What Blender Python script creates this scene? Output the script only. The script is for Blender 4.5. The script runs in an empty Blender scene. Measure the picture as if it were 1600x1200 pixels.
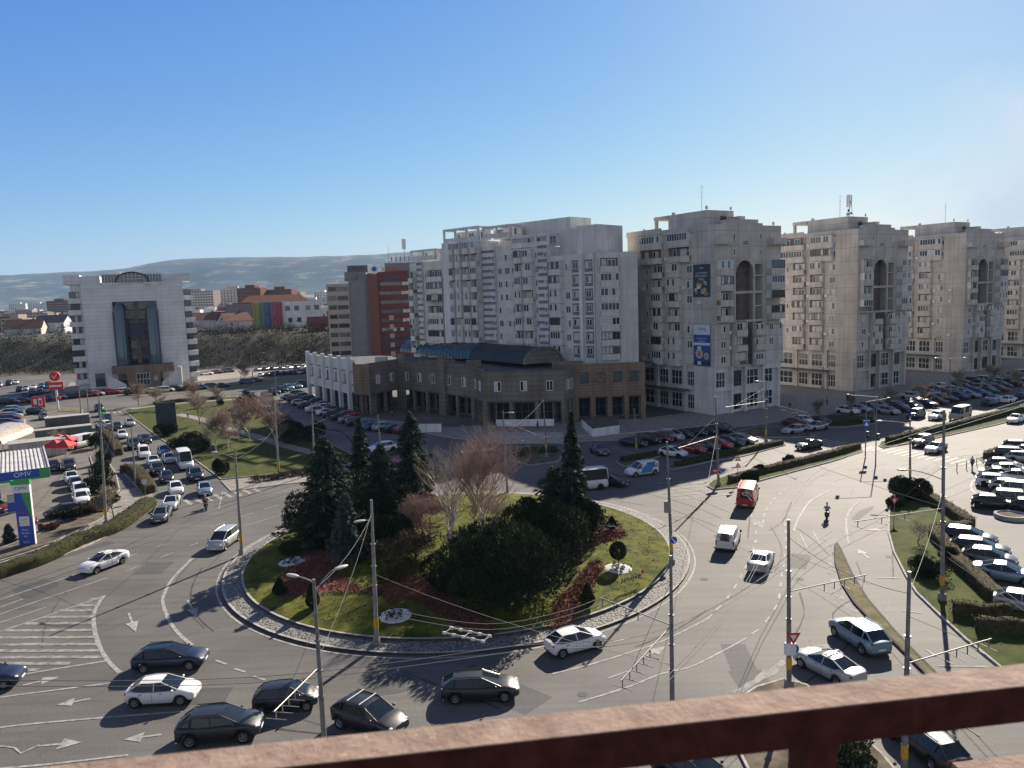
import bpy, math, random
import numpy as np
from mathutils import Vector, Matrix
R = math.radians
HAZE = 6.5e-5; EXPO = 1.05; SKY_GRADE = ((1.2, 1.38), (1.02, 1.0), (.95, .36))
# ---------------------------------------------------------------- camera, sky, sun, exposure
SC = bpy.context.scene
COL = SC.collection
CAM_H, FPX, HORIZ, ROLL = 24.0, 1202.0, 460.0, 0.034
PITCH = math.atan((600 - HORIZ) / FPX)
cR, sR, cT, sT = math.cos(ROLL), math.sin(ROLL), math.cos(PITCH), math.sin(PITCH)
cam_d = bpy.data.cameras.new('camera'); cam = bpy.data.objects.new('camera', cam_d); COL.objects.link(cam)
R0 = Vector((1, 0, 0)); U0 = Vector((0, sT, cT)); F0 = Vector((0, cT, -sT))
rx = R0 * cR - U0 * sR; ux = R0 * sR + U0 * cR
m = Matrix((rx, ux, -F0)).transposed().to_4x4(); m.translation = (0, 0, CAM_H)
cam.matrix_world = m
cam_d.sensor_width = 36; cam_d.lens = FPX / 1600 * 36; cam_d.clip_start = 0.05; cam_d.clip_end = 30000
cam_d.dof.use_dof = True; cam_d.dof.focus_distance = 90; cam_d.dof.aperture_fstop = 9
SC.camera = cam
SUN_AZ, SUN_EL = 63.0, 29.0          # azimuth measured from +x towards +y
W = bpy.data.worlds.new('World'); SC.world = W; W.use_nodes = True
wn = W.node_tree.nodes; wl = W.node_tree.links
sky = wn.new('ShaderNodeTexSky'); sky.sky_type = 'NISHITA'; sky.sun_disc = False
sky.sun_elevation = R(SUN_EL); sky.sun_rotation = R(90 - SUN_AZ)
sky.altitude = 400; sky.air_density = 1.0; sky.dust_density = 0.25; sky.ozone_density = 2.5
bg = wn['Background']; bg.inputs['Strength'].default_value = 0.1
# per-channel grade of the sky: deeper blue overhead, paler towards the horizon and the sun
sep = wn.new('ShaderNodeSeparateColor'); cmb = wn.new('ShaderNodeCombineColor'); wl.new(sky.outputs[0], sep.inputs[0])
for i, (a_, g_) in enumerate(SKY_GRADE):
    m0 = wn.new('ShaderNodeMath'); m0.operation = 'MULTIPLY'; m0.inputs[1].default_value = .09; wl.new(sep.outputs[i], m0.inputs[0])
    m1 = wn.new('ShaderNodeMath'); m1.operation = 'MINIMUM'; m1.inputs[1].default_value = 5.0; wl.new(m0.outputs[0], m1.inputs[0])
    m2 = wn.new('ShaderNodeMath'); m2.operation = 'POWER'; m2.inputs[1].default_value = g_; wl.new(m1.outputs[0], m2.inputs[0])
    m3 = wn.new('ShaderNodeMath'); m3.operation = 'MULTIPLY'; m3.inputs[1].default_value = a_ / .1 / 2 ** EXPO; wl.new(m2.outputs[0], m3.inputs[0]); wl.new(m3.outputs[0], cmb.inputs[i])
# a faint wisp of smoke low in the sky on the right
wtc = wn.new('ShaderNodeTexCoord'); dt = wn.new('ShaderNodeVectorMath'); dt.operation = 'DOT_PRODUCT'; wd_ = Vector((.548, .836, .095)).normalized(); dt.inputs[1].default_value = wd_; wl.new(wtc.outputs['Generated'], dt.inputs[0])
wr_ = wn.new('ShaderNodeMapRange'); wr_.inputs[1].default_value = .990; wr_.inputs[2].default_value = 1.0; wl.new(dt.outputs['Value'], wr_.inputs[0])
wz = wn.new('ShaderNodeTexNoise'); wz.inputs['Scale'].default_value = 9; wz.inputs['Detail'].default_value = 6; wl.new(wtc.outputs['Generated'], wz.inputs['Vector'])
wq = wn.new('ShaderNodeMapRange'); wq.inputs[1].default_value = .40; wq.inputs[2].default_value = .62; wl.new(wz.outputs['Fac'], wq.inputs[0])
wm = wn.new('ShaderNodeMath'); wm.operation = 'MULTIPLY'; wl.new(wr_.outputs[0], wm.inputs[0]); wl.new(wq.outputs[0], wm.inputs[1]); wmx = wn.new('ShaderNodeMix'); wmx.data_type = 'RGBA'; wl.new(wm.outputs[0], wmx.inputs[0]); wl.new(cmb.outputs[0], wmx.inputs[6]); k_ = 10 / 2 ** EXPO; wmx.inputs[7].default_value = (.72 * k_, .8 * k_, .88 * k_, 1)
# unseen sky above and behind the view: dimmed and neutralised to shape the fill light
sx_ = wn.new('ShaderNodeSeparateXYZ'); wl.new(wtc.outputs['Generated'], sx_.inputs[0]); se_ = wn.new('ShaderNodeMapRange'); se_.inputs[1].default_value = .36; se_.inputs[2].default_value = .62; wl.new(sx_.outputs[2], se_.inputs[0])
sb_ = wn.new('ShaderNodeMapRange'); sb_.inputs[1].default_value = .35; sb_.inputs[2].default_value = -.2; wl.new(sx_.outputs[1], sb_.inputs[0]); hb_ = wn.new('ShaderNodeHueSaturation'); hb_.inputs['Saturation'].default_value = .42; hb_.inputs['Value'].default_value = .86
hs_ = wn.new('ShaderNodeHueSaturation'); hs_.inputs['Saturation'].default_value = .85; hs_.inputs['Value'].default_value = .55; wl.new(wmx.outputs[2], hs_.inputs['Color'])
mz_ = wn.new('ShaderNodeMix'); mz_.data_type = 'RGBA'; wl.new(se_.outputs[0], mz_.inputs[0]); wl.new(wmx.outputs[2], mz_.inputs[6]); wl.new(hs_.outputs[0], mz_.inputs[7]); mb_ = wn.new('ShaderNodeMix'); mb_.data_type = 'RGBA'; wl.new(sb_.outputs[0], mb_.inputs[0]); wl.new(mz_.outputs[2], mb_.inputs[6]); wl.new(mz_.outputs[2], hb_.inputs['Color']); wl.new(hb_.outputs[0], mb_.inputs[7]); wl.new(mb_.outputs[2], bg.inputs['Color'])
sd = bpy.data.lights.new('sun', 'SUN'); sd.energy = 5.0; sd.angle = R(0.5); sd.color = (1.0, 0.90, 0.76)
sun = bpy.data.objects.new('sun', sd); COL.objects.link(sun)
sv = Vector((math.cos(R(SUN_AZ)) * math.cos(R(SUN_EL)), math.sin(R(SUN_AZ)) * math.cos(R(SUN_EL)), math.sin(R(SUN_EL))))
sun.rotation_euler = sv.to_track_quat('Z', 'Y').to_euler(); sun.location = (0, 0, 200)
SC.view_settings.view_transform = 'Standard'; SC.view_settings.look = 'None'
SC.view_settings.exposure = EXPO; SC.view_settings.gamma = 1.0
SC.cycles.max_bounces = 5; SC.cycles.diffuse_bounces = 3; SC.cycles.glossy_bounces = 3
SC.cycles.transmission_bounces = 4; SC.cycles.transparent_max_bounces = 8; SC.cycles.volume_bounces = 0
SC.cycles.use_denoising = True
rnd = random.Random(7)

# ---------------------------------------------------------------- survey helpers: a point of the photo onto a level plane
def G(px, py, h=0.0):
    x = px - 800; y = py - 600
    X = x * cR - y * sR; Y = x * sR + y * cR
    dz = -(Y * cT + FPX * sT); dy = FPX * cT - Y * sT; t = (CAM_H - h) / -dz
    return Vector((X * t, dy * t, h))
def atdepth(px, py, yy):
    x = px - 800; y = py - 600
    X = x * cR - y * sR; Y = x * sR + y * cR
    dz = -(Y * cT + FPX * sT); dy = FPX * cT - Y * sT; t = yy / dy
    return Vector((X * t, yy, CAM_H + dz * t))
def ang(p, d):
    a = G(*p); b = G(p[0] + d[0], p[1] + d[1]); return math.atan2(b.y - a.y, b.x - a.x)

# ---------------------------------------------------------------- materials
MATS = {}
def nmat(name, col, rough=0.8, metal=0.0, var=0.0, scale=1.0, bump=0.0, col2=None, coat=0.0, spec=0.5, detail=4, stretch=None, alpha=None):
    if name in MATS: return MATS[name]
    mt = bpy.data.materials.new(name); mt.use_nodes = True; n = mt.node_tree.nodes; l = mt.node_tree.links
    b = n['Principled BSDF']; b.inputs['Base Color'].default_value = (*col, 1); b.inputs['Roughness'].default_value = rough
    b.inputs['Metallic'].default_value = metal; b.inputs['Specular IOR Level'].default_value = spec if rough < .7 or spec != .5 else .12
    if coat: b.inputs['Coat Weight'].default_value = coat; b.inputs['Coat Roughness'].default_value = 0.12
    if alpha is not None: b.inputs['Alpha'].default_value = alpha
    if var or col2 or bump:
        tc = n.new('ShaderNodeTexCoord'); mp = n.new('ShaderNodeMapping'); l.new(tc.outputs['Object'], mp.inputs[0])
        if stretch: mp.inputs['Scale'].default_value = stretch
        nz = n.new('ShaderNodeTexNoise'); nz.inputs['Scale'].default_value = scale; nz.inputs['Detail'].default_value = detail
        nz.inputs['Roughness'].default_value = 0.65
        l.new(mp.outputs[0], nz.inputs['Vector'])
        if var or col2:
            cr = n.new('ShaderNodeValToRGB'); c2 = col2 or tuple(min(1, c * (1 + var)) for c in col)
            c1 = col if col2 else tuple(c * (1 - var) for c in col)
            cr.color_ramp.elements[0].color = (*c1, 1); cr.color_ramp.elements[0].position = 0.36
            cr.color_ramp.elements[1].color = (*c2, 1); cr.color_ramp.elements[1].position = 0.66
            l.new(nz.outputs['Fac'], cr.inputs[0]); l.new(cr.outputs[0], b.inputs['Base Color'])
        if bump:
            bp = n.new('ShaderNodeBump'); bp.inputs['Strength'].default_value = bump; bp.inputs['Distance'].default_value = 0.05
            l.new(nz.outputs['Fac'], bp.inputs['Height']); l.new(bp.outputs[0], b.inputs['Normal'])
    MATS[name] = mt; return mt
def asphalt(name, c1, c2, rough=0.62):
    mt = bpy.data.materials.new(name); mt.use_nodes = True; n = mt.node_tree.nodes; l = mt.node_tree.links; b = n['Principled BSDF']
    b.inputs['Roughness'].default_value = rough; b.inputs['Specular IOR Level'].default_value = .3
    tc = n.new('ShaderNodeTexCoord')
    def noise(s, d=5, st=None):
        z = n.new('ShaderNodeTexNoise'); z.inputs['Scale'].default_value = s; z.inputs['Detail'].default_value = d
        if st:
            mp = n.new('ShaderNodeMapping'); mp.inputs['Scale'].default_value = st; mp.inputs['Rotation'].default_value = (0, 0, R(33))
            l.new(tc.outputs['Object'], mp.inputs[0]); l.new(mp.outputs[0], z.inputs['Vector'])
        else: l.new(tc.outputs['Object'], z.inputs['Vector'])
        return z
    a = noise(0.09); cr = n.new('ShaderNodeValToRGB'); cr.color_ramp.elements[0].color = (*c1, 1); cr.color_ramp.elements[1].color = (*c2, 1)
    cr.color_ramp.elements[0].position = .33; cr.color_ramp.elements[1].position = .68; l.new(a.outputs['Fac'], cr.inputs[0])
    f = noise(9, 3); s = noise(.8, 4, (.12, 1.6, 1)); vo = n.new('ShaderNodeTexVoronoi'); vo.feature = 'DISTANCE_TO_EDGE'; vo.inputs['Scale'].default_value = .11
    wob = noise(.5, 4); mx0 = n.new('ShaderNodeMix'); mx0.data_type = 'VECTOR'; mx0.inputs[0].default_value = .12
    l.new(tc.outputs['Object'], mx0.inputs[4]); vsc = n.new('ShaderNodeVectorMath'); vsc.operation = 'SCALE'; vsc.inputs['Scale'].default_value = 30
    l.new(wob.outputs['Color'], vsc.inputs[0]); l.new(vsc.outputs[0], mx0.inputs[5]); l.new(mx0.outputs[1], vo.inputs['Vector'])
    def mul(src, fac, lo, hi, p0=.3, p1=.7):
        r = n.new('ShaderNodeMapRange'); r.inputs[1].default_value = p0; r.inputs[2].default_value = p1; r.inputs[3].default_value = lo; r.inputs[4].default_value = hi
        l.new(fac, r.inputs[0]); mm = n.new('ShaderNodeVectorMath'); mm.operation = 'SCALE'; l.new(src, mm.inputs[0]); l.new(r.outputs[0], mm.inputs['Scale']); return mm.outputs[0]
    o = mul(cr.outputs[0], f.outputs['Fac'], .8, 1.2); o = mul(o, s.outputs['Fac'], .84, 1.14); o = mul(o, vo.outputs['Distance'], .8, 1.0, 0, .006)
    l.new(o, b.inputs['Base Color'])
    bp = n.new('ShaderNodeBump'); bp.inputs['Strength'].default_value = .25; bp.inputs['Distance'].default_value = .02; l.new(f.outputs['Fac'], bp.inputs['Height']); l.new(bp.outputs[0], b.inputs['Normal'])
    MATS[name] = mt; return mt
def facade_mat(name, c1, c2, bw=3.2, bh=2.87, joint=.72, zoff=0.0, mortar=.026, stain=.88):
    mt = bpy.data.materials.new(name); mt.use_nodes = True; n = mt.node_tree.nodes; l = mt.node_tree.links; b = n['Principled BSDF']
    b.inputs['Roughness'].default_value = .85; b.inputs['Specular IOR Level'].default_value = .15
    tc = n.new('ShaderNodeTexCoord'); sp = n.new('ShaderNodeSeparateXYZ'); l.new(tc.outputs['Object'], sp.inputs[0])
    ad = n.new('ShaderNodeMath'); l.new(sp.outputs[0], ad.inputs[0]); l.new(sp.outputs[1], ad.inputs[1])
    az = n.new('ShaderNodeMath'); az.inputs[1].default_value = zoff; l.new(sp.outputs[2], az.inputs[0])
    cb = n.new('ShaderNodeCombineXYZ'); l.new(ad.outputs[0], cb.inputs[0]); l.new(az.outputs[0], cb.inputs[1])
    br = n.new('ShaderNodeTexBrick'); br.offset = 0; br.inputs['Scale'].default_value = 1; br.inputs['Brick Width'].default_value = bw; br.inputs['Row Height'].default_value = bh
    br.inputs['Mortar Size'].default_value = mortar * 3; br.inputs['Color1'].default_value = (1, 1, 1, 1); br.inputs['Color2'].default_value = (.9, .9, .9, 1); br.inputs['Mortar'].default_value = (joint,) * 3 + (1,)
    l.new(cb.outputs[0], br.inputs['Vector'])
    nz = n.new('ShaderNodeTexNoise'); nz.inputs['Scale'].default_value = .25; nz.inputs['Detail'].default_value = 6; l.new(tc.outputs['Object'], nz.inputs['Vector'])
    cr = n.new('ShaderNodeValToRGB'); cr.color_ramp.elements[0].color = (*c1, 1); cr.color_ramp.elements[1].color = (*c2, 1)
    cr.color_ramp.elements[0].position = .35; cr.color_ramp.elements[1].position = .65; l.new(nz.outputs['Fac'], cr.inputs[0])
    mp = n.new('ShaderNodeMapping'); mp.inputs['Scale'].default_value = (1.3, 1.3, .09); l.new(tc.outputs['Object'], mp.inputs[0])
    st = n.new('ShaderNodeTexNoise'); st.inputs['Scale'].default_value = 1; st.inputs['Detail'].default_value = 5; l.new(mp.outputs[0], st.inputs['Vector'])
    mr = n.new('ShaderNodeMapRange'); mr.inputs[1].default_value = .38; mr.inputs[2].default_value = .6; mr.inputs[3].default_value = stain; mr.inputs[4].default_value = 1.04; l.new(st.outputs['Fac'], mr.inputs[0])
    m1 = n.new('ShaderNodeVectorMath'); m1.operation = 'MULTIPLY'; l.new(cr.outputs[0], m1.inputs[0]); l.new(br.outputs['Color'], m1.inputs[1])
    m2 = n.new('ShaderNodeVectorMath'); m2.operation = 'SCALE'; l.new(m1.outputs[0], m2.inputs[0]); l.new(mr.outputs[0], m2.inputs['Scale'])
    l.new(m2.outputs[0], b.inputs['Base Color']); MATS[name] = mt; return mt
asphalt('asphalt', (.084, .08, .074), (.142, .133, .122), .76)
asphalt('asphalt_patch', (.06, .06, .06), (.085, .083, .08), .8)
nmat('pavement', (.26, .235, .21), .85, var=.25, scale=1.2)
nmat('yard_concrete', (.17, .158, .14), .85, var=.22, scale=.35, detail=8)
nmat('soil', (.12, .10, .075), .95, var=.4, scale=.8)
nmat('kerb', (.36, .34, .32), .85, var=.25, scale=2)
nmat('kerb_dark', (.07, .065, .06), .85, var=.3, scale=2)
nmat('grass', (.032, .05, .008), .95, col2=(.085, .088, .022), scale=.6, bump=.5, detail=8)
nmat('grass_bright', (.034, .05, .006), .95, col2=(.145, .14, .024), scale=.8, bump=.6, detail=10)
nmat('grass_dry', (.10, .10, .04), .95, col2=(.2, .17, .1), scale=.9, detail=8)
nmat('hedge', (.03, .028, .012), .95, col2=(.10, .08, .042), scale=3.5, bump=.8, detail=8)
nmat('hedge_green', (.025, .03, .01), .95, col2=(.065, .062, .025), scale=3.5, bump=.8, detail=8)
nmat('paint_line', (.40, .385, .36), .7, col2=(.19, .185, .175), scale=2.2, detail=6)
nmat('paint_worn', (.14, .135, .13), .7, col2=(.35, .34, .31), scale=1.6, detail=8)
nmat('sealant', (.17, .165, .155), .8, col2=(.36, .35, .33), scale=1.4, detail=8)
nmat('redmulch', (.10, .03, .022), .95, col2=(.25, .1, .08), scale=2.5, detail=8)
nmat('whitestone', (.38, .38, .38), .9, col2=(.75, .75, .75), scale=6)
nmat('concrete_pole', (.27, .26, .24), .85, var=.2, scale=2)
nmat('steel_pole', (.2, .195, .19), .55, metal=.3, var=.3, scale=1.5)
nmat('white_metal', (.7, .7, .68), .5); nmat('band_yellow', (.62, .33, .04), .7, var=.25, scale=6)
nmat('wire', (.10, .10, .11), .6, metal=.4); nmat('wire_light', (.36, .345, .32), .5, metal=.4); nmat('wire_red', (.25, .1, .07), .7)
nmat('black', (.015, .015, .017), .5); nmat('rubber', (.02, .02, .02), .8); nmat('rim', (.35, .35, .36), .35, metal=.8)
nmat('carglass', (.012, .018, .022), .05, spec=.55); nmat('lampglass', (.75, .75, .72), .15); nmat('tail', (.35, .01, .01), .25)
nmat('plate', (.7, .7, .7), .5); nmat('plastic', (.03, .03, .032), .6)
nmat('glass_blue', (.03, .09, .12), .08, spec=1.0); nmat('tyre_mark', (.066, .064, .062), .76, var=.3, scale=2); nmat('polished', (.112, .107, .100), .77, col2=(.092, .088, .083), scale=1.5); nmat('glass_dark', (.014, .019, .025), .06, spec=.6); nmat('glass_mid', (.05, .075, .085), .08, spec=1.0, var=.5, scale=.7)
nmat('curtain', (.55, .54, .50), .3, var=.3, scale=1.5); nmat('curtain_warm', (.45, .38, .28), .3, var=.3, scale=1.5)
nmat('frame_white', (.68, .68, .67), .6); nmat('frame_dark', (.10, .09, .085), .6)
nmat('roof_grey', (.12, .12, .125), .85, var=.25, scale=.5); nmat('tile_red', (.17, .075, .052), .85, var=.35, scale=1.5); nmat('tile_brown', (.14, .08, .06), .85, var=.35, scale=1.5)
nmat('bark', (.09, .07, .055), .95, var=.3, scale=4); nmat('bark_white', (.62, .56, .5), .9, var=.5, scale=3); nmat('twig_red', (.28, .195, .165), .95, var=.3, scale=3); nmat('twig_grey', (.29, .24, .19), .95, var=.3, scale=3)
facade_mat('conc_tower', (.50, .455, .405), (.62, .575, .52)); facade_mat('conc_balc', (.55, .51, .455), (.66, .62, .565), joint=.9)
facade_mat('conc_white', (.62, .60, .57), (.74, .72, .69), stain=.9, joint=.86); facade_mat('conc_lightbalc', (.66, .63, .59), (.75, .72, .69), joint=.95)
facade_mat('conc_light', (.68, .68, .67), (.78, .78, .77), joint=.95)
facade_mat('striped', (.19, .16, .135), (.26, .225, .19), bw=30, bh=.9, joint=.78, mortar=.05)
facade_mat('brown_front', (.22, .16, .12), (.30, .22, .16), bw=1.2, bh=.6)
facade_mat('ashlar', (.66, .66, .65), (.76, .76, .75), bw=40, bh=1.15, joint=.82, mortar=.03, stain=.97)
nmat('grey_stripe', (.20, .21, .24), .85, var=.12, scale=1)
nmat('red_wall', (.16, .055, .05), .8, var=.12, scale=.5); nmat('grey_wall', (.22, .205, .215), .8, var=.08, scale=.5); nmat('beige_wall', (.42, .35, .30), .8, var=.1, scale=.6)
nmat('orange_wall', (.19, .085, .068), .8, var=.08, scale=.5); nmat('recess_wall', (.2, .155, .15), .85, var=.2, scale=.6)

# ---------------------------------------------------------------- mesh helpers
class MB:
    def __init__(s): s.v = []; s.f = []; s.mi = []; s.mats = []; s.sm = []
    def mat(s, m):
        mm = MATS[m] if isinstance(m, str) else m
        if mm not in s.mats: s.mats.append(mm)
        return s.mats.index(mm)
    def face(s, pts, m, smooth=False):
        i = len(s.v); s.v += [tuple(p) for p in pts]; s.f.append(tuple(range(i, i + len(pts)))); s.mi.append(s.mat(m)); s.sm.append(smooth)
    def grid(s, rows, m, close_u=False, smooth=True):
        i = len(s.v); nr = len(rows); nc = len(rows[0]); k = s.mat(m)
        for r in rows: s.v += [tuple(p) for p in r]
        for a in range(nr - 1):
            for b in range(nc if close_u else nc - 1):
                c = (b + 1) % nc; s.f.append((i + a * nc + b, i + a * nc + c, i + (a + 1) * nc + c, i + (a + 1) * nc + b)); s.mi.append(k); s.sm.append(smooth)
    def box(s, x0, x1, y0, y1, z0, z1, m, M=None, taper=0):
        t = taper
        p = [(x0, y0, z0), (x1, y0, z0), (x1, y1, z0), (x0, y1, z0), (x0 + t, y0 + t, z1), (x1 - t, y0 + t, z1), (x1 - t, y1 - t, z1), (x0 + t, y1 - t, z1)]
        if M is not None: p = [tuple(M @ Vector(q)) for q in p]
        i = len(s.v); s.v += p; k = s.mat(m)
        for f in ((0, 3, 2, 1), (4, 5, 6, 7), (0, 1, 5, 4), (1, 2, 6, 5), (2, 3, 7, 6), (3, 0, 4, 7)): s.f.append(tuple(i + q for q in f)); s.mi.append(k); s.sm.append(False)
    def tube(s, a, b, r0, r1=None, n=6, m='black', cap=True, smooth=True):
        a = Vector(a); b = Vector(b); r1 = r0 if r1 is None else r1; d = (b - a)
        if d.length < 1e-6: return
        d.normalize(); u = d.orthogonal().normalized(); w = d.cross(u)
        ra = [a + (u * math.cos(2 * math.pi * k / n) + w * math.sin(2 * math.pi * k / n)) * r0 for k in range(n)]
        rb = [b + (u * math.cos(2 * math.pi * k / n) + w * math.sin(2 * math.pi * k / n)) * r1 for k in range(n)]
        s.grid([ra, rb], m, True, smooth)
        if cap: s.face(rb, m); s.face(ra[::-1], m)
    def path(s, pts, r, n=5, m='black'):
        for a, b in zip(pts[:-1], pts[1:]): s.tube(a, b, r, r, n, m, cap=False)
    def prism(s, poly, z0, z1, mtop, mside=None, bottom=False):
        s.face([(p[0], p[1], z1) for p in poly], mtop); n = len(poly)
        for i in range(n):
            a, b = poly[i], poly[(i + 1) % n]; s.face([(a[0], a[1], z0), (b[0], b[1], z0), (b[0], b[1], z1), (a[0], a[1], z1)], mside or mtop)
    def sphere(s, c, r, m, nu=10, nv=7, jit=0, rg=None):
        rows = []
        for a in range(nv + 1):
            t = math.pi * a / nv; row = []
            for b in range(nu):
                p = 2 * math.pi * b / nu; k = 1 + (rg.uniform(-jit, jit) if rg else 0)
                row.append((c[0] + r[0] * math.sin(t) * math.cos(p) * k, c[1] + r[1] * math.sin(t) * math.sin(p) * k, c[2] + r[2] * math.cos(t) * k))
            rows.append(row)
        s.grid(rows, m, True)
    def mesh(s, name):
        me = bpy.data.meshes.new(name); me.from_pydata(s.v, [], s.f)
        for q in s.mats: me.materials.append(q)
        me.polygons.foreach_set('material_index', s.mi); me.polygons.foreach_set('use_smooth', s.sm); me.update(); return me
    def build(s, name, parent=None, loc=None):
        return add(name, s.mesh(name), parent, loc)
def add(name, me, parent=None, loc=None, M=None):
    o = bpy.data.objects.new(name, me); COL.objects.link(o)
    if parent is not None: o.parent = parent
    if M is not None: o.matrix_local = M
    if loc is not None: o.location = loc
    return o
def tag(o, label=None, cat=None, group=None, kind=None):
    for k, v in (('label', label), ('category', cat), ('group', group), ('kind', kind)):
        if v: o[k] = v
    return o
def thing(name, label, cat, loc=(0, 0, 0), rz=0, group=None):
    o = bpy.data.objects.new(name, None); COL.objects.link(o); o.location = loc; o.rotation_euler = (0, 0, rz)
    o.empty_display_size = .5
    return tag(o, label, cat, group)
def area(poly):
    return sum(poly[i][0] * poly[(i + 1) % len(poly)][1] - poly[(i + 1) % len(poly)][0] * poly[i][1] for i in range(len(poly))) / 2
def ccw(p): return p if area(p) > 0 else p[::-1]
def gp(pts, h=0): return [tuple(G(x, y, h)[:2]) for x, y in pts]
def smooth_line(pts, n=6):
    P = [Vector((p[0], p[1], 0)) for p in pts]; out = []
    for i in range(len(P) - 1):
        a = P[max(i - 1, 0)]; b = P[i]; c = P[i + 1]; d = P[min(i + 2, len(P) - 1)]
        for k in range(n):
            t = k / n; out.append(tuple((0.5 * ((2 * b) + (c - a) * t + (2 * a - 5 * b + 4 * c - d) * t * t + (3 * b - a - 3 * c + d) * t ** 3))[:2]))
    out.append(tuple(P[-1][:2])); return out
def tri_poly(mb, poly, z, m):
    from mathutils.geometry import tessellate_polygon
    tr = tessellate_polygon([[Vector((p[0], p[1], 0)) for p in poly]]); i = len(mb.v); mb.v += [(p[0], p[1], z) for p in poly]; k = mb.mat(m)
    for t in tr:
        a, b, c = (Vector(poly[q]) for q in t)
        if (b - a).cross(c - a) < 0: t = (t[0], t[2], t[1])
        mb.f.append(tuple(i + q for q in t)); mb.mi.append(k); mb.sm.append(False)
ZC = [0]
def strip(mb, pts, w, z, m, dash=None, jag=0, rg=None):
    if z < .05: ZC[0] += 1; z = (.016 if m.startswith('paint') else .002) + (ZC[0] % 90) * .00013   # every painted strip on a level of its own
    P = [Vector(p[:2]) for p in pts]; L = [0]
    for a, b in zip(P[:-1], P[1:]): L.append(L[-1] + (b - a).length)
    def at(d):
        for i in range(len(P) - 1):
            if d <= L[i + 1] or i == len(P) - 2:
                t = (d - L[i]) / max(1e-6, L[i + 1] - L[i]); q = P[i].lerp(P[i + 1], t); tn = (P[i + 1] - P[i]).normalized(); return q, Vector((-tn.y, tn.x))
    segs = []; d = 0
    if dash:
        while d < L[-1]: segs.append((d, min(d + dash[0], L[-1]))); d += dash[0] + dash[1]
    else: segs = [(0, L[-1])]
    for a, b in segs:
        n = max(1, int((b - a) / .9)); rows = []
        for k in range(n + 1):
            q, nn = at(a + (b - a) * k / n); w0 = w * (1 + (rg.uniform(-jag, jag) if jag else 0)); w1 = w * (1 + (rg.uniform(-jag, jag) if jag else 0))
            rows.append([(q.x - nn.x * w0 / 2, q.y - nn.y * w0 / 2, z), (q.x + nn.x * w1 / 2, q.y + nn.y * w1 / 2, z)])
        mb.grid(rows, m, smooth=False)
        # flip so the paint faces up
# ---------------------------------------------------------------- ground, hills, roads
def smst(a, b, x):
    t = min(1, max(0, (x - a) / (b - a))); return t * t * (3 - 2 * t)
def gz(x, y):
    e0 = 296 + 10 * math.sin(x * .02) if x < -40 else 345
    return 11 * smst(e0, e0 + 40, y) * smst(60, -30, x - (y - 300) * .2) - .06
def axis(lo, hi, dense_lo, dense_hi, step, k=1.25):
    a = [dense_lo + i * step for i in range(int((dense_hi - dense_lo) / step) + 1)]; s = step; v = a[-1]
    while v < hi: s *= k; v += s; a.append(v)
    s = step; v = a[0]
    while v > lo: s *= k; v -= s; a.insert(0, v)
    return a
X = axis(-9000, 9000, -300, 200, 10); Y = axis(-1500, 9500, 280, 380, 5)
def terr_mat():
    mt = bpy.data.materials.new('terrain'); mt.use_nodes = True; n = mt.node_tree.nodes; l = mt.node_tree.links; b = n['Principled BSDF']; b.inputs['Roughness'].default_value = .95
    tc = n.new('ShaderNodeTexCoord'); a = n.new('ShaderNodeTexNoise'); a.inputs['Scale'].default_value = .004; a.inputs['Detail'].default_value = 9; a.inputs['Roughness'].default_value = .7
    l.new(tc.outputs['Object'], a.inputs['Vector']); cr = n.new('ShaderNodeValToRGB'); e = cr.color_ramp.elements
    e[0].color = (.025, .028, .015, 1); e[0].position = .38; e[1].color = (.13, .11, .07, 1); e[1].position = .66; q = e.new(.48); q.color = (.05, .045, .027, 1); q = e.new(.56); q.color = (.08, .07, .04, 1)
    l.new(a.outputs['Fac'], cr.inputs[0]); l.new(cr.outputs[0], b.inputs['Base Color']); MATS['terrain'] = mt
terr_mat()
mb = MB(); mb.grid([[(x, y, gz(x, y)) for x in X] for y in Y], 'terrain'); tag(mb.build('ground'), kind='structure')
# hills: long ridges north of the town
def hmat():
    mt = bpy.data.materials.new('hillside'); mt.use_nodes = True; n = mt.node_tree.nodes; l = mt.node_tree.links; b = n['Principled BSDF']; b.inputs['Roughness'].default_value = .95
    tc = n.new('ShaderNodeTexCoord'); mp = n.new('ShaderNodeMapping'); mp.inputs['Scale'].default_value = (1, 1, 6); l.new(tc.outputs['Object'], mp.inputs[0])
    a = n.new('ShaderNodeTexNoise'); a.inputs['Scale'].default_value = .0042; a.inputs['Detail'].default_value = 10; a.inputs['Roughness'].default_value = .68
    l.new(mp.outputs[0], a.inputs['Vector']); cr = n.new('ShaderNodeValToRGB'); e = cr.color_ramp.elements
    e[0].color = (.008, .014, .008, 1); e[0].position = .45; e[1].color = (.36, .28, .17, 1); e[1].position = .64; q = e.new(.50); q.color = (.022, .028, .015, 1); q = e.new(.55); q.color = (.065, .058, .033, 1)
    l.new(a.outputs['Fac'], cr.inputs[0]); l.new(cr.outputs[0], b.inputs['Base Color']); MATS['hillside'] = mt
hmat()
def ridge(x, yy, seed):
    return math.sin(x * .0011 + seed) * .5 + math.sin(x * .0027 + seed * 2.3) * .28 + math.sin(x * .0071 + yy * .004 + seed) * .13 + math.sin(x * .019 + yy * .01) * .05
def pl(x, pts):
    for (a, va), (b, vb) in zip(pts[:-1], pts[1:]):
        if x <= b: return va + (vb - va) * smst(a, b, max(x, a))
    return pts[-1][1]
TOP = [(-6000, 330), (-4300, 325), (-3400, 340), (-2450, 415), (-1500, 395), (-500, 385), (900, 300), (2500, 250), (6000, 220)]
mb = MB(); rows = []
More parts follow.
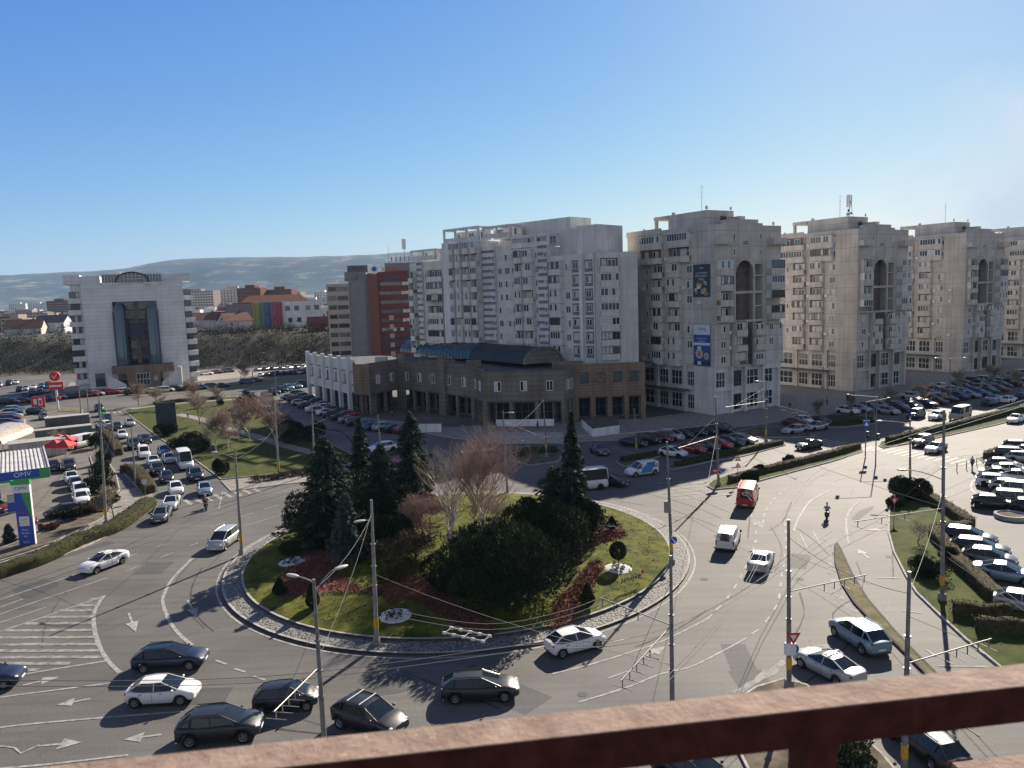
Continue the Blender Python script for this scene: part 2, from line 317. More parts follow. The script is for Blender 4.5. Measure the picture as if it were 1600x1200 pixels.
for j in range(41):
    yy = 3300 + j * 110; row = []
    for i in range(161):
        x = -7500 + i * 90; t = j / 40; lo = 60 * smst(0, .3, t) + 25 * ridge(x, yy, 1.2) * smst(0, .25, t)
        hi = (pl(x, TOP) - 75) * smst(.42, .68, t + .03 * ridge(x * 1.7, yy, 4)) * (1 - .25 * smst(.72, 1, t)); z = lo + hi + 30 * ridge(x * 3, yy * 2, 2.5) * smst(.2, .5, t) * (1 - .8 * smst(.55, .7, t))
        row.append((x, yy, max(8, z + 10 - 60 * 0)))
    rows.append(row)
mb.grid(rows, 'hillside'); tag(mb.build('hills'), kind='structure')

# asphalt sheet
mb = MB(); road_poly = [(-190, 5), (120, -20), (260, 60), (330, 330), (60, 330), (-30, 290), (-190, 288)]
tri_poly(mb, road_poly, 0.0, 'asphalt'); tag(mb.build('road'), kind='structure')
ISL = MB()
def raised(name, pts, h, top, kerb='kerb', kw=.16, px=True, smooth=0, label=None, cat=None):
    P = gp(pts) if px else pts
    if smooth: P = smooth_line(P + [P[0]], smooth)[:-1]
    P = ccw(P); n = len(P); mb = MB(); ins = []
    for i in range(n):
        a, b, c = Vector(P[i - 1]), Vector(P[i]), Vector(P[(i + 1) % n]); d1 = (b - a).normalized(); d2 = (c - b).normalized()
        nn = Vector((-(d1.y + d2.y), d1.x + d2.x)); nn = nn.normalized() if nn.length > .01 else Vector((-d1.y, d1.x)); ins.append(b + nn * kw)
    for i in range(n):
        j = (i + 1) % n; a, b, c, d = P[i], P[j], ins[j], ins[i]
        mb.face([(a[0], a[1], -.02), (b[0], b[1], -.02), (b[0], b[1], h), (a[0], a[1], h)], kerb); mb.face([(a[0], a[1], h), (b[0], b[1], h), (c[0], c[1], h), (d[0], d[1], h)], kerb)
    tri_poly(mb, [tuple(q) for q in ins], h - .01, top); o = mb.build(name); tag(o, kind='structure'); return P
# left park
PARK = [(192, 642), (238, 630), (330, 622), (395, 620), (408, 640), (472, 670), (545, 708), (560, 718), (490, 735), (345, 750), (300, 716), (250, 686)]
raised('lawn', PARK, .13, 'grass', 'kerb')
raised('pavement', [(345, 752), (490, 737), (562, 720), (640, 716), (560, 745), (490, 752), (360, 768)], .10, 'pavement')
def ribbon(name, pts, w, z, m, kind='structure', **k):
    mb = MB(); strip(mb, smooth_line(gp(pts), 5), w, z, m, **k); o = mb.build(name); tag(o, kind=kind); return o
ribbon('path', [(277, 648), (315, 656), (345, 668), (400, 683), (455, 700), (510, 713)], 2.2, .14, 'pavement')
ribbon('path', [(205, 640), (250, 634), (330, 627), (392, 624)], 2.4, .14, 'pavement')
# verge and pavement on the left in front of the filling station
raised('pavement', [(-60, 935), (0, 903), (60, 884), (130, 857), (190, 828), (232, 797), (240, 782), (236, 766), (215, 762), (190, 768), (172, 790), (165, 812), (60, 862), (0, 880), (-60, 905)], .11, 'pavement')
raised('flower_bed', [(-60, 903), (0, 878), (60, 860), (163, 810), (170, 790), (188, 765), (182, 740), (165, 715), (150, 700), (140, 715), (150, 745), (140, 765), (135, 790), (100, 812), (60, 835), (-60, 880)], .13, 'soil')
raised('flower_bed', [(186, 733), (216, 733), (246, 770), (228, 776)], .12, 'soil')
raised('flower_bed', [(152, 668), (168, 672), (196, 710), (178, 714)], .12, 'soil')
raised('verge', [(-60, 660), (20, 642), (90, 636), (130, 640), (128, 644), (90, 642), (40, 652), (-60, 668)], .1, 'grass_dry')
raised('verge', [(215, 612), (300, 606), (480, 586), (520, 588), (430, 600), (380, 608), (300, 613), (220, 620)], .1, 'grass_dry')
raised('pavement', [(100, 612), (215, 606), (310, 597), (380, 590), (480, 576), (460, 570), (300, 584), (110, 598)], .1, 'pavement')
mb = MB(); tri_poly(mb, ccw(gp([(-120, 668), (-20, 650), (120, 645), (150, 668), (150, 700), (138, 716), (148, 746), (138, 766), (133, 788), (98, 810), (58, 833), (-60, 878), (-140, 900)])), .006, 'yard_concrete'); tag(mb.build('station_yard'), kind='structure')
# roundabout island
IC = Vector((-5.44, 70.69)); IR = 21.25
def circ(r, n=96): return [(IC.x + r * math.cos(2 * math.pi * k / n), IC.y + r * math.sin(2 * math.pi * k / n)) for k in range(n)]
def cobble():
    mt = bpy.data.materials.new('cobbles'); mt.use_nodes = True; n = mt.node_tree.nodes; l = mt.node_tree.links; b = n['Principled BSDF']; b.inputs['Roughness'].default_value = .8
    tc = n.new('ShaderNodeTexCoord'); v = n.new('ShaderNodeTexVoronoi'); v.inputs['Scale'].default_value = 5.5; l.new(tc.outputs['Object'], v.inputs['Vector'])
    cr = n.new('ShaderNodeValToRGB'); e = cr.color_ramp.elements; e[0].color = (.25, .195, .145, 1); e[0].position = .42; e[1].color = (.09, .065, .045, 1); e[1].position = .72
    l.new(v.outputs['Distance'], cr.inputs[0]); mx = n.new('ShaderNodeMix'); mx.data_type = 'RGBA'; mx.blend_type = 'MULTIPLY'; mx.inputs[0].default_value = .3
    l.new(cr.outputs[0], mx.inputs[6]); l.new(v.outputs['Color'], mx.inputs[7]); 
    hs = n.new('ShaderNodeHueSaturation'); hs.inputs['Saturation'].default_value = .25; l.new(mx.outputs[2], hs.inputs['Color']); l.new(hs.outputs[0], b.inputs['Base Color'])
    bp = n.new('ShaderNodeBump'); bp.invert = True; bp.inputs['Strength'].default_value = 1; bp.inputs['Distance'].default_value = .09; l.new(v.outputs['Distance'], bp.inputs['Height']); l.new(bp.outputs[0], b.inputs['Normal']); MATS['cobbles'] = mt
cobble()
mb = MB(); c0, c1 = circ(IR), circ(IR - .2); n = len(c0)
for i in range(n):
    j = (i + 1) % n; a, b, c, d = c0[i], c0[j], c1[j], c1[i]
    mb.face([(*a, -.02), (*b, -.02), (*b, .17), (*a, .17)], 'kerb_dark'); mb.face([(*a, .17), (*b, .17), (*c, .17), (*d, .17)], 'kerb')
tag(mb.build('kerb'), kind='structure')
mb = MB(); mb.grid([[(*p, .16) for p in circ(IR - .19)], [(*p, .24) for p in circ(IR - 1.6)]], 'cobbles', True); tag(mb.build('cobble_apron'), kind='structure')
mb = MB(); c0, c1 = circ(IR - 1.6), circ(IR - 1.8)
for i in range(n):
    j = (i + 1) % n; a, b, c, d = c0[i], c0[j], c1[j], c1[i]
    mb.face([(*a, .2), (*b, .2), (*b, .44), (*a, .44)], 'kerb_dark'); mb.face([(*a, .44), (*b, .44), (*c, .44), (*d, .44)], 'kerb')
tag(mb.build('kerb'), kind='structure')
def mound(x, y):
    r = math.hypot(x - IC.x, y - IC.y) / (IR - 1.8); return .42 + .75 * (1 - min(1, r) ** 2)
mb = MB(); rows = []
for k in range(22):
    r = (IR - 1.79) * (1 - k / 21.001); rows.append([(px, py, mound(px, py) + (.03 * math.sin(px * 3.1) * math.sin(py * 2.7) if 0 < k < 21 else 0)) for px, py in circ(r)])
mb.grid(rows, 'grass_bright', True); tag(mb.build('grass_mound'), kind='structure')
BEDS = []
def on_mound(pts, name, m, dz=.04, label=None, cat=None):
    P = [G(a, b, .8) for a, b in pts]; P = smooth_line([(p.x, p.y) for p in P] + [(P[0].x, P[0].y)], 5)[:-1]; cx = sum(p[0] for p in P) / len(P); cy = sum(p[1] for p in P) / len(P); mb = MB(); rows = []; BEDS.append((cx, cy, P))
    for k in range(9):
        t = 1 - k / 8.001; rows.append([(cx + (p[0] - cx) * t, cy + (p[1] - cy) * t, mound(cx + (p[0] - cx) * t, cy + (p[1] - cy) * t) + (dz if k else -.02)) for p in P])
    mb.grid(rows, m, True); o = mb.build(name); 
    tag(o, kind='structure'); return o
on_mound([(872, 935), (905, 905), (925, 880), (940, 885), (925, 915), (905, 945), (884, 965), (860, 968)], 'mulch_bed', 'redmulch')
on_mound([(888, 868), (920, 838), (950, 808), (975, 828), (968, 840), (930, 852), (905, 868)], 'mulch_bed', 'redmulch')
on_mound([(560, 925), (600, 912), (660, 905), (740, 950), (770, 985), (700, 965), (640, 935)], 'mulch_bed', 'redmulch')
on_mound([(440, 900), (462, 880), (500, 840), (540, 860), (520, 890), (560, 920), (520, 925), (455, 925)], 'mulch_bed', 'redmulch')
# the other islands
raised('median_strip', [(1303, 853), (1309, 850), (1316, 862), (1332, 897), (1357, 938), (1397, 985), (1430, 1020), (1466, 1056), (1520, 1105), (1500, 1108), (1446, 1056), (1400, 1010), (1363, 975), (1333, 943), (1314, 913), (1304, 880)], .15, 'grass_dry', 'kerb_dark')
TRI = [(1388, 800), (1391, 783), (1405, 762), (1430, 758), (1462, 780), (1524, 818), (1522, 836), (1484, 838), (1506, 876), (1575, 940), (1640, 985), (1680, 1050), (1600, 1080), (1560, 1043), (1507, 1000), (1467, 963), (1430, 927), (1413, 899), (1395, 863), (1387, 833)]
raised('grass_island', TRI, .15, 'grass')
raised('median_strip', [(1104, 760), (1112, 752), (1140, 742), (1184, 731), (1240, 719), (1300, 704), (1345, 693), (1349, 706), (1300, 722), (1240, 738), (1184, 753), (1150, 763), (1115, 766)], .15, 'grass')
raised('median_strip', [(1372, 697), (1376, 691), (1400, 686), (1442, 674), (1510, 659), (1577, 644), (1640, 628), (1660, 640), (1600, 654), (1555, 665), (1487, 680), (1420, 694), (1380, 701)], .15, 'grass')
raised('verge', [(1528, 716), (1560, 706), (1602, 692), (1680, 672), (1690, 684), (1602, 706), (1560, 718), (1536, 724)], .13, 'soil')
raised('verge', [(800, 712), (830, 702), (872, 700), (884, 708), (872, 722), (830, 728), (805, 722)], .13, 'soil')
raised('verge', [(962, 722), (980, 712), (1020, 706), (1040, 710), (1010, 722), (975, 730)], .13, 'soil')
raised('verge', [(1040, 728), (1100, 716), (1180, 700), (1225, 690), (1228, 696), (1160, 714), (1110, 722), (1050, 735)], .13, 'soil')
raised('verge', [(1225, 668), (1262, 676), (1275, 682), (1235, 684), (1150, 684), (1130, 680), (1180, 668)], .13, 'soil')
raised('verge', [(1262, 655), (1300, 648), (1365, 652), (1370, 662), (1320, 668), (1275, 668)], .13, 'hedge_green')
raised('pavement', [(1000, 690), (1060, 676), (1130, 668), (1180, 665), (1262, 652), (1340, 640), (1420, 612), (1560, 590), (1700, 575), (1700, 555), (1440, 570), (1230, 600), (1118, 640), (1000, 655), (700, 668), (560, 652), (490, 628), (478, 632), (500, 640), (560, 662), (640, 672), (700, 684), (760, 692), (880, 694), (905, 690), (970, 688)], .12, 'pavement')
raised('pavement', [(1150, 1095), (1180, 1075), (1225, 1062), (1262, 1072), (1300, 1110), (1380, 1180), (1420, 1230), (1300, 1260), (1180, 1230), (1140, 1150)], .14, 'soil')
# steps before the shops
mb = MB()
for k in range(4):
    p = gp([(762, 682 + k * 0), (880, 682), (880, 694 - k * 2), (762, 695 - k * 2)]); tri_poly(mb, ccw(p), .25 + .16 * k, 'kerb')
    for a, b in zip(p, p[1:] + p[:1]): mb.face([(*a, .1), (*b, .1), (*b, .25 + .16 * k), (*a, .25 + .16 * k)], 'kerb')
tag(mb.build('steps'), kind='structure')

# ---------------------------------------------------------------- road markings (one sheet 4 mm above the asphalt)
MK = MB(); WK = MB()
def line(pts, w=.15, dash=None, m='paint_line', smooth=True, z=.005, jag=.12, mbx=None):
    P = gp(pts); P = smooth_line(P, 6) if smooth and len(P) > 2 else P
    strip(mbx or MK, P, w, z, m, dash, jag, rnd)
strip(MK, circ(IR + .42, 140) + [circ(IR + .42, 140)[0]], .16, .005, 'paint_line', None, .2, rnd)
line([(903, 1098), (983, 1073), (1033, 1053), (1080, 1042), (1130, 1017), (1167, 997)])
line([(1174, 991), (1187, 983), (1210, 953), (1217, 937), (1222, 897), (1227, 867), (1228, 840), (1226, 815)], dash=(1.1, 1.3))
line([(863, 1053), (917, 1040), (983, 1020), (1033, 1003), (1100, 970), (1113, 960)])
line([(1118, 954), (1125, 948), (1138, 933), (1148, 918), (1158, 900), (1168, 880), (1176, 860), (1180, 845)], dash=(1.1, 1.3))
line([(950, 1060), (984, 1048)], .14); line([(958, 1003), (988, 996)]); line([(1180, 880), (1182, 845), (1178, 815), (1165, 790)], dash=(1.0, 1.8))
line([(300, 873), (270, 904), (256, 930), (255, 945), (264, 969), (279, 990), (300, 1008)], .28)
line([(162, 931), (147, 957), (148, 984), (156, 1011), (168, 1032), (187, 1051)], .3)
line([(-80, 1012), (0, 987), (162, 932)], .16); line([(-80, 1078), (36, 1054), (165, 1033)], .2)
for k, (y, a, b) in enumerate(((936, 140, 160), (946, 118, 152), (954, 92, 148), (964, 66, 147), (974, 40, 147), (985, 8, 148), (996, -60, 150), (1007, -60, 153), (1017, -60, 156), (1027, -60, 160), (1037, -60, 110), (1047, -60, 60))):
    line([(a, y + .5), (b, y - .5)], .42, m='paint_worn', jag=.08)
line([(-60, 984), (0, 960), (84, 931), (168, 903)]); line([(196, 893), (310, 848)], dash=(1.6, 2.2)); line([(-60, 956), (0, 937), (120, 897)]); line([(0, 949), (36, 936)]); line([(0, 973), (72, 949)]); line([(130, 893), (260, 850)], dash=(1.6, 2.2))
line([(-60, 1102), (0, 1090), (90, 1078), (177, 1067)], .17); line([(-60, 1150), (0, 1137), (120, 1125), (285, 1112)], .17); line([(-60, 1205), (60, 1196), (200, 1180)], .17)
line([(337, 1032), (354, 1038)], .2); line([(366, 1045), (383, 1050)], .2); line([(397, 1057), (414, 1063)], .2); line([(440, 1070), (470, 1078)], .2)
line([(378, 823), (467, 796)]); line([(327, 824), (400, 800), (490, 773)], dash=(2.2, 1.6)); line([(345, 795), (395, 780), (470, 760)], .12)
line([(348, 768), (342, 795)], .14); line([(330, 762), (318, 800)], .14, dash=(1, 1))
def arrow(p, q, w=.9):
    a = G(*p); b = G(*q); d = (b - a); L = d.length; d.normalize(); n = Vector((-d.y, d.x, 0)); ZC[0] += 1; z = Vector((0, 0, .016 + (ZC[0] % 90) * .00013)); s = a + d * L * .5
    MK.face([a - n * .09 + z, s - n * .09 + z, s + n * .09 + z, a + n * .09 + z], 'paint_line'); MK.face([s - n * w / 2 + z, b + z, s + n * w / 2 + z], 'paint_line')
arrow((201, 958), (212, 988)); arrow((293, 938), (308, 965)); arrow((141, 1092), (88, 1102), 1.0); arrow((252, 1148), (193, 1156), 1.0); arrow((36, 1071), (93, 1058), 1.1); arrow((60, 1166), (128, 1160), 1.1); arrow((1000, 1030), (1040, 1010), 1.0)
line([(0, 1166), (22, 1166), (20, 1176), (40, 1176), (62, 1164)], .14)
arrow((1400, 828), (1350, 828), .9); arrow((1358, 873), (1340, 858), .9)
line([(1240, 830), (1250, 806), (1268, 782), (1298, 766)], .2); line([(1192, 818), (1196, 800), (1210, 780), (1224, 767)], .14, dash=(1.4, .9))
line([(1224, 767), (1260, 750), (1320, 735), (1400, 722), (1480, 705)], .14, dash=(2, 3)); line([(1300, 752), (1380, 730), (1440, 720), (1600, 672)], .14, dash=(3, 4)); line([(1370, 903), (1407, 903)]); line([(1434, 858), (1456, 858)], .3)
line([(1410, 955), (1440, 958)]); line([(1447, 1015), (1462, 1026)]); line([(1465, 1041), (1541, 1042)], .12); line([(1250, 835), (1262, 858)], .12); line([(1270, 830), (1280, 850)], .12)
line([(1326, 850), (1322, 815), (1330, 795), (1345, 782)], .2, m='paint_worn'); line([(1470, 722), (1520, 722)], .14)
line([(1520, 752), (1517, 762), (1525, 772), (1540, 776)], .25); line([(1553, 745), (1530, 748), (1520, 752)], .2); line([(1520, 838), (1560, 838)], .14)
for (a, b) in (((870, 800), (1040, 760)), ((900, 770), (1010, 790)), ((880, 742), (1040, 722)), ((1046, 757), (1105, 770)), ((1050, 764), (1140, 800)), ((1048, 752), (1100, 757)), ((1046, 747), (1098, 748)), ((1046, 794), (1120, 822)), ((1180, 1180), (1230, 1200)), ((1500, 1130), (1530, 1150))): line([a, b], .13, m='paint_worn')
for x in (930, 965, 1000, 1035, 1070): line([(x - 35, 700), (x - 75 + 30, 694)], .1)
line([(960, 698), (1000, 712)], .12); line([(895, 700), (930, 715)], .12); line([(955, 700), (1010, 715)], .12)
def zebra(c, n, L, ang_deg, step=1.1, w=.5, m='paint_line'):
    c = G(*c); d = Vector((math.cos(R(ang_deg)), math.sin(R(ang_deg)), 0)); s = Vector((-d.y, d.x, 0))
    for k in range(n):
        o = c + s * (k - (n - 1) / 2) * step; strip(MK, [tuple((o - d * L / 2)[:2]), tuple((o + d * L / 2)[:2])], w, .005, m, None, .1, rnd)
zebra((1440, 712), 14, 4.2, 33); zebra((1318, 696), 9, 4.5, 33); zebra((208, 642), 12, 3.2, 123); zebra((348, 775), 8, 3.2, 128, 1.2); zebra((1082, 764), 6, 8, 12, 1.5, .25, 'paint_worn'); zebra((1350, 1155), 1, 1, 0)
o = tag(MK.build('road_markings'), kind='structure')
def blob(pts, m, z): 
    P = smooth_line(gp(pts) + [gp(pts)[0]], 4)[:-1]; P = [(a + rnd.uniform(-.12, .12), b + rnd.uniform(-.12, .12)) for a, b in P]; ZC[0] += 1; tri_poly(WK, ccw(P), .002 + (ZC[0] % 90) * .00013, m)
line([(1288, 838), (1296, 862), (1295, 885), (1304, 912), (1312, 935), (1330, 952), (1338, 957)], .42, m='sealant', mbx=WK, jag=.85, z=.003)
line([(1330, 790), (1322, 812), (1328, 830), (1338, 850)], .18, m='sealant', mbx=WK, jag=.7, z=.003)
blob([(1140, 1082), (1175, 1062), (1205, 1042), (1222, 1030), (1222, 1045), (1195, 1062), (1160, 1082)], 'sealant', .003)
blob([(1262, 990), (1268, 1003), (1298, 1008), (1290, 1013), (1270, 1012)], 'sealant', .003); blob([(1168, 810), (1190, 815), (1192, 825), (1178, 820)], 'sealant', .003)
blob([(1330, 808), (1350, 795), (1366, 792), (1340, 812)], 'asphalt_patch', .002); blob([(560, 1060), (640, 1055), (650, 1075), (580, 1085)], 'asphalt_patch', .002)
blob([(1420, 735), (1500, 712), (1530, 712), (1445, 742)], 'sealant', .003)
blob([(20, 920), (70, 905), (90, 915), (40, 935)], 'asphalt_patch', .002)
def arcp(r, a0, a1, n=14): return [(IC.x + r * math.cos(R(a0 + (a1 - a0) * k / n)), IC.y + r * math.sin(R(a0 + (a1 - a0) * k / n))) for k in range(n + 1)]
rt = random.Random(4)
for k in range(16):
    a0 = rt.uniform(150, 400); r_ = rt.uniform(23, 36); strip(WK, arcp(r_, a0, a0 + rt.uniform(8, 40)) if k % 3 else [(IC.x + r_ * math.cos(R(a0)), IC.y + r_ * math.sin(R(a0))), (IC.x + (r_ + rt.uniform(-3, 6)) * math.cos(R(a0 + 14)), IC.y + (r_ + rt.uniform(-3, 6)) * math.sin(R(a0 + 14)))], rt.uniform(.06, .16), .0018 + k * .00002, 'tyre_mark', None, .5, rt)
for k in range(10):
    px = rt.uniform(1130, 1400); py = rt.uniform(760, 1000); line([(px, py), (px + rt.uniform(-15, 25), py - rt.uniform(10, 40)), (px + rt.uniform(-10, 50), py - rt.uniform(40, 80))], rt.uniform(.05, .12), m=rt.choice(['tyre_mark', 'sealant', 'tyre_mark']), mbx=WK, jag=.6, z=.0022)
for k in range(9):
    q = G(rt.uniform(100, 1350), rt.uniform(830, 1090)); 
    if (q - Vector((IC.x, IC.y, 0))).length > IR + 1.5: w_, l_ = rt.uniform(.5, 1.3), rt.uniform(1, 4); a_ = rt.uniform(0, 3); c_, s_ = math.cos(a_), math.sin(a_); tri_poly(WK, [(q.x + c_ * x - s_ * y, q.y + s_ * x + c_ * y) for x, y in ((-l_, -w_), (l_, -w_), (l_, w_), (-l_, w_))], .0019 - k * .0001, 'asphalt_patch')
for p in ((910, 1085), (430, 900), (1250, 905), (1390, 870), (150, 950), (1100, 905)):
    c = G(*p); tri_poly(WK, [(c.x + .33 * math.cos(k * .5236), c.y + .33 * math.sin(k * .5236)) for k in range(12)], .0145, 'asphalt_patch')
tag(WK.build('road_patches'), kind='structure')
# ---------------------------------------------------------------- facade kit: windows, glazed loggias, balconies
WM = {}
def win_mesh(w, h, cols, frame='frame_white', glass='glass_dark', bar=.11, rows=1, cur=None):
    k = ('w', round(w, 2), round(h, 2), cols, frame, glass, rows, cur)
    if k in WM: return WM[k]
    mb = MB(); mb.face([(-w / 2, 0, 0), (w / 2, 0, 0), (w / 2, 0, h), (-w / 2, 0, h)], glass)
    mb.box(-w / 2, w / 2, -.02, .07, 0, bar, frame); mb.box(-w / 2, w / 2, -.02, .07, h - bar, h, frame)
    for i in range(cols + 1):
        x = -w / 2 + i * (w - bar) / cols; mb.box(x, x + bar, -.02, .065, bar, h - bar, frame)
    for j in range(1, rows):
        mb.box(-w / 2 + bar, w / 2 - bar, -.02, .06, h * j / rows - bar / 2, h * j / rows + bar / 2, frame)
    if cur:
        for i in range(cols):
            if (cur >> i) & 1:
                a = -w / 2 + i * (w - bar) / cols + bar; b = -w / 2 + (i + 1) * (w - bar) / cols
                mb.face([(a, .012, bar), (b, .012, bar), (b, .012, h - bar), (a, .012, h - bar)], 'curtain')
    WM[k] = mb.mesh('window'); return WM[k]
def balc_mesh(w, d, mat, round_=False, rail=False):
    k = ('b', round(w, 2), d, mat, round_, rail)
    if k in WM: return WM[k]
    mb = MB()
    if round_:
        pts = [(-w / 2, 0)] + [(-w / 2 * math.cos(t), d * (.55 + .45 * math.sin(t))) for t in [0, .4, .8, 1.2, math.pi / 2, 1.94, 2.34, 2.74, math.pi]] + [(w / 2, 0)]
        pts = [pts[0]] + [(p[0], p[1]) for p in pts[1:-1]] + [pts[-1]]
    else: pts = [(-w / 2, 0), (-w / 2, d), (w / 2, d), (w / 2, 0)]
    P = pts[::-1]
    mb.prism(P, -.18, -.02, mat, mat)
    mb.face([(p[0], p[1], -.18) for p in pts], mat)
    for a, b in zip(pts[:-1], pts[1:]):
        if rail:
            mb.tube((*a, .95), (*b, .95), .03, m='frame_dark', n=4)
            L = math.hypot(b[0] - a[0], b[1] - a[1])
            for q in range(int(L / .25) + 1):
                t = q * .25 / L; x = a[0] + (b[0] - a[0]) * t; y = a[1] + (b[1] - a[1]) * t; mb.tube((x, y, 0), (x, y, .95), .012, m='frame_dark', n=3, cap=False)
        else:
            nx, ny = (b[1] - a[1]), -(b[0] - a[0]); L = math.hypot(nx, ny); nx, ny = nx / L * .1, ny / L * .1
            if True:
                i = [(a[0], a[1]), (b[0], b[1]), (b[0] + nx, b[1] + ny), (a[0] + nx, a[1] + ny)]
                q = i if area(i) > 0 else i[::-1]; mb.prism(q, -.02, 1.02, mat)
    WM[k] = mb.mesh('balcony'); return WM[k]
class Face:
    """a facade plane: origin + direction of travel s (to the viewer's right when seen from outside) + outward normal"""
    def __init__(f, root, ox, oy, a, rg): f.root = root; f.o = (ox, oy); f.a = a; f.rg = rg
    def M(f, s, n, z):
        d = (math.cos(f.a), math.sin(f.a)); o = (d[1], -d[0])     # outward = to the right of travel
        return Matrix.Translation((f.o[0] + d[0] * s + o[0] * n, f.o[1] + d[1] * s + o[1] * n, z)) @ Matrix.Rotation(f.a, 4, 'Z') @ Matrix.Scale(-1, 4, (0, 1, 0))
    def M2(f, s, n, z):
        d = (math.cos(f.a), math.sin(f.a)); o = (d[1], -d[0])
        return Matrix.Translation((f.o[0] + d[0] * s + o[0] * n, f.o[1] + d[1] * s + o[1] * n, z)) @ Matrix.Rotation(f.a + math.pi, 4, 'Z')
    def box(f, mb, s0, s1, n0, n1, z0, z1, m):
        mb.box(s0, s1, -n1, -n0, z0, z1, m, M=Matrix.Translation((*f.o, 0)) @ Matrix.Rotation(f.a, 4, 'Z'))
    def win(f, s, n, z, w, h, cols=2, frame='frame_white', glass=None, rows=1, cur=None):
        g = glass or f.rg.choice(['glass_dark', 'glass_dark', 'glass_mid']); c = f.rg.choice([0, 0, 1, 2, 3, 5]) if cur is None else cur
        return add('window', win_mesh(w, h, cols, frame, g, rows=rows, cur=c & ((1 << cols) - 1)), f.root, M=f.M2(s, n, z - h / 2))
    def balcony(f, s, n, z, w, d, mat, rnd_=False, rail=False): return add('balcony', balc_mesh(w, d, mat, rnd_, rail), f.root, M=f.M2(s, n, z))
    def bay(f, mb, s, zc, w, mat, d=1.1, p_glaze=.6, rnd_=False, n=0, fz=1.35):
        """one storey of a loggia stack, zc = window centre"""
        zf = zc - fz; f.balcony(s, n, zf + .05, w, d, mat, rnd_, (not rnd_) and f.rg.random() < .06)
        if f.rg.random() < p_glaze:
            k = max(3, int(w / .75)); fr = f.rg.choice(['frame_white', 'frame_white', 'frame_white', 'frame_dark'])
            f.win(s, n + d * (.72 if rnd_ else .97), zf + 1.85, w - (.5 if rnd_ else .06), 1.5, k, fr, cur=f.rg.choice([0, 5, 0, 9, 2, 28, 0b1010]))
            for e in (-1, 1):
                q = s + e * (w / 2 - (.28 if rnd_ else .06)); f.box(mb, q - .04, q + .04, n + .01, n + d * (.7 if rnd_ else .93), zf + 1.07, zf + 2.62, 'frame_white')
            f.box(mb, s - w / 2 + .1, s + w / 2 - .1, n + .01, n + d * (.7 if rnd_ else .95), zf + 2.6, zf + 2.68, mat)
        else:
            f.box(mb, s - w / 2 + .08, s + w / 2 - .08, n + .002, n + .02, zf + .2, zf + 2.72, 'recess_wall')  # dark slab on the flush wall: the loggia's shade put into the colour
            for e in (-1, 1): f.box(mb, s + e * (w / 2 - .06) - .06, s + e * (w / 2 - .06) + .06, n + .021, n + d * (.4 if rnd_ else .85), zf + .2, zf + 2.7, mat)
            f.win(s - w * .24, n + .05, zf + 1.35, .95, 2.2, 1); f.win(s + w * .16, n + .05, zf + 1.7, 1.6, 1.5, 2)
FL = [10.4 + 2.87 * k for k in range(9)]
def aerial(mb, x, y, z, h):
    mb.tube((x, y, z), (x, y, z + h), .05, .03, 5, 'steel_pole')
    for k, w in ((.95, 1.0), (.75, 1.5), (.6, .8)):
        mb.tube((x - w / 2, y, z + h * k), (x + w / 2, y, z + h * k), .025, m='steel_pole', n=4)
def dish(x, y, z, root, r=.4):
    mb = MB(); rows = []
    for a in range(4):
        t = a / 3; rows.append([(x + r * t * math.cos(p * .628), y + -.12 * (t * t), z + .5 + r * t * math.sin(p * .628)) for p in range(10)])
    mb.grid(rows, 'conc_light', True); mb.tube((x, y, z), (x, y, z + .5), .03, m='steel_pole', n=4); return mb.build('satellite_dish', root)

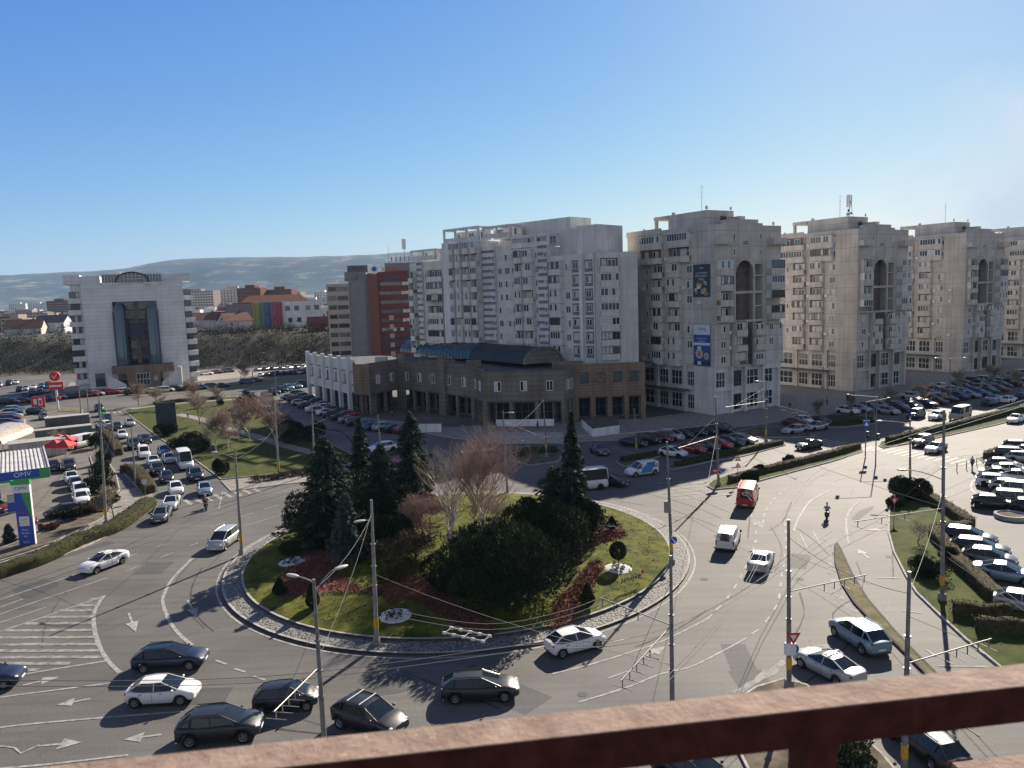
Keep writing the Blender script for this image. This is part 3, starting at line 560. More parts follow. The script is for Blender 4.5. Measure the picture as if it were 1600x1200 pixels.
def tower(C, rz, seed, label, banners=False, mast=False, ground='conc_tower'):
    rg = random.Random(seed); t = thing('apartment_tower', label, 'apartment block', (C.x, C.y, 0), rz, 'concrete apartment towers along the avenue')
    m = 'conc_tower'; mb = MB()
    # main volumes (x = along the avenue, y = depth); left face is the plane x=0, right face the plane y=0
    mb.box(0, 4.2, 0, 24.5, 9, 35.2, m); mb.box(4.2, 13, 3.2, 24.5, 9, 35.2, m); mb.box(13, 18.2, 0, 24.5, 9.002, 35.2, m)
    mb.box(4.2, 13, 0, 3.2, 29.3, 35.9, m); mb.box(4.9, 12.1, .3, 3.1, 35.9, 36.6, m)
    mb.box(0, 4.2, -.004, .25, 35.2, 35.5, m); mb.box(13, 18.2, -.004, .3, 35.2, 35.5, m); mb.box(-.004, .25, .25, 24.5, 35.2, 35.6, m)
    mb.box(-.3, 0, 14, 24.5, 34.9, 36.0, m)
    # arch under the lintel
    for k in range(8):
        a0 = math.pi * k / 8; a1 = math.pi * (k + 1) / 8; r = 2.35; cx = 8.3
        x0, x1 = cx - r * math.cos(a0), cx - r * math.cos(a1); z0, z1 = 26.6 + r * math.sin(a0), 26.6 + r * math.sin(a1)
        for yy in (.1, .55):
            mb.face([(x0, yy, z0), (x1, yy, z1), (x1, yy, 29.3), (x0, yy, 29.3)], m)
        mb.face([(x0, .1, z0), (x1, .1, z1), (x1, .55, z1), (x0, .55, z0)], m)
    mb.box(4.2, 5.95, .1, .55, 28.2, 29.3, m); mb.box(10.65, 13, .1, .55, 28.2, 29.3, m)
    for x in (5.4, 10.65): mb.box(x, x + .4, .12, .5, 12 if x > 9 else 17.2, 28.2, m)
    for z in (22.7, 17.2): mb.box(4.2, 13, .05, .6, z, z + .45, m)
    for z in (25.9, 20.1, 14.4): mb.box(4.2, 5.4, .14, .5, z, z + .25, m); mb.box(11.05, 13, .14, .5, z, z + .25, m)
    # lower projecting bay
    mb.box(4.6, 8.0, -.6, 3.2, 9, 17.2, m); mb.box(10.2, 18.4, -.5, 0, 9, 16.4, m)
    # commercial floors
    g = ground
    mb.box(.35, 17.8, .4, 24.2, 0, 9, g); mb.box(-.15, 4.4, -.15, 10, 4.5, 4.9, g); mb.box(-.1, .35, 0, .7, 0, 9, g); mb.box(-.1, .35, 7.4, 8.1, 0, 9, g); mb.box(-.1, .35, 15.5, 16.2, 0, 9, g); mb.box(-.1, .35, .7, 5.2, 0, 9, g)
    for x in (4.2, 7.9, 12.8, 17.3): mb.box(x, x + .5, -.35, .4, 0, 9, g)
    mb.box(12.9, 18.0, -.3, .2, 7.9, 9.0, g)
    # low rear wing towards the next tower, shop canopy along the side
    mb.box(18.2, 21.2, 4, 20, 0, 23.5, m); mb.box(21.2, 27.5, 9, 20, 0, 7.6, g); mb.box(18.1, 27.6, 7.4, 9, 3.9, 4.3, 'roof_grey'); mb.box(-1.7, -.16, 6.5, 24, 4.15, 4.45, 'roof_grey')
    # roof rooms
    mb.box(3.2, 10.5, 5, 15.5, 35.2, 38.7, m); mb.box(3.0, 10.7, 15.5, 19.6, 38.0, 38.7, m); mb.box(3.1, 3.7, 19, 19.5, 35.2, 38.0, m); mb.box(10, 10.6, 19, 19.5, 35.2, 38.0, m)
    mb.box(9, 10.6, 2.2, 5, 35.2, 37.4, m); mb.box(3.4, 3.9, 14.2, 14.7, 38.7, 39.2, m)
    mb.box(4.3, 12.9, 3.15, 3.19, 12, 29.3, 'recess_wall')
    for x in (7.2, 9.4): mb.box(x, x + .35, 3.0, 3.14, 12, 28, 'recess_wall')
    L = Face(t, 0, 24.5, -math.pi / 2, rg)    # travelling towards the corner, outward = -x
    Rr = Face(t, 0, 0, 0, rg)                 # outward = -y
    S = lambda s: 24.5 - s
    for k, z in enumerate(FL):
        L.win(S(6.3), .03, z, 1.5, 1.5, 2)
        if k < 7:
            L.win(S(18.4), .03, z, .7, 1.35, 1); L.bay(mb, S(10.2), z, 3.5, 'conc_balc', 1.3, .6, True); L.bay(mb, S(15), z, 3.4, 'conc_balc', 1.3, .6, True)
            if z > 17.8: Rr.bay(mb, 2.3, z, 3.3, 'conc_balc', 1.1, .5)
            else: Rr.win(2.3, .03, z, 1.4, 1.4, 2)
        else:
            L.bay(mb, S(8.8), z, 6.0, 'conc_balc', 1.25, .8, True); L.bay(mb, S(16.8), z, 6.6, 'conc_balc', 1.25, .5, True)
            Rr.win(5.2, .03, z + (2.9 if 0 else 0), .6, 1.3, 1); Rr.win(12.4, .03, z, .6, 1.3, 1)
            if k == 8: Rr.balcony(1.9, 0, z - 1.3, 3.5, 1.3, 'conc_balc'); Rr.balcony(16.4, 0, z - 1.3, 3.9, 1.4, 'conc_balc'); Rr.win(8.3, .03, z - 1.2, 1.6, 1.1, 3, cur=0)
        if 3 <= k < 7: Rr.bay(mb, 16, z, 3.8, 'conc_balc', 1.3, .7)
        if k < 3: Rr.win(14.9, .53, z, 1.2, 1.5, 2); Rr.win(17.5, .53, z, .8, 1.4, 1)
        if k < 3: Rr.bay(mb, 6.3, z, 3.0, 'conc_balc', .5, .8, n=.6)
        if k < 3: Rr.balcony(11.4, .5, z - 1.3, 3.2, .9, 'conc_balc'); Rr.win(11.6, .53, z, 2.2, 1.4, 3)
    ac = MB()
    for k in range(12):
        z = rg.choice(FL) - .9; s = rg.choice([3.6, 7.8, 12.6, 16.9, 19.6]); L.box(ac, S(s) - .4, S(s) + .4, 0, .35, z, z + .6, 'lamp_head' if 'lamp_head' in MATS else 'frame_white')
    for k in range(5): z = rg.choice(FL[:6]) - 1.0; Rr.box(ac, 3.7, 4.15, .0, .35, z, z + .6, 'frame_white')
    ac.build('air_conditioner', t)
    for z in FL[:5]: Rr.M2; o_ = Face(t, 18.2, 4, 0, rg); o_.win(1.5, .04, z, 1.2, 1.4, 2)
    for z in (6.6, 2.1):
        for s, w in ((1.9, 2.4), (6.2, 2.6), (10.4, 3.6), (14.6, 3.4)):
            if z > 4 or s > 3: Rr.win(s, -.36, z, w, 3.0, 3, 'frame_dark' if rg.random() < .5 else 'frame_white', 'glass_dark', 2, cur=0)
        for s, w in ((6.3, 2.0), (10.3, 3.0), (14.0, 2.6), (19, 4)): L.win(S(s), -.31, z, w, 2.9, 3, 'frame_white', 'glass_dark', 2, cur=0)
    Rr.win(2.3, .03 - .0, 6.6, 1.7, 3.0, 2, 'frame_white', 'glass_dark', 2, cur=0) if 0 else None
    Face(t, 3.2, 15.5, -math.pi / 2, rg)
    Face(t, 0, 5, 0, rg).win(7.6, .03, 37.2, 1.5, .9, 2, 'frame_dark', 'glass_dark', cur=0)
    mb.build('wall', t)
    a = MB(); aerial(a, 6, 9, 38.7, 5.2); a.build('aerial', t); dish(3.6, 5.5, 38.7, t); dish(17, 1, 35.5, t); dish(.6, 20, 35.6, t, .35); dish(10, 5.4, 38.7, t, .35)
    if mast:
        q = MB(); q.tube((8, 8, 38.7), (8, 8, 44.0), .09, m='steel_pole'); q.tube((8, 8, 43), (9.6, 8, 38.7), .05, m='steel_pole')
        for dx, dy in ((-.6, 0), (.6, 0), (0, .6)): q.box(8 + dx - .17, 8 + dx + .17, 8 + dy - .1, 8 + dy + .1, 41.2, 43.9, 'white_metal'); q.tube((8, 8, 42.5), (8 + dx, 8 + dy, 42.5), .04, m='steel_pole')
        for dz, dx in ((39.8, .5), (40.4, -.5), (39.6, -.4)): q.sphere((8 + dx, 7.9, dz), (.32, .12, .32), 'plastic', 10, 6)
        q.build('phone_mast', t)
    return t
D1 = R(31)
T1 = tower(Vector((37.9, 143.0)), D1, 11, 'concrete apartment tower with the two hanging advertising banners on its blank corner', True, ground='conc_white')
T2 = tower(Vector((75.7, 168.0)), D1, 22, 'concrete apartment tower with the phone mast on its roof, right of the bannered tower', False, True)
T3 = tower(Vector((115.0, 195.0)), D1, 33, 'concrete apartment tower behind the far car park, second from the right edge')
T4 = tower(Vector((154.5, 219.5)), D1, 44, 'farthest concrete apartment tower, cut off by the right edge of the view')
def text(s, size, m, parent, M, name='lettering', ext=.02, align='CENTER', shear=0):
    c = bpy.data.curves.new(name, 'FONT'); c.body = s; c.size = size; c.extrude = ext; c.align_x = align; c.align_y = 'CENTER'; c.shear = shear; c.materials.append(MATS[m]); c.resolution_u = 3
    tmp = bpy.data.objects.new(name, c); me = bpy.data.meshes.new_from_object(tmp); bpy.data.objects.remove(tmp); o = bpy.data.objects.new(name, me); COL.objects.link(o); o.parent = parent; o.matrix_local = M; return o
# two banners on tower 1: canvas panels hung 10 cm off the wall
nmat('banner_dark', (.035, .055, .065), .6, var=.2, scale=.5); nmat('banner_blue', (.04, .07, .30), .6); nmat('banner_white', (.62, .66, .70), .6); nmat('food_a', (.45, .22, .08), .7, col2=(.6, .45, .28), scale=3); nmat('food_b', (.35, .10, .06), .7, col2=(.5, .3, .12), scale=4)
def banner(z0, z1, label, kind):
    B = thing('advertising_banner', label, 'banner', (T1.location.x, T1.location.y, 0), D1)
    y0, y1 = .9, 5.2; mb = MB(); w = y1 - y0; X = -.16
    if kind == 0:
        mb.box(X, X + .08, y0, y1, z0, z1, 'banner_dark'); mb.build('canvas', B); mb = MB()
        rg = random.Random(5)
        for k in range(16):
            yy = y0 + .5 + rg.random() * (w - 1.0); zz = z0 + .6 + rg.random() * 2.2; r = .18 + rg.random() * .3
            mb.face([(X - .01 - k * .001, yy + r * math.cos(a * .628) * 1.2, zz + r * math.sin(a * .628)) for a in range(10)], rg.choice(['food_a', 'food_b', 'curtain_warm', 'curtain']))
        mb.build('printed_picture', B)
        for s, z, sz in (('SALA', z1 - .7, .45), ('CEL MAI BUN', z1 - 1.65, .5), ('RESTAURANT', z1 - 2.2, .5), ('GRILL', z1 - 2.8, .6)):
            text(s, sz, 'frame_white', B, Matrix.Translation((X - .01, (y0 + y1) / 2, z)) @ Matrix.Rotation(R(-90), 4, 'Z') @ Matrix.Rotation(R(90), 4, 'X'), ext=.004)
    else:
        mb.box(X, X + .08, y0, y1, z0, z1, 'banner_blue'); mb.build('canvas', B); mb = MB()
        mb.box(X - .012, X, y0 + .01, y1 - .01, z1 - 1.9, z1 - .01, 'banner_white'); mb.box(X - .012, X, y0 + .01, y1 - .01, z0 + 3.9, z0 + 4.4, 'banner_white')
        mb.box(X - .012, X, y0 + .01, y1 - .01, z0 + .02, z0 + .9, 'glass_mid')
        for cy, cz, r in ((3.7, z0 + 2.3, .95), (1.9, z0 + 1.9, .65)):
            mb.face([(X - .02, cy + r * math.cos(a * .52), cz + r * math.sin(a * .52)) for a in range(12)], 'curtain'); mb.face([(X - .03, cy + r * .7 * math.cos(a * .52), cz + r * .7 * math.sin(a * .52)) for a in range(12)], 'food_a'); mb.face([(X - .04, cy + r * .35 * math.cos(a * .52), cz - .2 + r * .35 * math.sin(a * .52)) for a in range(12)], 'food_b')
        mb.build('printed_picture', B)
        for s, z, sz, mm in (('Dining', z1 - .8, .8, 'banner_blue'), ('Comanda acum', z1 - 2.6, .42, 'frame_white'), ('la domiciliu', z1 - 3.1, .42, 'frame_white')):
            text(s, sz, mm, B, Matrix.Translation((X - .02, (y0 + y1) / 2, z)) @ Matrix.Rotation(R(-90), 4, 'Z') @ Matrix.Rotation(R(90), 4, 'X'), ext=.004)
    return B
banner(22.3, 28.4, 'dark advertising banner with food picture, upper of the two on the tower corner', 0)
banner(9.3, 17.1, 'blue and white advertising banner, lower of the two on the tower corner', 1)

# ---------------------------------------------------------------- pale apartment block: five adjoining stepped sections
FW = [11.9 + 2.87 * k for k in range(8)]
A0 = Vector((18.6, 152.6)); DA = R(136)
def section(s0, s1, ztop, cols, label, seed, pergola=None, proud=0, pent=None, extra=None, m='conc_white', bm='conc_lightbalc', deep=13):
    rg = random.Random(seed); o = A0 + Vector((math.cos(DA), math.sin(DA))) * s1
    t = thing('apartment_block', label, 'apartment block', (o.x, o.y, 0), DA - math.pi, 'sections of the pale apartment block'); Lw = s1 - s0
    F = Face(t, 0, 0, 0, rg); mb = MB(); F.box(mb, 0, Lw, -deep, proud, 0, ztop, m)
    for sa, sb, kind in cols:
        a, b = s1 - sb, s1 - sa; c = (a + b) / 2; w = b - a; zs = [z for z in FW + [34.9] if z < ztop - 1]
        if kind == 'stripe':
            F.box(mb, a, b, proud, proud + .5, 0, ztop + .3, m)
            z = 9
            while z < ztop: F.box(mb, a + .02, b - .02, proud + .5, proud + .53, z, z + .62, 'grey_stripe'); z += 1.43
            for z in zs[::1]: F.win(b - .55, proud + .56, z, .6, 1.1, 1)
            continue
        if kind == 'pilaster': F.box(mb, a, b, proud, proud + .6, 0, ztop + .2, 'conc_light'); continue
        for k, z in enumerate(zs):
            if kind == 'win': F.win(c, proud + .03, z, min(1.5, w * .9), 1.5, 2)
            elif kind == 'bay': F.bay(mb, c, z, w, bm, 1.3, .6, False, proud)
            elif kind == 'rbay': F.bay(mb, c, z, w, bm, 1.4, .75, True, proud)
            elif kind == 'inset':
                F.box(mb, a, b, proud, proud + .02, z - 1.15, z + 1.25, 'grey_wall'); F.win(c, proud + .05, z + .2, w * .7, 1.4, 2)
                F.box(mb, a - .05, b + .05, proud, proud + .2, z + 1.25, z + 1.4, m)
    if pergola:
        for (a, b, z0, z1) in pergola:
            a, b = s1 - b, s1 - a
            F.box(mb, a, b, proud - .45, proud + .02, z1 - .5, z1, m); F.box(mb, a, b, proud - 4, proud - 3.6, z0, z1 - .6, m)
            n = max(1, int((b - a) / 3.2))
            for k in range(n + 1):
                q = a + (b - a - .4) * k / n; F.box(mb, q, q + .4, proud - .43, proud, z0, z1 - .5, m); F.box(mb, q + .02, q + .36, proud - 3.6, proud - .45, z1 - .45, z1 - .05, m)
            for k in range(n): F.win(a + (b - a) * (k + .5) / n, proud - 3.55, z0 + 1.4, 1.8, 1.6, 2)
            F.box(mb, a, b, proud - .2, proud + .01, z0, z0 + 1.0, m)
    if pent:
        for (a, b, d0, d1, z0, z1) in pent: F.box(mb, s1 - b, s1 - a, -d1, -d0, z0, z1, m)
    if extra: extra(F, mb, s1, t)
    mb.build('wall', t); return t
section(46, 60, 32.5, [(46.6, 52.4, 'bay'), (53.2, 54.2, 'win'), (54.8, 56.8, 'stripe'), (57.4, 59.4, 'bay')], 'far left end section of the long pale apartment block beside the red hotel', 51, [(50, 59.5, 33.0, 35.6)], 0, [(46, 50, 1, 8, 32.5, 35.5)])
section(33.5, 46, 36.2, [(33.7, 36, 'bay'), (36.4, 38.9, 'rbay'), (39.3, 41.4, 'rbay'), (41.8, 43.6, 'rbay'), (43.8, 46, 'pilaster')], 'tall second section of the long pale block with an open frame roof terrace', 52, [(34, 46, 36.4, 39.6)], .8)
section(24.5, 33.5, 34.5, [(24.7, 27, 'win'), (27.4, 28.8, 'win'), (29.3, 33.3, 'stripe')], 'striped grey section in the middle of the long pale apartment block', 53, [(24.6, 33.4, 36.5, 39.2)], .2, [(12, 33, 5, 12, 34.5, 39.8)])
section(13.4, 24.5, 33.6, [(13.6, 16.2, 'stripe'), (16.4, 17.4, 'win'), (17.6, 20.4, 'rbay'), (20.6, 23.0, 'rbay'), (23.2, 24.3, 'win')], 'section of the long pale block with paired round balconies right of the striped one', 54, [(13.5, 24.4, 33.8, 36.4)], .5)
section(2, 13.4, 31.6, [(2.3, 4.3, 'inset'), (4.6, 5.4, 'pilaster'), (5.6, 7.6, 'inset'), (8, 9.4, 'win'), (10, 13.2, 'rbay')], 'section of the long pale block under the tall blank roof box', 55, None, .3, [(1.6, 6.8, .5, 9, 31.6, 37.2), (6.8, 13.4, 3, 12, 31.6, 37.0)])
# near end section facing the camera
def near_end():
    rg = random.Random(56); t = thing('apartment_block', 'plain near end section of the long pale block joined to the bannered tower', 'apartment block', (17.4, 152.2, 0), R(8), 'sections of the pale apartment block')
    F = Face(t, 0, 0, 0, rg); mb = MB(); mb.box(0, 8.2, 0, 13, 0, 31.6, 'conc_white')
    for z in FW[:7]: F.bay(mb, 2.3, z, 3.9, 'conc_lightbalc', .9, .7)
    for z in (6.5, 2.5): F.win(2.4, .03, z, 3, 2.4, 3, 'frame_dark', 'glass_dark', cur=0)
    mb.build('wall', t)
near_end()
# ---------------------------------------------------------------- low shop building with the barrel vault
def seg_face(root, p, q, rg): 
    return Face(root, p[0], p[1], math.atan2(q[1] - p[1], q[0] - p[0]), rg), math.hypot(q[0] - p[0], q[1] - p[1])
LB = thing('shopping_gallery', 'long low shop building with striped beige fronts, arcades and a glazed barrel vault', 'shop building')
lbp = [(-50.5, 190.0), (-33.5, 162.5), (-33.2, 160.2), (-29.6, 159.0), (-24.5, 167.5), (-14.5, 156.5), (-7.6, 148.2), (-5.4, 141.2), (9.6, 139.6), (11.6, 143.2), (25.0, 143.6)]
lbh = [11.2, 10.8, 10.6, 10.6, 10.0, 10.4, 10.2, 9.8, 9.8, 10.6, 10.6]
mb = MB(); rg = random.Random(3)
P = lbp + [(30, 158), (-8, 178), (-34, 200), (-44, 200)]
rp = ccw(P); tri_poly(mb, rp, 9.3, 'roof_grey')
for i in range(len(lbp) - 1):
    p, q = lbp[i], lbp[i + 1]; F, L = seg_face(LB, p, q, rg); zt = lbh[i]; mm = 'conc_light' if i < 1 else ('striped' if i not in (1, 2, 9) else 'brown_front')
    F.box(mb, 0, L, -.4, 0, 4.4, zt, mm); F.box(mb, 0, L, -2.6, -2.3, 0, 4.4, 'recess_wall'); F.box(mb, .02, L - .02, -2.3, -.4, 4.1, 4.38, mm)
    if i in (0,):   # pale front, vertical fins and paired windows
        for k in range(6):
            s = 2 + k * (L - 4) / 5; F.box(mb, s - .45, s + .45, 0, .8, 0, zt + .7, 'conc_light')
            if k < 5:
                c = s + (L - 4) / 10; F.box(mb, s + .45, s + (L - 4) / 5 - .45, .0, .35, 3.9, 5.2, 'conc_light')
                F.win(c - .8, .05, 7, .8, 2.2, 1, 'frame_dark'); F.win(c + .8, .05, 7, .8, 2.2, 1, 'frame_dark')
        for z in (5.8, 8.6): F.box(mb, 0, L, 0, .06, z, z + .3, 'grey_stripe')
        for k in range(5): F.win(4.2 + k * 5.6, -2.2, 2.0, 4, 3.2, 4, 'frame_dark', 'glass_dark', cur=0)
    elif i == 9:
        for k in range(5):
            s = .4 + k * (L - .8) / 4; F.box(mb, s - .45, s + .45, -.4, .12, 0, 4.4, mm)
            if k < 4: c = s + (L - .8) / 8; F.win(c, .03, 8.0, 1.7, 2.1, 1, 'frame_dark', 'glass_mid', cur=0); F.win(c, -2.2, 2.2, 2.3, 3.6, 2, 'frame_dark', 'glass_dark', 2, cur=0)
    elif L > 4:
        n = max(2, round(L / 5.2))
        for k in range(n + 1): s = .35 + k * (L - .7) / n; F.box(mb, s - .35, s + .35, -.4, .1, 0, 4.4, 'striped')
        for k in range(n): c = .35 + (k + .5) * (L - .7) / n; F.win(c, .03, 7.2, 1.3, 1.9, 2, 'frame_white', 'glass_dark'); F.win(c, -2.2, 2.1, (L - .7) / n - 1.0, 3.4, 3, 'frame_dark', 'glass_dark', 2, cur=0)
        if i in (4, 5): F.box(mb, 0, 2.2, 0, .7, 0, 12.0, 'striped')
        F.box(mb, 0, L, 0, .22, 4.4, 4.75, 'striped'); F.box(mb, 0, L, -.45, .15, zt, zt + .18, 'striped')
mb.build('wall', LB)
# vault: a half cylinder running away to the back left
mb = MB(); gb = MB(); a = Vector((6.5, 153.5, 10.2)); d = Vector((math.cos(R(123)), math.sin(R(123)), 0)); s = Vector((-d.y, d.x, 0)); r = 4.6
def arc(o, rr, n=12): return [o + s * (rr * math.cos(math.pi * k / n)) + Vector((0, 0, rr * .68 * math.sin(math.pi * k / n))) for k in range(n + 1)]
nmat('vault_metal', (.022, .026, .03), .6, metal=.0, var=.2, scale=.5); nmat('vault_glass', (.018, .06, .07), .25, spec=.6, var=.3, scale=.6)
mb.grid([arc(a, r), arc(a + d * 22, r)], 'vault_metal'); mb.grid([arc(a + d * 22, r), arc(a + d * 58, r)], 'vault_glass')
g = MB(); g.face([tuple(q) for q in arc(a - d * .02, r - .15)], 'striped'); g.grid([arc(a - d * .3, r + .25), arc(a + d * .3, r + .25)], 'striped'); g.grid([arc(a - d * .3, r - .25), arc(a - d * .3, r + .25)], 'striped'); g.build('gable', LB)
for k in range(25):
    q = arc(a + d * (22 + k * 1.5), r + .03)
    for x, y in zip(q[:-1], q[1:]): mb.tube(x, y, .07, n=4, m='vault_metal', cap=False)
mb.build('barrel_vault', LB)
for bx in ((-30, -27.5, 169, 171, 9.3, 11.2, 'conc_balc'), (-20, -12, 163, 164, 9.3, 10.6, 'striped'), (8, 14, 149, 151, 9.3, 10.6, 'striped'), (-9, -6, 152, 154, 9.3, 11.2, 'striped')): mb = MB(); mb.box(*bx); mb.build('roof_unit', LB)
# small sign: red cube shop letters on the gallery corner
mb = MB(); nmat('sign_red', (.55, .03, .03), .5); nmat('sign_blue', (.02, .08, .4), .5); nmat('sign_green', (.05, .35, .08), .5)
mb.box(-49.9, -49.2, 188.2, 188.4, 3.2, 6.5, 'sign_red'); tag(mb.build('shop_sign'), 'tall narrow red sign on the far left corner of the low gallery', 'sign')
# white planter walls before the gallery
mb = MB(); pp = ccw(gp([(909, 668), (968, 662), (968, 678), (926, 684)])); mb.prism(pp, 0, 1.5, 'soil', 'conc_light'); tag(mb.build('planter'), 'white walled planter with sloping top in front of the gallery right wing', 'planter')
mb = MB(); pp = ccw(gp([(640, 667), (690, 668), (690, 676), (640, 676)])); mb.prism(pp, 0, 1.6, 'soil', 'conc_light'); tag(mb.build('planter'), 'white walled planter in front of the middle of the gallery behind the bare birches', 'planter')
mb = MB(); pp = gp([(776, 672), (866, 671)]); F, L = seg_face(None, pp[0], pp[1], rg); F.box(mb, 0, L, 0, .3, .7, 1.9, 'conc_light'); tag(mb.build('terrace_wall'), 'long low white terrace wall before the gallery portico', 'wall')

# ---------------------------------------------------------------- red and grey office tower
RT = thing('office_tower', 'red and cream office tower with ribbon windows and antennas on the roof', 'office tower', (-62.5, 266, 0), R(6))
rg = random.Random(8); F = Face(RT, 0, 0, 0, rg); mb = MB()
F.box(mb, 0, 7.5, -14, 0, 0, 29.6, 'beige_wall'); F.box(mb, 7.5, 13, -14, -.3, 0, 30.6, 'grey_wall'); F.box(mb, 11.0, 15.5, -16, -.5, 0, 32.6, 'grey_wall'); F.box(mb, 14.2, 17.5, -15.5, .8, 0, 32.8, 'orange_wall')
F.box(mb, 17.5, 30.5, -14, 0, 0, 33.2, 'red_wall'); F.box(mb, 30.5, 36.5, -14, -.01, 0, 33.0, 'beige_wall')
F.box(mb, 6, 13, -12, -3, 30.6, 33.6, 'grey_wall'); F.box(mb, 20, 35, -12, -2, 33.2, 36.2, 'grey_wall'); F.box(mb, 7, 14, -9, -4, 33.6, 35.8, 'roof_grey')
mb.build('wall', RT)
for k in range(8):
    z = 5.8 + 3.15 * k
    F.win(1.9, .03, z, 2.6, 1.5, 2, 'frame_dark', cur=0); F.win(5.4, .03, z, 3.6, 1.5, 3, 'frame_dark', cur=0)
    F.win(24 - rg.random(), .03, z + 1.2, 11.5, 1.35, 9, 'red_wall' if k % 3 == 0 else 'frame_dark', 'glass_mid', cur=rg.choice([0, 6, 40])); F.win(33.4, .03, z + 1.2, 5.4, 1.45, 4, 'frame_dark', 'glass_dark', cur=0)
q = MB()
for k in range(5): q.box(20.8 + 0, 22.3, -.1 - .14, -.03, 4 + k * 3.15 * 1.0, 5.6 + k * 3.15, 'beige_wall')
q.build('wall_panel', RT)
q = MB(); q.tube((27, 5, 36), (27, 5, 43), .12, m='white_metal'); q.box(26.2, 27.6, 4.8, 5.2, 41, 44.5, 'white_metal')
for k in range(9): x = 22.5 + k * 1.5; q.tube((x, 4, 36), (x, 4, 37.8 + rg.random() * 2), .07, m='steel_pole'); q.box(x - .2, x + .2, 3.9, 4.1, 37.0, 38.4, 'steel_pole')
q.tube((21.5, 3, 36.2), (21.5, 3, 42), .05, m='steel_pole'); q.build('phone_mast', RT)
q = MB(); q.face([(16.6 + 1.5 * math.cos(a * .52), -1.0, 34.0 + 1.5 * math.sin(a * .52)) for a in range(12)], 'frame_white'); q.face([(16.6 + .9 * math.cos(a * .52), -1.02, 34.2 + .8 * math.sin(a * .52)) for a in range(12)], 'sign_blue'); q.build('round_sign', RT)
text('RE/MAX', 2.0, 'sign_red', RT, Matrix.Translation((22.5, -.3, 33.9)) @ Matrix.Rotation(R(90), 4, 'X')); text('HOTEL', 1.6, 'sign_blue', RT, Matrix.Translation((22.5, -.2, 31.2)) @ Matrix.Rotation(R(90), 4, 'X'))
q = MB()
for k in range(14): q.tube((k * 1.0 + .2, .1, 29.6 if k < 8 else 30.6), (k * 1.0 + .2, .1, 31.2 if k < 8 else 32), .05, m='wire_light', n=4)
q.tube((.2, .1, 31.2), (7.4, .1, 31.2), .05, m='wire_light'); q.build('railing', RT)

# ---------------------------------------------------------------- white office building with the tall portal
OB = thing('office_building', 'big white stone office building with a tall portal, glass stair towers and arched glass roof', 'office building', (-133.2 + 4.9 * math.cos(R(24)), 226.0 + 4.9 * math.sin(R(24)), 0), R(24)); OB.scale = (.87, 1, 1)
nmat('bridge_blue', (.03, .035, .10), .4, var=.4, scale=.8); rg = random.Random(9); F = Face(OB, 0, 0, 0, rg); mb = MB(); w = 'ashlar'
F.box(mb, 3.2, 12.2, -20, 0, 0, 31.6, w); F.box(mb, 26.2, 35, -20, 0, 0, 31.6, w); F.box(mb, 12.2, 26.2, -6, 0, 25.8, 31.6, w); F.box(mb, 12.2, 26.2, -20, -6.01, 25.8, 31.4, w)
F.box(mb, 12.2, 26.2, -9.5, -9.2, 0, 25.8, 'glass_mid'); F.box(mb, 12.22, 26.18, -9.2, -.6, 6.2, 6.5, 'roof_grey')
for k in range(6): F.box(mb, 14.5, 24, -8.9, -8.6, 7.5 + 3.1 * k, 7.8 + 3.1 * k, 'frame_dark')
F.box(mb, 18.4, 19.8, -8.5, -7.4, 6.5, 25.8, 'beige_wall'); F.box(mb, 14.5, 24, -8.6, -8.3, 20.5, 23, 'curtain_warm')
F.box(mb, 14.6, 23.9, -6, -3.6, 15.2, 18.9, 'bridge_blue'); 
# side wings with banded balconies
F.box(mb, -.2, 3.2, -18, -2, 0, 31.2, w); F.box(mb, 35, 37.6, -18, -3, 0, 26, w)
F.box(mb, -2, 3.0, -16, -1.2, 31.2, 34.0, w); F.box(mb, 33, 37.8, -14, -1, 31.6, 34.0, w); F.box(mb, 3, 9, -10, -1.5, 31.6, 33.6, w); F.box(mb, 28, 33, -10, -1.5, 31.6, 33.6, w)
mb.build('wall', OB)
for k in range(8):
    z = 3.4 + 3.45 * k; b = MB(); F.box(b, -1.2, 3.1, -2, -.9, z - 1.9, z - .4, 'conc_light'); b.build('balcony', OB)
    F.win(.8, -1.95, z + .6, 3.0, 1.9, 3, 'frame_dark', cur=rg.choice([0, 2, 1])); b = MB(); F.box(b, 35.1, 38.6, -3, -1.6, z - 1.9, z - .4, 'conc_light'); b.build('balcony', OB); F.win(36.4, -2.9, z + .6, 2.4, 1.8, 2, 'frame_dark', 'glass_mid', cur=0)
for x in (14.1, 24.3):
    q = MB(); rows = []
    for z in (6.5, 22.8, 24.6, 25.4): 
        r_ = 2.0 if z < 24 else (1.3 if z < 25 else .2); rows.append([(x + r_ * math.cos(a * .3927), -.6 + 1.4 - 1.4 + r_ * math.sin(a * .3927) * .9, z) for a in range(16)])
    q.grid(rows, 'glass_blue', True)
    for a in range(16): q.tube((x + 2.03 * math.cos(a * .3927), -.6 + 1.83 * math.sin(a * .3927), 6.5), (x + 2.03 * math.cos(a * .3927), -.6 + 1.83 * math.sin(a * .3927), 22.8), .06, n=4, m='frame_dark', cap=False)
    for z in range(8, 23, 2): q.tube((x - 2.0, -.6, z), (x - .9, -2.3, z), .05, n=4, m='frame_dark'); q.tube((x - .9, -2.3, z), (x + .9, -2.3, z), .05, n=4, m='frame_dark'); q.tube((x + .9, -2.3, z), (x + 2.0, -.6, z), .05, n=4, m='frame_dark')
    q.build('stair_tower', OB)
q = MB(); c = (19.1, 0, 31.6); n = 14
pts = [(c[0] + 5.2 * math.cos(math.pi * k / n), -.6, c[2] + 2.9 * math.sin(math.pi * k / n)) for k in range(n + 1)]; pb = [(p[0], 12, p[2]) for p in pts]
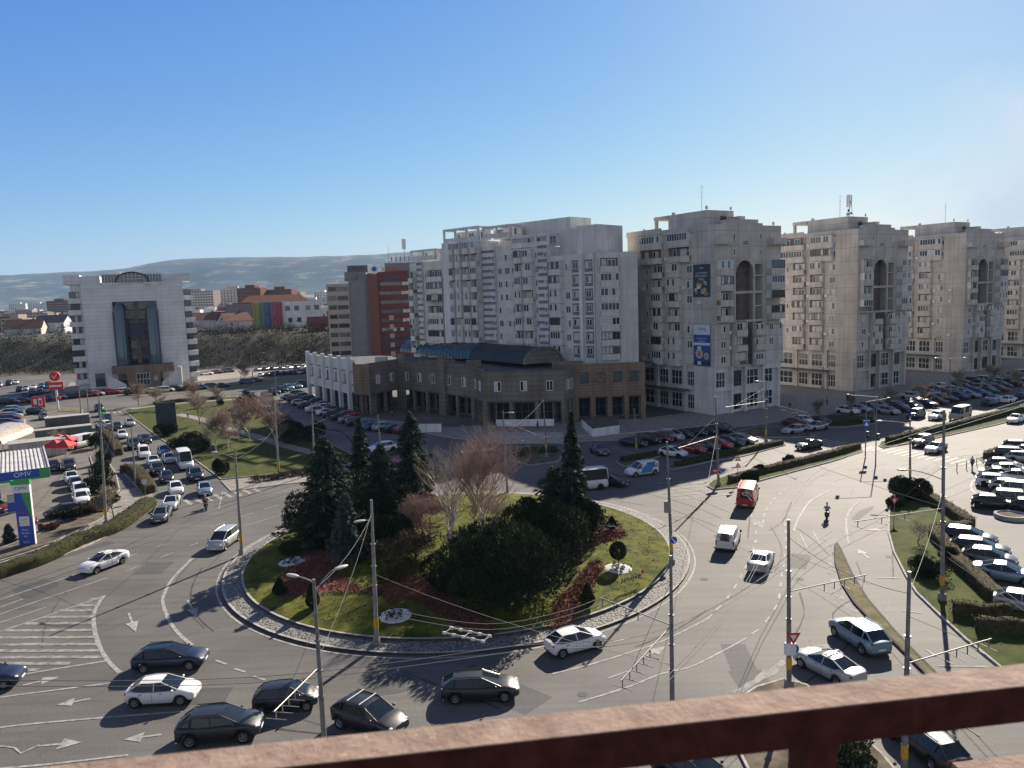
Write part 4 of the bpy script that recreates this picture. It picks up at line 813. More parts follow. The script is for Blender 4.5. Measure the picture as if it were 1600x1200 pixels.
q.grid([pts, pb], 'vault_metal'); q.face([(p[0] * .995 + c[0] * .005, -.5, p[2]) for p in pts], 'glass_mid')
for a, b in zip(pts[:-1], pts[1:]): q.tube(a, b, .22, n=5, m='vault_metal')
for k in range(-3, 4): q.tube((c[0] + k * 1.25, -.55, 31.6), (c[0] + k * 1.25, -.55, 31.6 + 2.9 * math.sqrt(max(0, 1 - (k * 1.25 / 5.2) ** 2))), .09, n=4, m='frame_white')
for z in (32.5, 33.4): q.tube((c[0] - 3.6, -.55, z), (c[0] + 3.6, -.55, z), .09, n=4, m='frame_white')
q.build('arched_roof', OB)
for x0, x1 in ((9.5, 15.6), (22.6, 28.6)):
    q = MB(); F.box(q, x0, x1, -3, .5, 30.9, 31.5, 'conc_light'); F.box(q, x0, x1, -3, .5, 33.8, 34.2, 'conc_light'); F.box(q, x0 + .3, x1 - .3, -3, .2, 31.5, 33.8, 'glass_mid')
    for k in range(7): F.box(q, x0 + .2 + k * (x1 - x0 - .5) / 6, x0 + .35 + k * (x1 - x0 - .5) / 6, .2, .28, 31.5, 33.8, 'frame_white')
    rows = [[((x0 + x1) / 2 + rr * math.cos(a * .3), -.4 - .3 + 0 * a, zz) for a in range(0)] for rr, zz in ()]
    F.box(q, x0 + .7, x1 - .7, -1, .3, 30.3, 30.9, 'conc_light'); F.box(q, x0 + 1.4, x1 - 1.4, -1, .1, 29.8, 30.3, 'conc_light'); q.build('roof_lantern', OB)
# brick entrance base with raking white walls
q = MB(); F.box(q, 10.5, 30, 0, 4, 4.2, 6.6, 'brown_front'); F.box(q, 15, 25.5, 0, 3.9, 0, 4.2, 'brown_front'); F.box(q, 12.4, 26.2, .02, 1.5, 2.2, 6.4, 'brown_front'); q.build('entrance_front', OB)
q = MB()
for x0, x1, x2 in ((9.0, 14.8, 9.0), (31.5, 25.6, 31.5)):
    for yy in (-4.6, -4.1): q.face([(x0, yy, 0), (x1, yy, 0), (x1 + (x0 - x1) * .05, yy, 1.2), (x0, yy, 4.4)], 'conc_light')
    q.face([(x0, -4.6, 4.4), (x1, -4.6, 1.2), (x1, -4.1, 1.2), (x0, -4.1, 4.4)], 'conc_light')
q.tube((31.8, -4.3, 0), (31.8, -4.3, 5.6), .7, n=12, m='conc_light'); q.build('ramp_wall', OB)
F.win(20, 3.95, 2.4, 4.2, 3.6, 4, 'frame_white', 'glass_dark', 2, cur=0); F.win(24, 3.95, 2.4, 1.2, 1.4, 1, cur=0); F.win(6.5, .05, 2.6, 3.0, 4, 3, 'frame_dark', 'glass_mid', 2, cur=0)

# ---------------------------------------------------------------- the town on the plateau
SCH = thing('school', 'white school with a rainbow striped end wall on the plateau above the woods', 'school', (-141, 385, 10.8), R(18))
q = MB(); q.box(0, 12, 0, 14, 0, 13, 'grey_wall'); q.box(12, 46, 1, 15, 0, 13.5, 'conc_light'); q.box(38, 62, 4, 16, 0, 10.5, 'conc_light'); q.build('wall', SCH)
q = MB()
for k, c in enumerate([(.55, .4, .05), (.45, .5, .05), (.1, .35, .08), (.05, .2, .45), (.04, .1, .35), (.5, .1, .15), (.55, .05, .1), (.5, .04, .06)]):
    nmat('stripe_%d' % k, tuple(v * .6 for v in c), .6); q.box(12.2 + k * 1.9, 13.5 + k * 1.9, -.2, .95, 0, 13.4, 'stripe_%d' % k)
q.build('coloured_fin', SCH)
F = Face(SCH, 0, 1, 0, rg)
for x in (29.5, 34, 39.5, 44): F.win(x, .03, 10, 2.4, 2.4, 2, 'frame_dark', 'glass_mid', cur=0); F.win(x + 1, .03, 4, 2.0, 2.4, 2, rg.choice(['sign_green', 'sign_red', 'sign_blue', 'frame_dark']), 'glass_dark', cur=0)
F = Face(SCH, 0, 4, 0, rg)
for x in (50, 54, 58): F.win(x, .03, 7, 1.8, 2, 1, 'frame_dark', 'glass_mid', cur=0)
q = MB(); q.box(3, 44, 9, 30, 13, 13.6, 'tile_red'); 
for (x0, x1, y0, y1, z0, z1) in ((6, 42, 12, 30, 15, 17.2),): 
    q.face([(x0, y0, z0 - 2), (x1, y0, z0 - 2), (x1 - 5, (y0 + y1) / 2, z1), (x0 + 5, (y0 + y1) / 2, z1)], 'tile_red'); q.face([(x0, y1, z0 - 2), (x1, y1, z0 - 2), (x1 - 5, (y0 + y1) / 2, z1), (x0 + 5, (y0 + y1) / 2, z1)], 'tile_red'); q.face([(x0, y0, z0 - 2), (x0 + 5, (y0 + y1) / 2, z1), (x0, y1, z0 - 2)], 'tile_red'); q.face([(x1, y0, z0 - 2), (x1 - 5, (y0 + y1) / 2, z1), (x1, y1, z0 - 2)], 'tile_red')
q.build('roof', SCH)
WALLS = {'white': 'conc_light', 'cream': 'beige_wall', 'grey': 'conc_tower', 'orange': 'orange_wall'}; ROOFS = {'red': 'tile_red', 'brown': 'tile_brown', 'dark': 'roof_grey'}
def house(px, py, w, d, h, rot, wall, roof, label):
    # px, py = foot of the house as read on the plateau
    dist = G(px, py, 10.8); t = thing('house', label, 'house', (dist.x, dist.y, 10.6), rot, 'houses on the plateau'); q = MB(); q.box(-w / 2, w / 2, -d / 2, d / 2, 0, h, WALLS[wall])
    for sx in (-1, 1): q.face([(sx * w / 2, -d / 2, h), (sx * w / 2, d / 2, h), (sx * w / 2, 0, h + d * .33)], WALLS[wall])
    q.build('wall', t); q = MB(); e = .5; rise = d * .33
    for sy in (-1, 1): q.face([(-w / 2 - e, sy * (d / 2 + e), h - .25), (w / 2 + e, sy * (d / 2 + e), h - .25), (w / 2 + e, 0, h + rise + .1), (-w / 2 - e, 0, h + rise + .1)], ROOFS[roof])
    q.box(w * .2, w * .2 + .7, -.35, .35, h + rise * .6, h + rise + 1, 'red_wall'); q.build('roof', t)
    F = Face(t, -w / 2, -d / 2, 0, rnd)
    for k in range(max(2, int(w / 4))):
        for zz in ([1.6, 4.4] if h > 5 else [1.6]): F.win(2 + k * (w - 3) / max(1, int(w / 4) - .99), .03, zz, 1.2, 1.3, 1)
H = [(8, 518, 13, 10, 7, .2, 'orange', 'red', 'orange house with a red roof at the left edge of the view'), (42, 523, 18, 14, 4, .3, 'grey', 'brown', 'low grey house with a brown roof left of the office building'), (20, 508, 12, 10, 6, -.4, 'white', 'brown', 'white house with brown roof behind the orange house'), (86, 520, 16, 12, 6.5, .1, 'white', 'dark', 'white house with a dark roof touching the left side of the office building'), (60, 500, 30, 16, 7, .1, 'white', 'dark', 'long pale warehouse behind the houses left of the office building'), (324, 512, 16, 12, 5, .5, 'grey', 'brown', 'brown roofed house right of the office building'), (350, 516, 14, 11, 6, -.3, 'grey', 'red', 'pink roofed house in front of the school on its left'), (368, 520, 12, 10, 6, .8, 'grey', 'red', 'red roofed house nearest the left side of the school'), (315, 500, 14, 12, 6, .1, 'cream', 'dark', 'cream house with dark roof behind the brown roofed one'), (345, 498, 16, 11, 6, .2, 'white', 'brown', 'white house with brown roof behind the pink roofed house'), (505, 505, 16, 12, 7, .2, 'white', 'dark', 'white house with a dark roof right of the school'), (480, 492, 18, 12, 7, .4, 'cream', 'brown', 'cream house with brown roof behind the right end of the school'), (500, 518, 9, 8, 4, .1, 'orange', 'red', 'small orange house right of the school by the red tower')]
for a in H: house(*a)
# far blocks of flats
def block(x, y, w, d, h, wall, label, grp='far blocks of flats', z=10.5):
    t = thing('apartment_block', label, 'apartment block', (x, y, z), rnd.uniform(-.3, .3), grp); q = MB(); q.box(-w / 2, w / 2, -d / 2, d / 2, 0, h, WALLS[wall]); q.box(-w * .2, w * .2, -d * .3, d * .3, h, h + 2.5, WALLS[wall]); q.build('wall', t)
    q = MB(); n = max(2, int(w / 3.5)); fl = int(h / 3)
    for k in range(fl):
        for j in range(n): xx = -w / 2 + (j + .5) * w / n; q.face([(xx - .8, -d / 2 - .03, k * 3 + 1), (xx + .8, -d / 2 - .03, k * 3 + 1), (xx + .8, -d / 2 - .03, k * 3 + 2.4), (xx - .8, -d / 2 - .03, k * 3 + 2.4)], 'glass_dark')
        q.box(-w / 2, w / 2, -d / 2 - .5, -d / 2, k * 3 - .1, k * 3 + .5, WALLS['white' if wall != 'orange' else 'cream']) if w > 30 else None
    q.build('window_band', t)
block(-365, 900, 60, 14, 30, 'cream', 'wide cream slab block far behind the orange house', None, 10); block(-436, 860, 40, 14, 26, 'white', 'white slab block at the left edge of the far town', None); block(-330, 930, 30, 14, 32, 'grey', 'grey block just left of the office building roofline', None)
block(-228, 690, 22, 14, 27, 'orange', 'pink orange block of flats right of the office building, left of the pair', None); block(-205, 700, 24, 14, 25, 'orange', 'pink orange block of flats right of the office building, right of the pair', None)
rb = random.Random(77); XS = [(110, 'left of the office building'), (330, 'right beside the office building'), (400, 'over the brown roofed houses'), (500, 'above the school'), (700, 'beside the red tower')]; TB = {}
for k in range(170):
    y = rb.uniform(650, 3000) if k > 60 else rb.uniform(480, 1100); px = rb.uniform(-20, 660) if k > 20 else rb.uniform(300, 560); w = rb.uniform(14, 50) if y > 700 else rb.uniform(12, 22)
    h_ = rb.choice([6, 8, 12, 15, 24]) if y < 1500 else rb.choice([10, 15, 24, 30]); h_ = min(h_, 9) if y < 700 else h_; wl_ = rb.choice(['white', 'white', 'cream', 'grey', 'orange'])
    key = ('tall' if h_ > 14 else 'low', wl_, 'near' if y < 900 else 'middle' if y < 1700 else 'farthest', next(t_ for q_, t_ in XS if px < q_)); TB.setdefault(key, []).append((px, y, w, h_))
ORD0 = ['first', 'second', 'third', 'fourth', 'fifth', 'sixth', 'seventh', 'eighth', 'ninth', 'tenth', 'eleventh', 'twelfth']
for key, L_ in TB.items():
    for i, (px, y, w, h_) in enumerate(sorted(L_)):
        lab = '%s %s block in the %s town %s' % key if len(L_) == 1 else '%s %s %s block from left, %s town, %s' % (ORD0[i], *key); block((px - 795) / FPX * y, y, w, 12, h_, key[1], lab, 'distant town blocks')
# ---------------------------------------------------------------- plants
GREENS = {'spruce': [(.018, .032, .022), (.034, .054, .034), (.085, .105, .07)], 'blue': [(.04, .055, .05), (.07, .085, .075), (.10, .115, .10)], 'yew': [(.012, .022, .011), (.021, .034, .015), (.05, .062, .028)],
          'bush': [(.013, .022, .009), (.022, .033, .012), (.038, .047, .018)], 'brown': [(.06, .045, .035), (.10, .075, .05), (.14, .10, .07)], 'olive': [(.035, .034, .014), (.055, .05, .024), (.09, .08, .04)], 'redleaf': [(.11, .04, .03), (.17, .07, .05), (.2, .11, .07)],
          'wood': [(.014, .018, .009), (.03, .024, .014), (.06, .042, .026)]}
for k, cs in GREENS.items():
    for i, c in enumerate(cs): nmat('%s_leaf_%d' % (k, i), c, .8, spec=.15)
class Leaves:
    """many small leaf faces, built with numpy"""
    def __init__(s, kind): s.q = []; s.m = []; s.kind = kind
    def add(s, C, A, B, mi):   # centres, half axes
        s.q.append(np.stack([C - A - B * .6, C + A * .2 - B, C + A + B * .5, C - A * .3 + B], 1)); s.m.append(mi)
    def mesh(s, name):
        q = np.concatenate(s.q); mi = np.concatenate(s.m); n = len(q); me = bpy.data.meshes.new(name)
        me.vertices.add(n * 4); me.vertices.foreach_set('co', q.reshape(-1).astype(np.float32)); me.loops.add(n * 4); me.loops.foreach_set('vertex_index', np.arange(n * 4, dtype=np.int32))
        me.polygons.add(n); me.polygons.foreach_set('loop_start', np.arange(0, n * 4, 4, dtype=np.int32)); me.polygons.foreach_set('loop_total', np.full(n, 4, dtype=np.int32))
        for i in range(3): me.materials.append(MATS['%s_leaf_%d' % (s.kind, i)])
        me.polygons.foreach_set('material_index', mi.astype(np.int32)); me.update(calc_edges=True); return me
def rdir(g, n):
    v = g.normal(size=(n, 3)); return v / np.linalg.norm(v, axis=1)[:, None]
def spruce(x, y, z, h, r, seed, kind='spruce', name='spruce_tree', label='', dens=1.0, narrow=.9, cat='tree', gap=.1):
    g = np.random.default_rng(seed); t = thing(name, label, cat, (x, y, z)); mb = MB(); mb.tube((0, 0, -.3), (0, 0, h * .97), h * .018 + .05, .02, 7, 'bark'); mb.build('trunk', t)
    L = Leaves(kind); nb = int(h * 20 * dens); wob = g.random(8) * 6.28
    for i in range(nb):
        f = gap + (1 - gap) * (i + g.random()) / nb; zz = f * h; rr = r * (1 - f) ** narrow * g.uniform(.5, 1.18) + .12; a = i * 2.4 + g.normal() * .3; rr *= 1 + .22 * math.sin(3 * a + zz * 1.3 + wob[0]) + .14 * math.sin(7 * zz + wob[1] + a); n = int(14 + rr * 20)
        u = g.random(n) ** .7; d = np.array([math.cos(a), math.sin(a)]); off = (g.normal(size=n)) * .16 * (1.2 - u * .6) * (.5 + rr * .35)
        P = np.stack([d[0] * rr * u - d[1] * off, d[1] * rr * u + d[0] * off, zz - u * rr * .22 + .12 * u * u * rr + g.normal(size=n) * .07 - abs(off) * .35], 1)
        s = g.uniform(.09, .2, n)[:, None] * (1 + .02 * h); A = (rdir(g, n) * .45 + np.array([d[0], d[1], -.35])) * s; B = rdir(g, n) * s * .45
        cl = int(g.integers(0, 3)); L.add(P, A, B, np.clip(cl + g.integers(-1, 2, n), 0, 2))
    add('crown', L.mesh('crown'), t); return t
def bush(x, y, z, rx, ry, h, seed, kind='yew', name='shrub', label='', n=4000, lumps=14, cat='shrub', ang_=0, group=None, leaf=.13, shell=.75):
    g = np.random.default_rng(seed); t = thing(name, label, cat, (x, y, z), ang_, group); mb = MB()
    for k in range(4): mb.tube((g.normal() * .1, g.normal() * .1, -.2), (g.normal() * rx * .3, g.normal() * ry * .3, h * .6), .06, .02, 5, 'bark')
    mb.build('stem', t); L = Leaves(kind); lum = []
    for k in range(lumps):
        a = g.random() * 6.283; u = math.sqrt(g.random()) * .72; lum.append((math.cos(a) * u * rx, math.sin(a) * u * ry, h * g.uniform(.35, .72) * (1.1 - u * .6), g.uniform(.2, .46)))
    for k, (cx, cy, cz, s) in enumerate(lum):
        m = n // lumps; D = rdir(g, m); R_ = np.array([rx * s, ry * s, h * s * .8]); rad = shell + (1.08 - shell) * g.random(m) ** .5; P = np.array([cx, cy, cz]) + D * R_ * rad[:, None]; P[:, 2] = np.maximum(P[:, 2], .03)
        A = (D * .6 + rdir(g, m) * .7 + np.array([0, 0, .5])) * leaf * g.uniform(.6, 1.3, m)[:, None]; B = rdir(g, m) * leaf * .5; cl = int(g.integers(0, 3)); L.add(P, A, B, np.where(g.random(m) < .7, cl, g.integers(0, 3, m)))
    add('crown', L.mesh('crown'), t); return t
def ball(x, y, z, r, hgt, stem, seed, label, kind='bush', name='topiary_tree', cone=False, cat='topiary'):
    g = np.random.default_rng(seed); t = thing(name, label, cat, (x, y, z)); mb = MB(); mb.tube((0, 0, -.2), (0, 0, stem + hgt * .5), .05, .035, 6, 'bark'); mb.build('trunk', t); L = Leaves(kind); n = int(2600 * r * r) + 900
    D = rdir(g, n); u = (D[:, 2] + 1) / 2; w = np.sqrt(np.maximum(0, 1 - D[:, 2] ** 2))
    if cone: w = np.minimum(w, (1.12 - u) * 1.15)
    k = (.8 + .22 * g.random(n)); P = np.stack([D[:, 0] / np.maximum(1e-3, np.hypot(D[:, 0], D[:, 1])) * w * r * k, D[:, 1] / np.maximum(1e-3, np.hypot(D[:, 0], D[:, 1])) * w * r * k, stem + u * hgt], 1)
    L.add(P, rdir(g, n) * .09, rdir(g, n) * .055, g.integers(0, 3, n)); add('crown', L.mesh('crown'), t); return t
def bare(x, y, z, h, spread, seed, mat, label, name='bare_tree', trunk='bark', stems=1, depth=4, lean=0, tw=.0075, cat='tree', up=.55, kids=4):
    g = random.Random(seed); t = thing(name, label, cat, (x, y, z)); tb = MB(); cb = MB()
    def grow(p, d, L, r, lv):
        segs = 3 if lv < 2 else 2
        for s in range(segs):
            q = p + d * (L / segs); (tb if lv == 0 else cb).tube(p, q, r, r * .8, 6 if lv == 0 else 3, trunk if lv < 2 else mat, cap=False); p = q; r *= .8
            d = (d + Vector((g.gauss(0, .1), g.gauss(0, .1), .06 * (1 if lv < 3 else -.3)))).normalized()
            if lv < depth:
                for _ in range(kids if s == segs - 1 or lv > 0 else 1):
                    a = g.random() * 6.283; o = Vector((math.cos(a), math.sin(a), 0)); dd = (d * up + o * spread * g.uniform(.5, 1.1) + Vector((0, 0, .2))).normalized(); grow(p, dd, L * g.uniform(.5, .74), max(tw, r * .62), lv + 1)
    for k in range(stems):
        a = g.random() * 6.283; d = Vector((math.cos(a) * (.15 if stems > 1 else .03), math.sin(a) * (.15 if stems > 1 else .03), 1)).normalized(); grow(Vector((math.cos(a) * .2 * (stems > 1), math.sin(a) * .2 * (stems > 1), -.1)), d, h * .42, h * .012 + .025, 0)
    tb.build('trunk', t); cb.build('crown', t); return t
def gm(px, py):
    p = G(px, py, .8); r = math.hypot(p.x - IC.x, p.y - IC.y)
    if r > IR: p = G(px, py)
    return (p.x, p.y, mound(p.x, p.y) - .03 if r < IR - 2 else .12)
# the planting on the roundabout
spruce(*gm(515, 842), 10.0, 5.0, 1, 'spruce', label='broad dark spruce at the left of the clump on the roundabout', dens=1.5, narrow=.75)
spruce(*gm(568, 800), 10.6, 2.5, 2, 'spruce', label='slim tall spruce behind the broad left one on the roundabout', dens=1.3, narrow=.95)
spruce(*gm(600, 815), 8.0, 3.0, 12, 'spruce', label='shorter spruce squeezed between the slim one and the tall pointed one', dens=1.5, narrow=.6)
spruce(*gm(648, 815), 11.3, 3.2, 3, 'spruce', label='tallest dark pointed spruce left of the bare birches', dens=1.6, narrow=.75)
spruce(*gm(545, 880), 6.3, 1.75, 4, 'blue', label='young silvery blue spruce before the dark left clump', dens=2.0, narrow=.75)
spruce(*gm(897, 838), 11.9, 3.0, 5, 'spruce', label='tall narrow spruce rising from the yews on the right of the island', dens=1.8, narrow=1.35)
spruce(*gm(868, 838), 6.6, 3.4, 15, 'spruce', label='low wide spruce at the left foot of the tall narrow one', dens=1.6, narrow=.6)
def bushp(px, py, *a, **k): p = gm(px, py); return bush(*p, *a, **k)
bushp(793, 938, 5.3, 4.5, 6.5, 20, label='great spreading dark yew in the middle front of the roundabout', n=44000, lumps=52, leaf=.13)
bushp(745, 900, 3.0, 3.0, 4.2, 21, label='yew at the left shoulder of the great spreading yew', n=12000, lumps=22)
bushp(872, 872, 3.2, 2.8, 5.0, 22, label='dense yew below the tall narrow spruce', n=16000, lumps=26)
bushp(825, 860, 2.6, 2.6, 5.2, 23, label='upright yew left of the tall narrow spruce', n=12000, lumps=12)
bushp(908, 850, 1.8, 1.8, 4.6, 28, label='upright yew at the right foot of the tall narrow spruce', n=9000, lumps=10)
bushp(505, 850, 2.8, 2.4, 4.0, 24, label='dark yew at the left foot of the broad spruce', n=12000, lumps=12)
bushp(590, 868, 3.6, 2.6, 4.4, 25, label='dark yew in the shade right of the blue spruce', n=14000, lumps=14)
bushp(482, 836, 2.8, 2.6, 4.8, 63, label='outermost dark yew at the far left of the clump', n=11000, lumps=20)
bushp(560, 838, 3.4, 3.0, 6.0, 61, label='dark yew filling the gap between the spruces of the left clump', n=12000, lumps=22)
bushp(622, 842, 3.2, 2.8, 5.6, 62, label='dark yew below the tallest spruce in the left clump', n=12000, lumps=22)
bushp(648, 880, 3.6, 2.0, 3.0, 26, kind='brown', label='brown leafless thicket between the yews in the middle of the island', n=6000, lumps=12, leaf=.09, shell=.3)
bushp(628, 905, 2.6, 1.4, 2.0, 27, kind='olive', label='low olive shrub behind the orange ball tree', n=4500, lumps=10, leaf=.08)
bushp(700, 925, 2.8, 1.8, 3.0, 29, kind='bush', label='dark shrub left of the great spreading yew', n=8000, lumps=12)
bare(*gm(700, 858), 10.5, .55, 31, 'twig_grey', 'bare silver birch, left of the pair on the roundabout', trunk='bark_white', depth=4, name='birch_tree', stems=4, kids=2)
bare(*gm(744, 862), 11.5, .5, 32, 'twig_red', 'bare reddish birch, right of the pair on the roundabout', trunk='bark_white', depth=4, name='birch_tree', stems=3, kids=3)
bare(*gm(668, 850), 5.6, .9, 33, 'twig_red', 'bare red twigged shrub tree left of the birches', depth=4, stems=3, kids=3)
bare(*gm(778, 838), 4.2, .8, 35, 'twig_grey', 'small bare tree between the reddish birch and the yews', depth=3, stems=2, kids=4)
def bed(px, py, r, label):
    x, y, z = gm(px, py); t = thing('stone_bed', label, 'flower bed', (x, y, z)); mb = MB(); rows = []
    for k in range(5): rr = r * (1 - k / 4.01); rows.append([(rr * math.cos(a * .3) * (1 + .03 * math.sin(a * 3)), rr * math.sin(a * .3), .05 + .1 * min(1, k) - (mound(x, y) - mound(x + rr * math.cos(a * .3), y + rr * math.sin(a * .3)))) for a in range(21)])
    mb.grid(rows, 'whitestone', True); mb.build('gravel', t); L = Leaves('bush'); g = np.random.default_rng(int(px)); P = g.normal(size=(26, 3)) * [r * .45, r * .45, .02] + [0, 0, .22]; P = np.repeat(P, 9, 0) + g.normal(size=(234, 3)) * .07
    L.add(P, rdir(g, 234) * .08, rdir(g, 234) * .05, g.integers(0, 3, 234)); add('flowers', L.mesh('flowers'), t)
bed(966, 886, 1.15, 'round white stone bed under the dark ball tree on the right lawn'); bed(618, 959, 1.2, 'round white stone bed under the red ball tree at the front'); bed(457, 876, 1.25, 'round white stone bed in the shade on the left lawn')
ball(*gm(966, 884), .72, 1.5, .75, 41, 'dark ball topiary standing in the right white stone bed'); ball(*gm(616, 957), .55, 1.1, .8, 42, 'red brown ball topiary standing in the front white stone bed', 'redleaf')
ball(*gm(918, 942), .62, 1.75, .1, 43, 'dark cone topiary on the red mulch at the right front', cone=True); ball(*gm(956, 828), .6, 1.25, .2, 44, 'dark cone topiary on the upper red mulch at the right', cone=True)
ball(*gm(437, 924), .65, 1.3, .05, 45, 'dark cone topiary by the left red mulch bed', cone=True); ball(*gm(489, 945), .62, 1.9, .05, 46, 'dark cone topiary behind the street light at the front left', cone=True); ball(*gm(455, 862), 1.1, 1.0, .05, 47, 'wide flat topiary ball in the shade on the left lawn')
for k, (px, py) in enumerate(((945, 840), (912, 898), (478, 885), (935, 850))): bare(*gm(px, py), 1.5, 1.1, 60 + k, 'twig_red', ['small bare shrub on the upper right mulch', 'small bare shrub on the lower right mulch', 'small bare shrub on the left mulch', 'small bare shrub beside the upper right cone topiary'][k], name='bare_shrub', cat='shrub', depth=2, stems=2, kids=3)
g_ = np.random.default_rng(12); L_ = Leaves('redleaf')
for cx, cy, P in BEDS:
    for k in range(900):
        p = P[int(g_.integers(len(P)))]; u = math.sqrt(g_.random()) * 1.06; x = cx + (p[0] - cx) * u + g_.normal() * .12; y = cy + (p[1] - cy) * u + g_.normal() * .12; m_ = 7; C = np.array([x, y, mound(x, y) + .1]) + g_.normal(size=(m_, 3)) * [.12, .12, .05]
        L_.add(C, rdir(g_, m_) * .07, rdir(g_, m_) * .05, g_.integers(0, 3, m_))
tag(add('ground_cover', L_.mesh('ground_cover')), 'reddish low ground cover and leaf litter on the island beds', 'ground cover', kind='stuff')
L_ = Leaves('olive')
for k in range(1500):
    a = g_.random() * 6.283; r_ = math.sqrt(g_.random()) * (IR - 2.1); x = IC.x + r_ * math.cos(a); y = IC.y + r_ * math.sin(a); m_ = 8; C = np.array([x, y, mound(x, y) + .03]) + g_.normal(size=(m_, 3)) * [.18, .18, .015]
    L_.add(C, rdir(g_, m_) * .05, rdir(g_, m_) * .035, g_.integers(0, 3, m_))
tag(add('grass_tufts', L_.mesh('grass_tufts')), 'scattered coarse tufts and dry leaves in the island lawn', 'grass', kind='stuff')
# park on the left
PK = [('bare', 312, 664, 5.5, 'bare round crowned tree in the middle of the left park'), ('bare', 217, 634, 4.5, 'bare tree at the far left corner of the park'), ('bare', 245, 640, 4.2, 'bare tree behind the dark billboard'), ('bare', 302, 634, 5.0, 'bare tree at the far edge of the park, third from the left'), ('bare', 340, 634, 3.8, 'small bare tree by the far path of the park'), ('bare', 357, 705, 5.5, 'bare birch on the lawn before the path'), ('bare', 373, 690, 5.0, 'bare tree between the birches in the park'), ('bare', 390, 688, 6.0, 'white barked birch right of the middle path'), ('bare', 338, 708, 5.0, 'white barked birch left of the middle path'), ('bare', 432, 700, 5.5, 'bare tree on the right side of the park by the white pole'), ('bare', 420, 664, 5.0, 'bare tree at the right end of the park'), ('bare', 376, 600, 5.5, 'bare tree on the verge by the far car park'), ('bare', 178, 812, 3.2, 'bare bush tree by the left pavement hedge')]
for k, (_, px, py, h, lb) in enumerate(PK):
    p = G(px, py); w = 'white' in lb or 'birch' in lb; bare(p.x, p.y, .1, h * 1.45, .8, 80 + k, 'twig_red' if k % 2 else 'twig_grey', lb, trunk='bark_white' if w else 'bark', depth=4, kids=3, name='birch_tree' if w else 'bare_tree', tw=.02)
def gb(px, py, rx, ry, h, seed, lb, **k): p = G(px, py); return bush(p.x, p.y, .1, rx, ry, h, seed, label=lb, **k)
gb(297, 706, 3.6, 2.6, 3.4, 101, 'big clipped dark shrub on the left lawn beside the queue', n=12000, lumps=26, kind='bush'); gb(264, 681, 2.6, 2.2, 2.8, 102, 'round dark shrub at the foot of the billboard', n=7000, kind='bush')
gb(385, 638, 2.6, 2.6, 4.2, 103, 'dark evergreen bush at the far right of the park', n=7000); gb(455, 690, 3.2, 3.0, 4.6, 104, 'large dark evergreen bush by the curved road', n=9000, kind='bush'); gb(345, 742, 1.3, 1.2, 2.6, 105, 'dark upright bush at the near corner of the park', n=3500, kind='bush'); gb(492, 688, 2.2, 2.0, 3.6, 106, 'dark bush by the car park behind the poles', n=5000, kind='bush')
gb(345, 634, 1.1, 1.1, 1.7, 107, 'small dark bush by the far path', n=1500, kind='bush')
bare(*G(352, 741), 2.2, 1.0, 108, 'twig_red', 'small bare shrub beside the upright bush at the park corner', name='bare_shrub', cat='shrub', depth=2, stems=3)
for k, (px, py) in enumerate(((405, 752), (425, 750), (447, 747), (462, 743), (478, 740))): gb(px, py, 1.3, .8, .9, 110 + k, ['first', 'second', 'third', 'fourth', 'last'][k] + ' low brown shrub from the left along the roundabout pavement', n=1200, kind='brown', leaf=.09)
for k, (px, py, rx, h, kd, lb) in enumerate(((150, 700, 2.2, 3.2, 'bush', 'dark bush beside the white van by the filling station'), (158, 755, 1.6, 3.4, 'spruce', 'tall dark bush in the strip between filling station and queue'), (148, 770, 1.9, 2.4, 'bush', 'dark bush below the tall one in the planting strip'), (166, 768, 1.4, 1.6, 'brown', 'brown shrub in the planting strip'), (170, 785, 1.5, 1.3, 'bush', 'green shrub near the pavement hedge by the pole'), (153, 797, 1.6, 1.5, 'olive', 'olive shrub behind the left pavement pole'), (136, 803, 1.5, 1.4, 'brown', 'brown shrub beside the dark parked hatchback'), (112, 812, 1.5, 1.3, 'bush', 'dark shrub below the dark parked hatchback'), (162, 725, 1.2, 2.4, 'bush', 'narrow dark bush by the side lane'), (75, 690, .1, .1, 'bush', ''), (160, 735, 1.2, 1.6, 'olive', 'olive bush by the side lane below the narrow one'))):
    if lb: gb(px, py, rx, rx * .8, h, 120 + k, lb, n=3500, kind=kd)
gb(80, 828, .9, .7, .7, 133, 'round orange brown shrub right of the price sign', n=1200, kind='redleaf'); spruce(*G(15, 848), 1.9, .7, 134, 'spruce', label='little fir tree at the left edge by the price sign', dens=3)
bare(*G(97, 700), 4.5, .9, 135, 'twig_grey', 'bare tree behind the green containers', depth=3, kids=4)
# right hand islands
gb(1413, 780, 2.6, 2.2, 3.0, 140, 'dark dense evergreen at the tip of the right grass island', n=9000); gb(1400, 793, 1.2, 1.0, 1.2, 141, 'low dark bush by the give way sign', n=2000)
gb(1441, 895, 1.25, 1.2, 1.5, 142, 'round clipped bush, left of the pair on the right island', n=5000, kind='bush', lumps=26, leaf=.07); gb(1460, 905, 1.3, 1.3, 1.7, 143, 'round clipped bush, right of the pair on the right island', n=5000, kind='bush', lumps=26, leaf=.07); gb(1484, 878, 1.1, 1.1, 1.3, 144, 'round clipped bush between the pole and the crooked hedge', n=3500, kind='bush', lumps=20, leaf=.07)
bare(*G(1434, 850), 2.6, .9, 145, 'twig_red', 'small bare tree on the right grass island', depth=3, kids=4); 
gb(1173, 756, 1.3, 1.1, 1.9, 146, 'big round dark bush at the near end of the avenue median', n=4000, kind='bush'); gb(1187, 740, 1.0, .9, 1.1, 147, 'round dark bush second from the near end of the avenue median', n=2500, kind='bush'); gb(1234, 724, 1.0, .8, 1.1, 148, 'round dark bush third from the near end of the avenue median', n=2500, kind='bush')
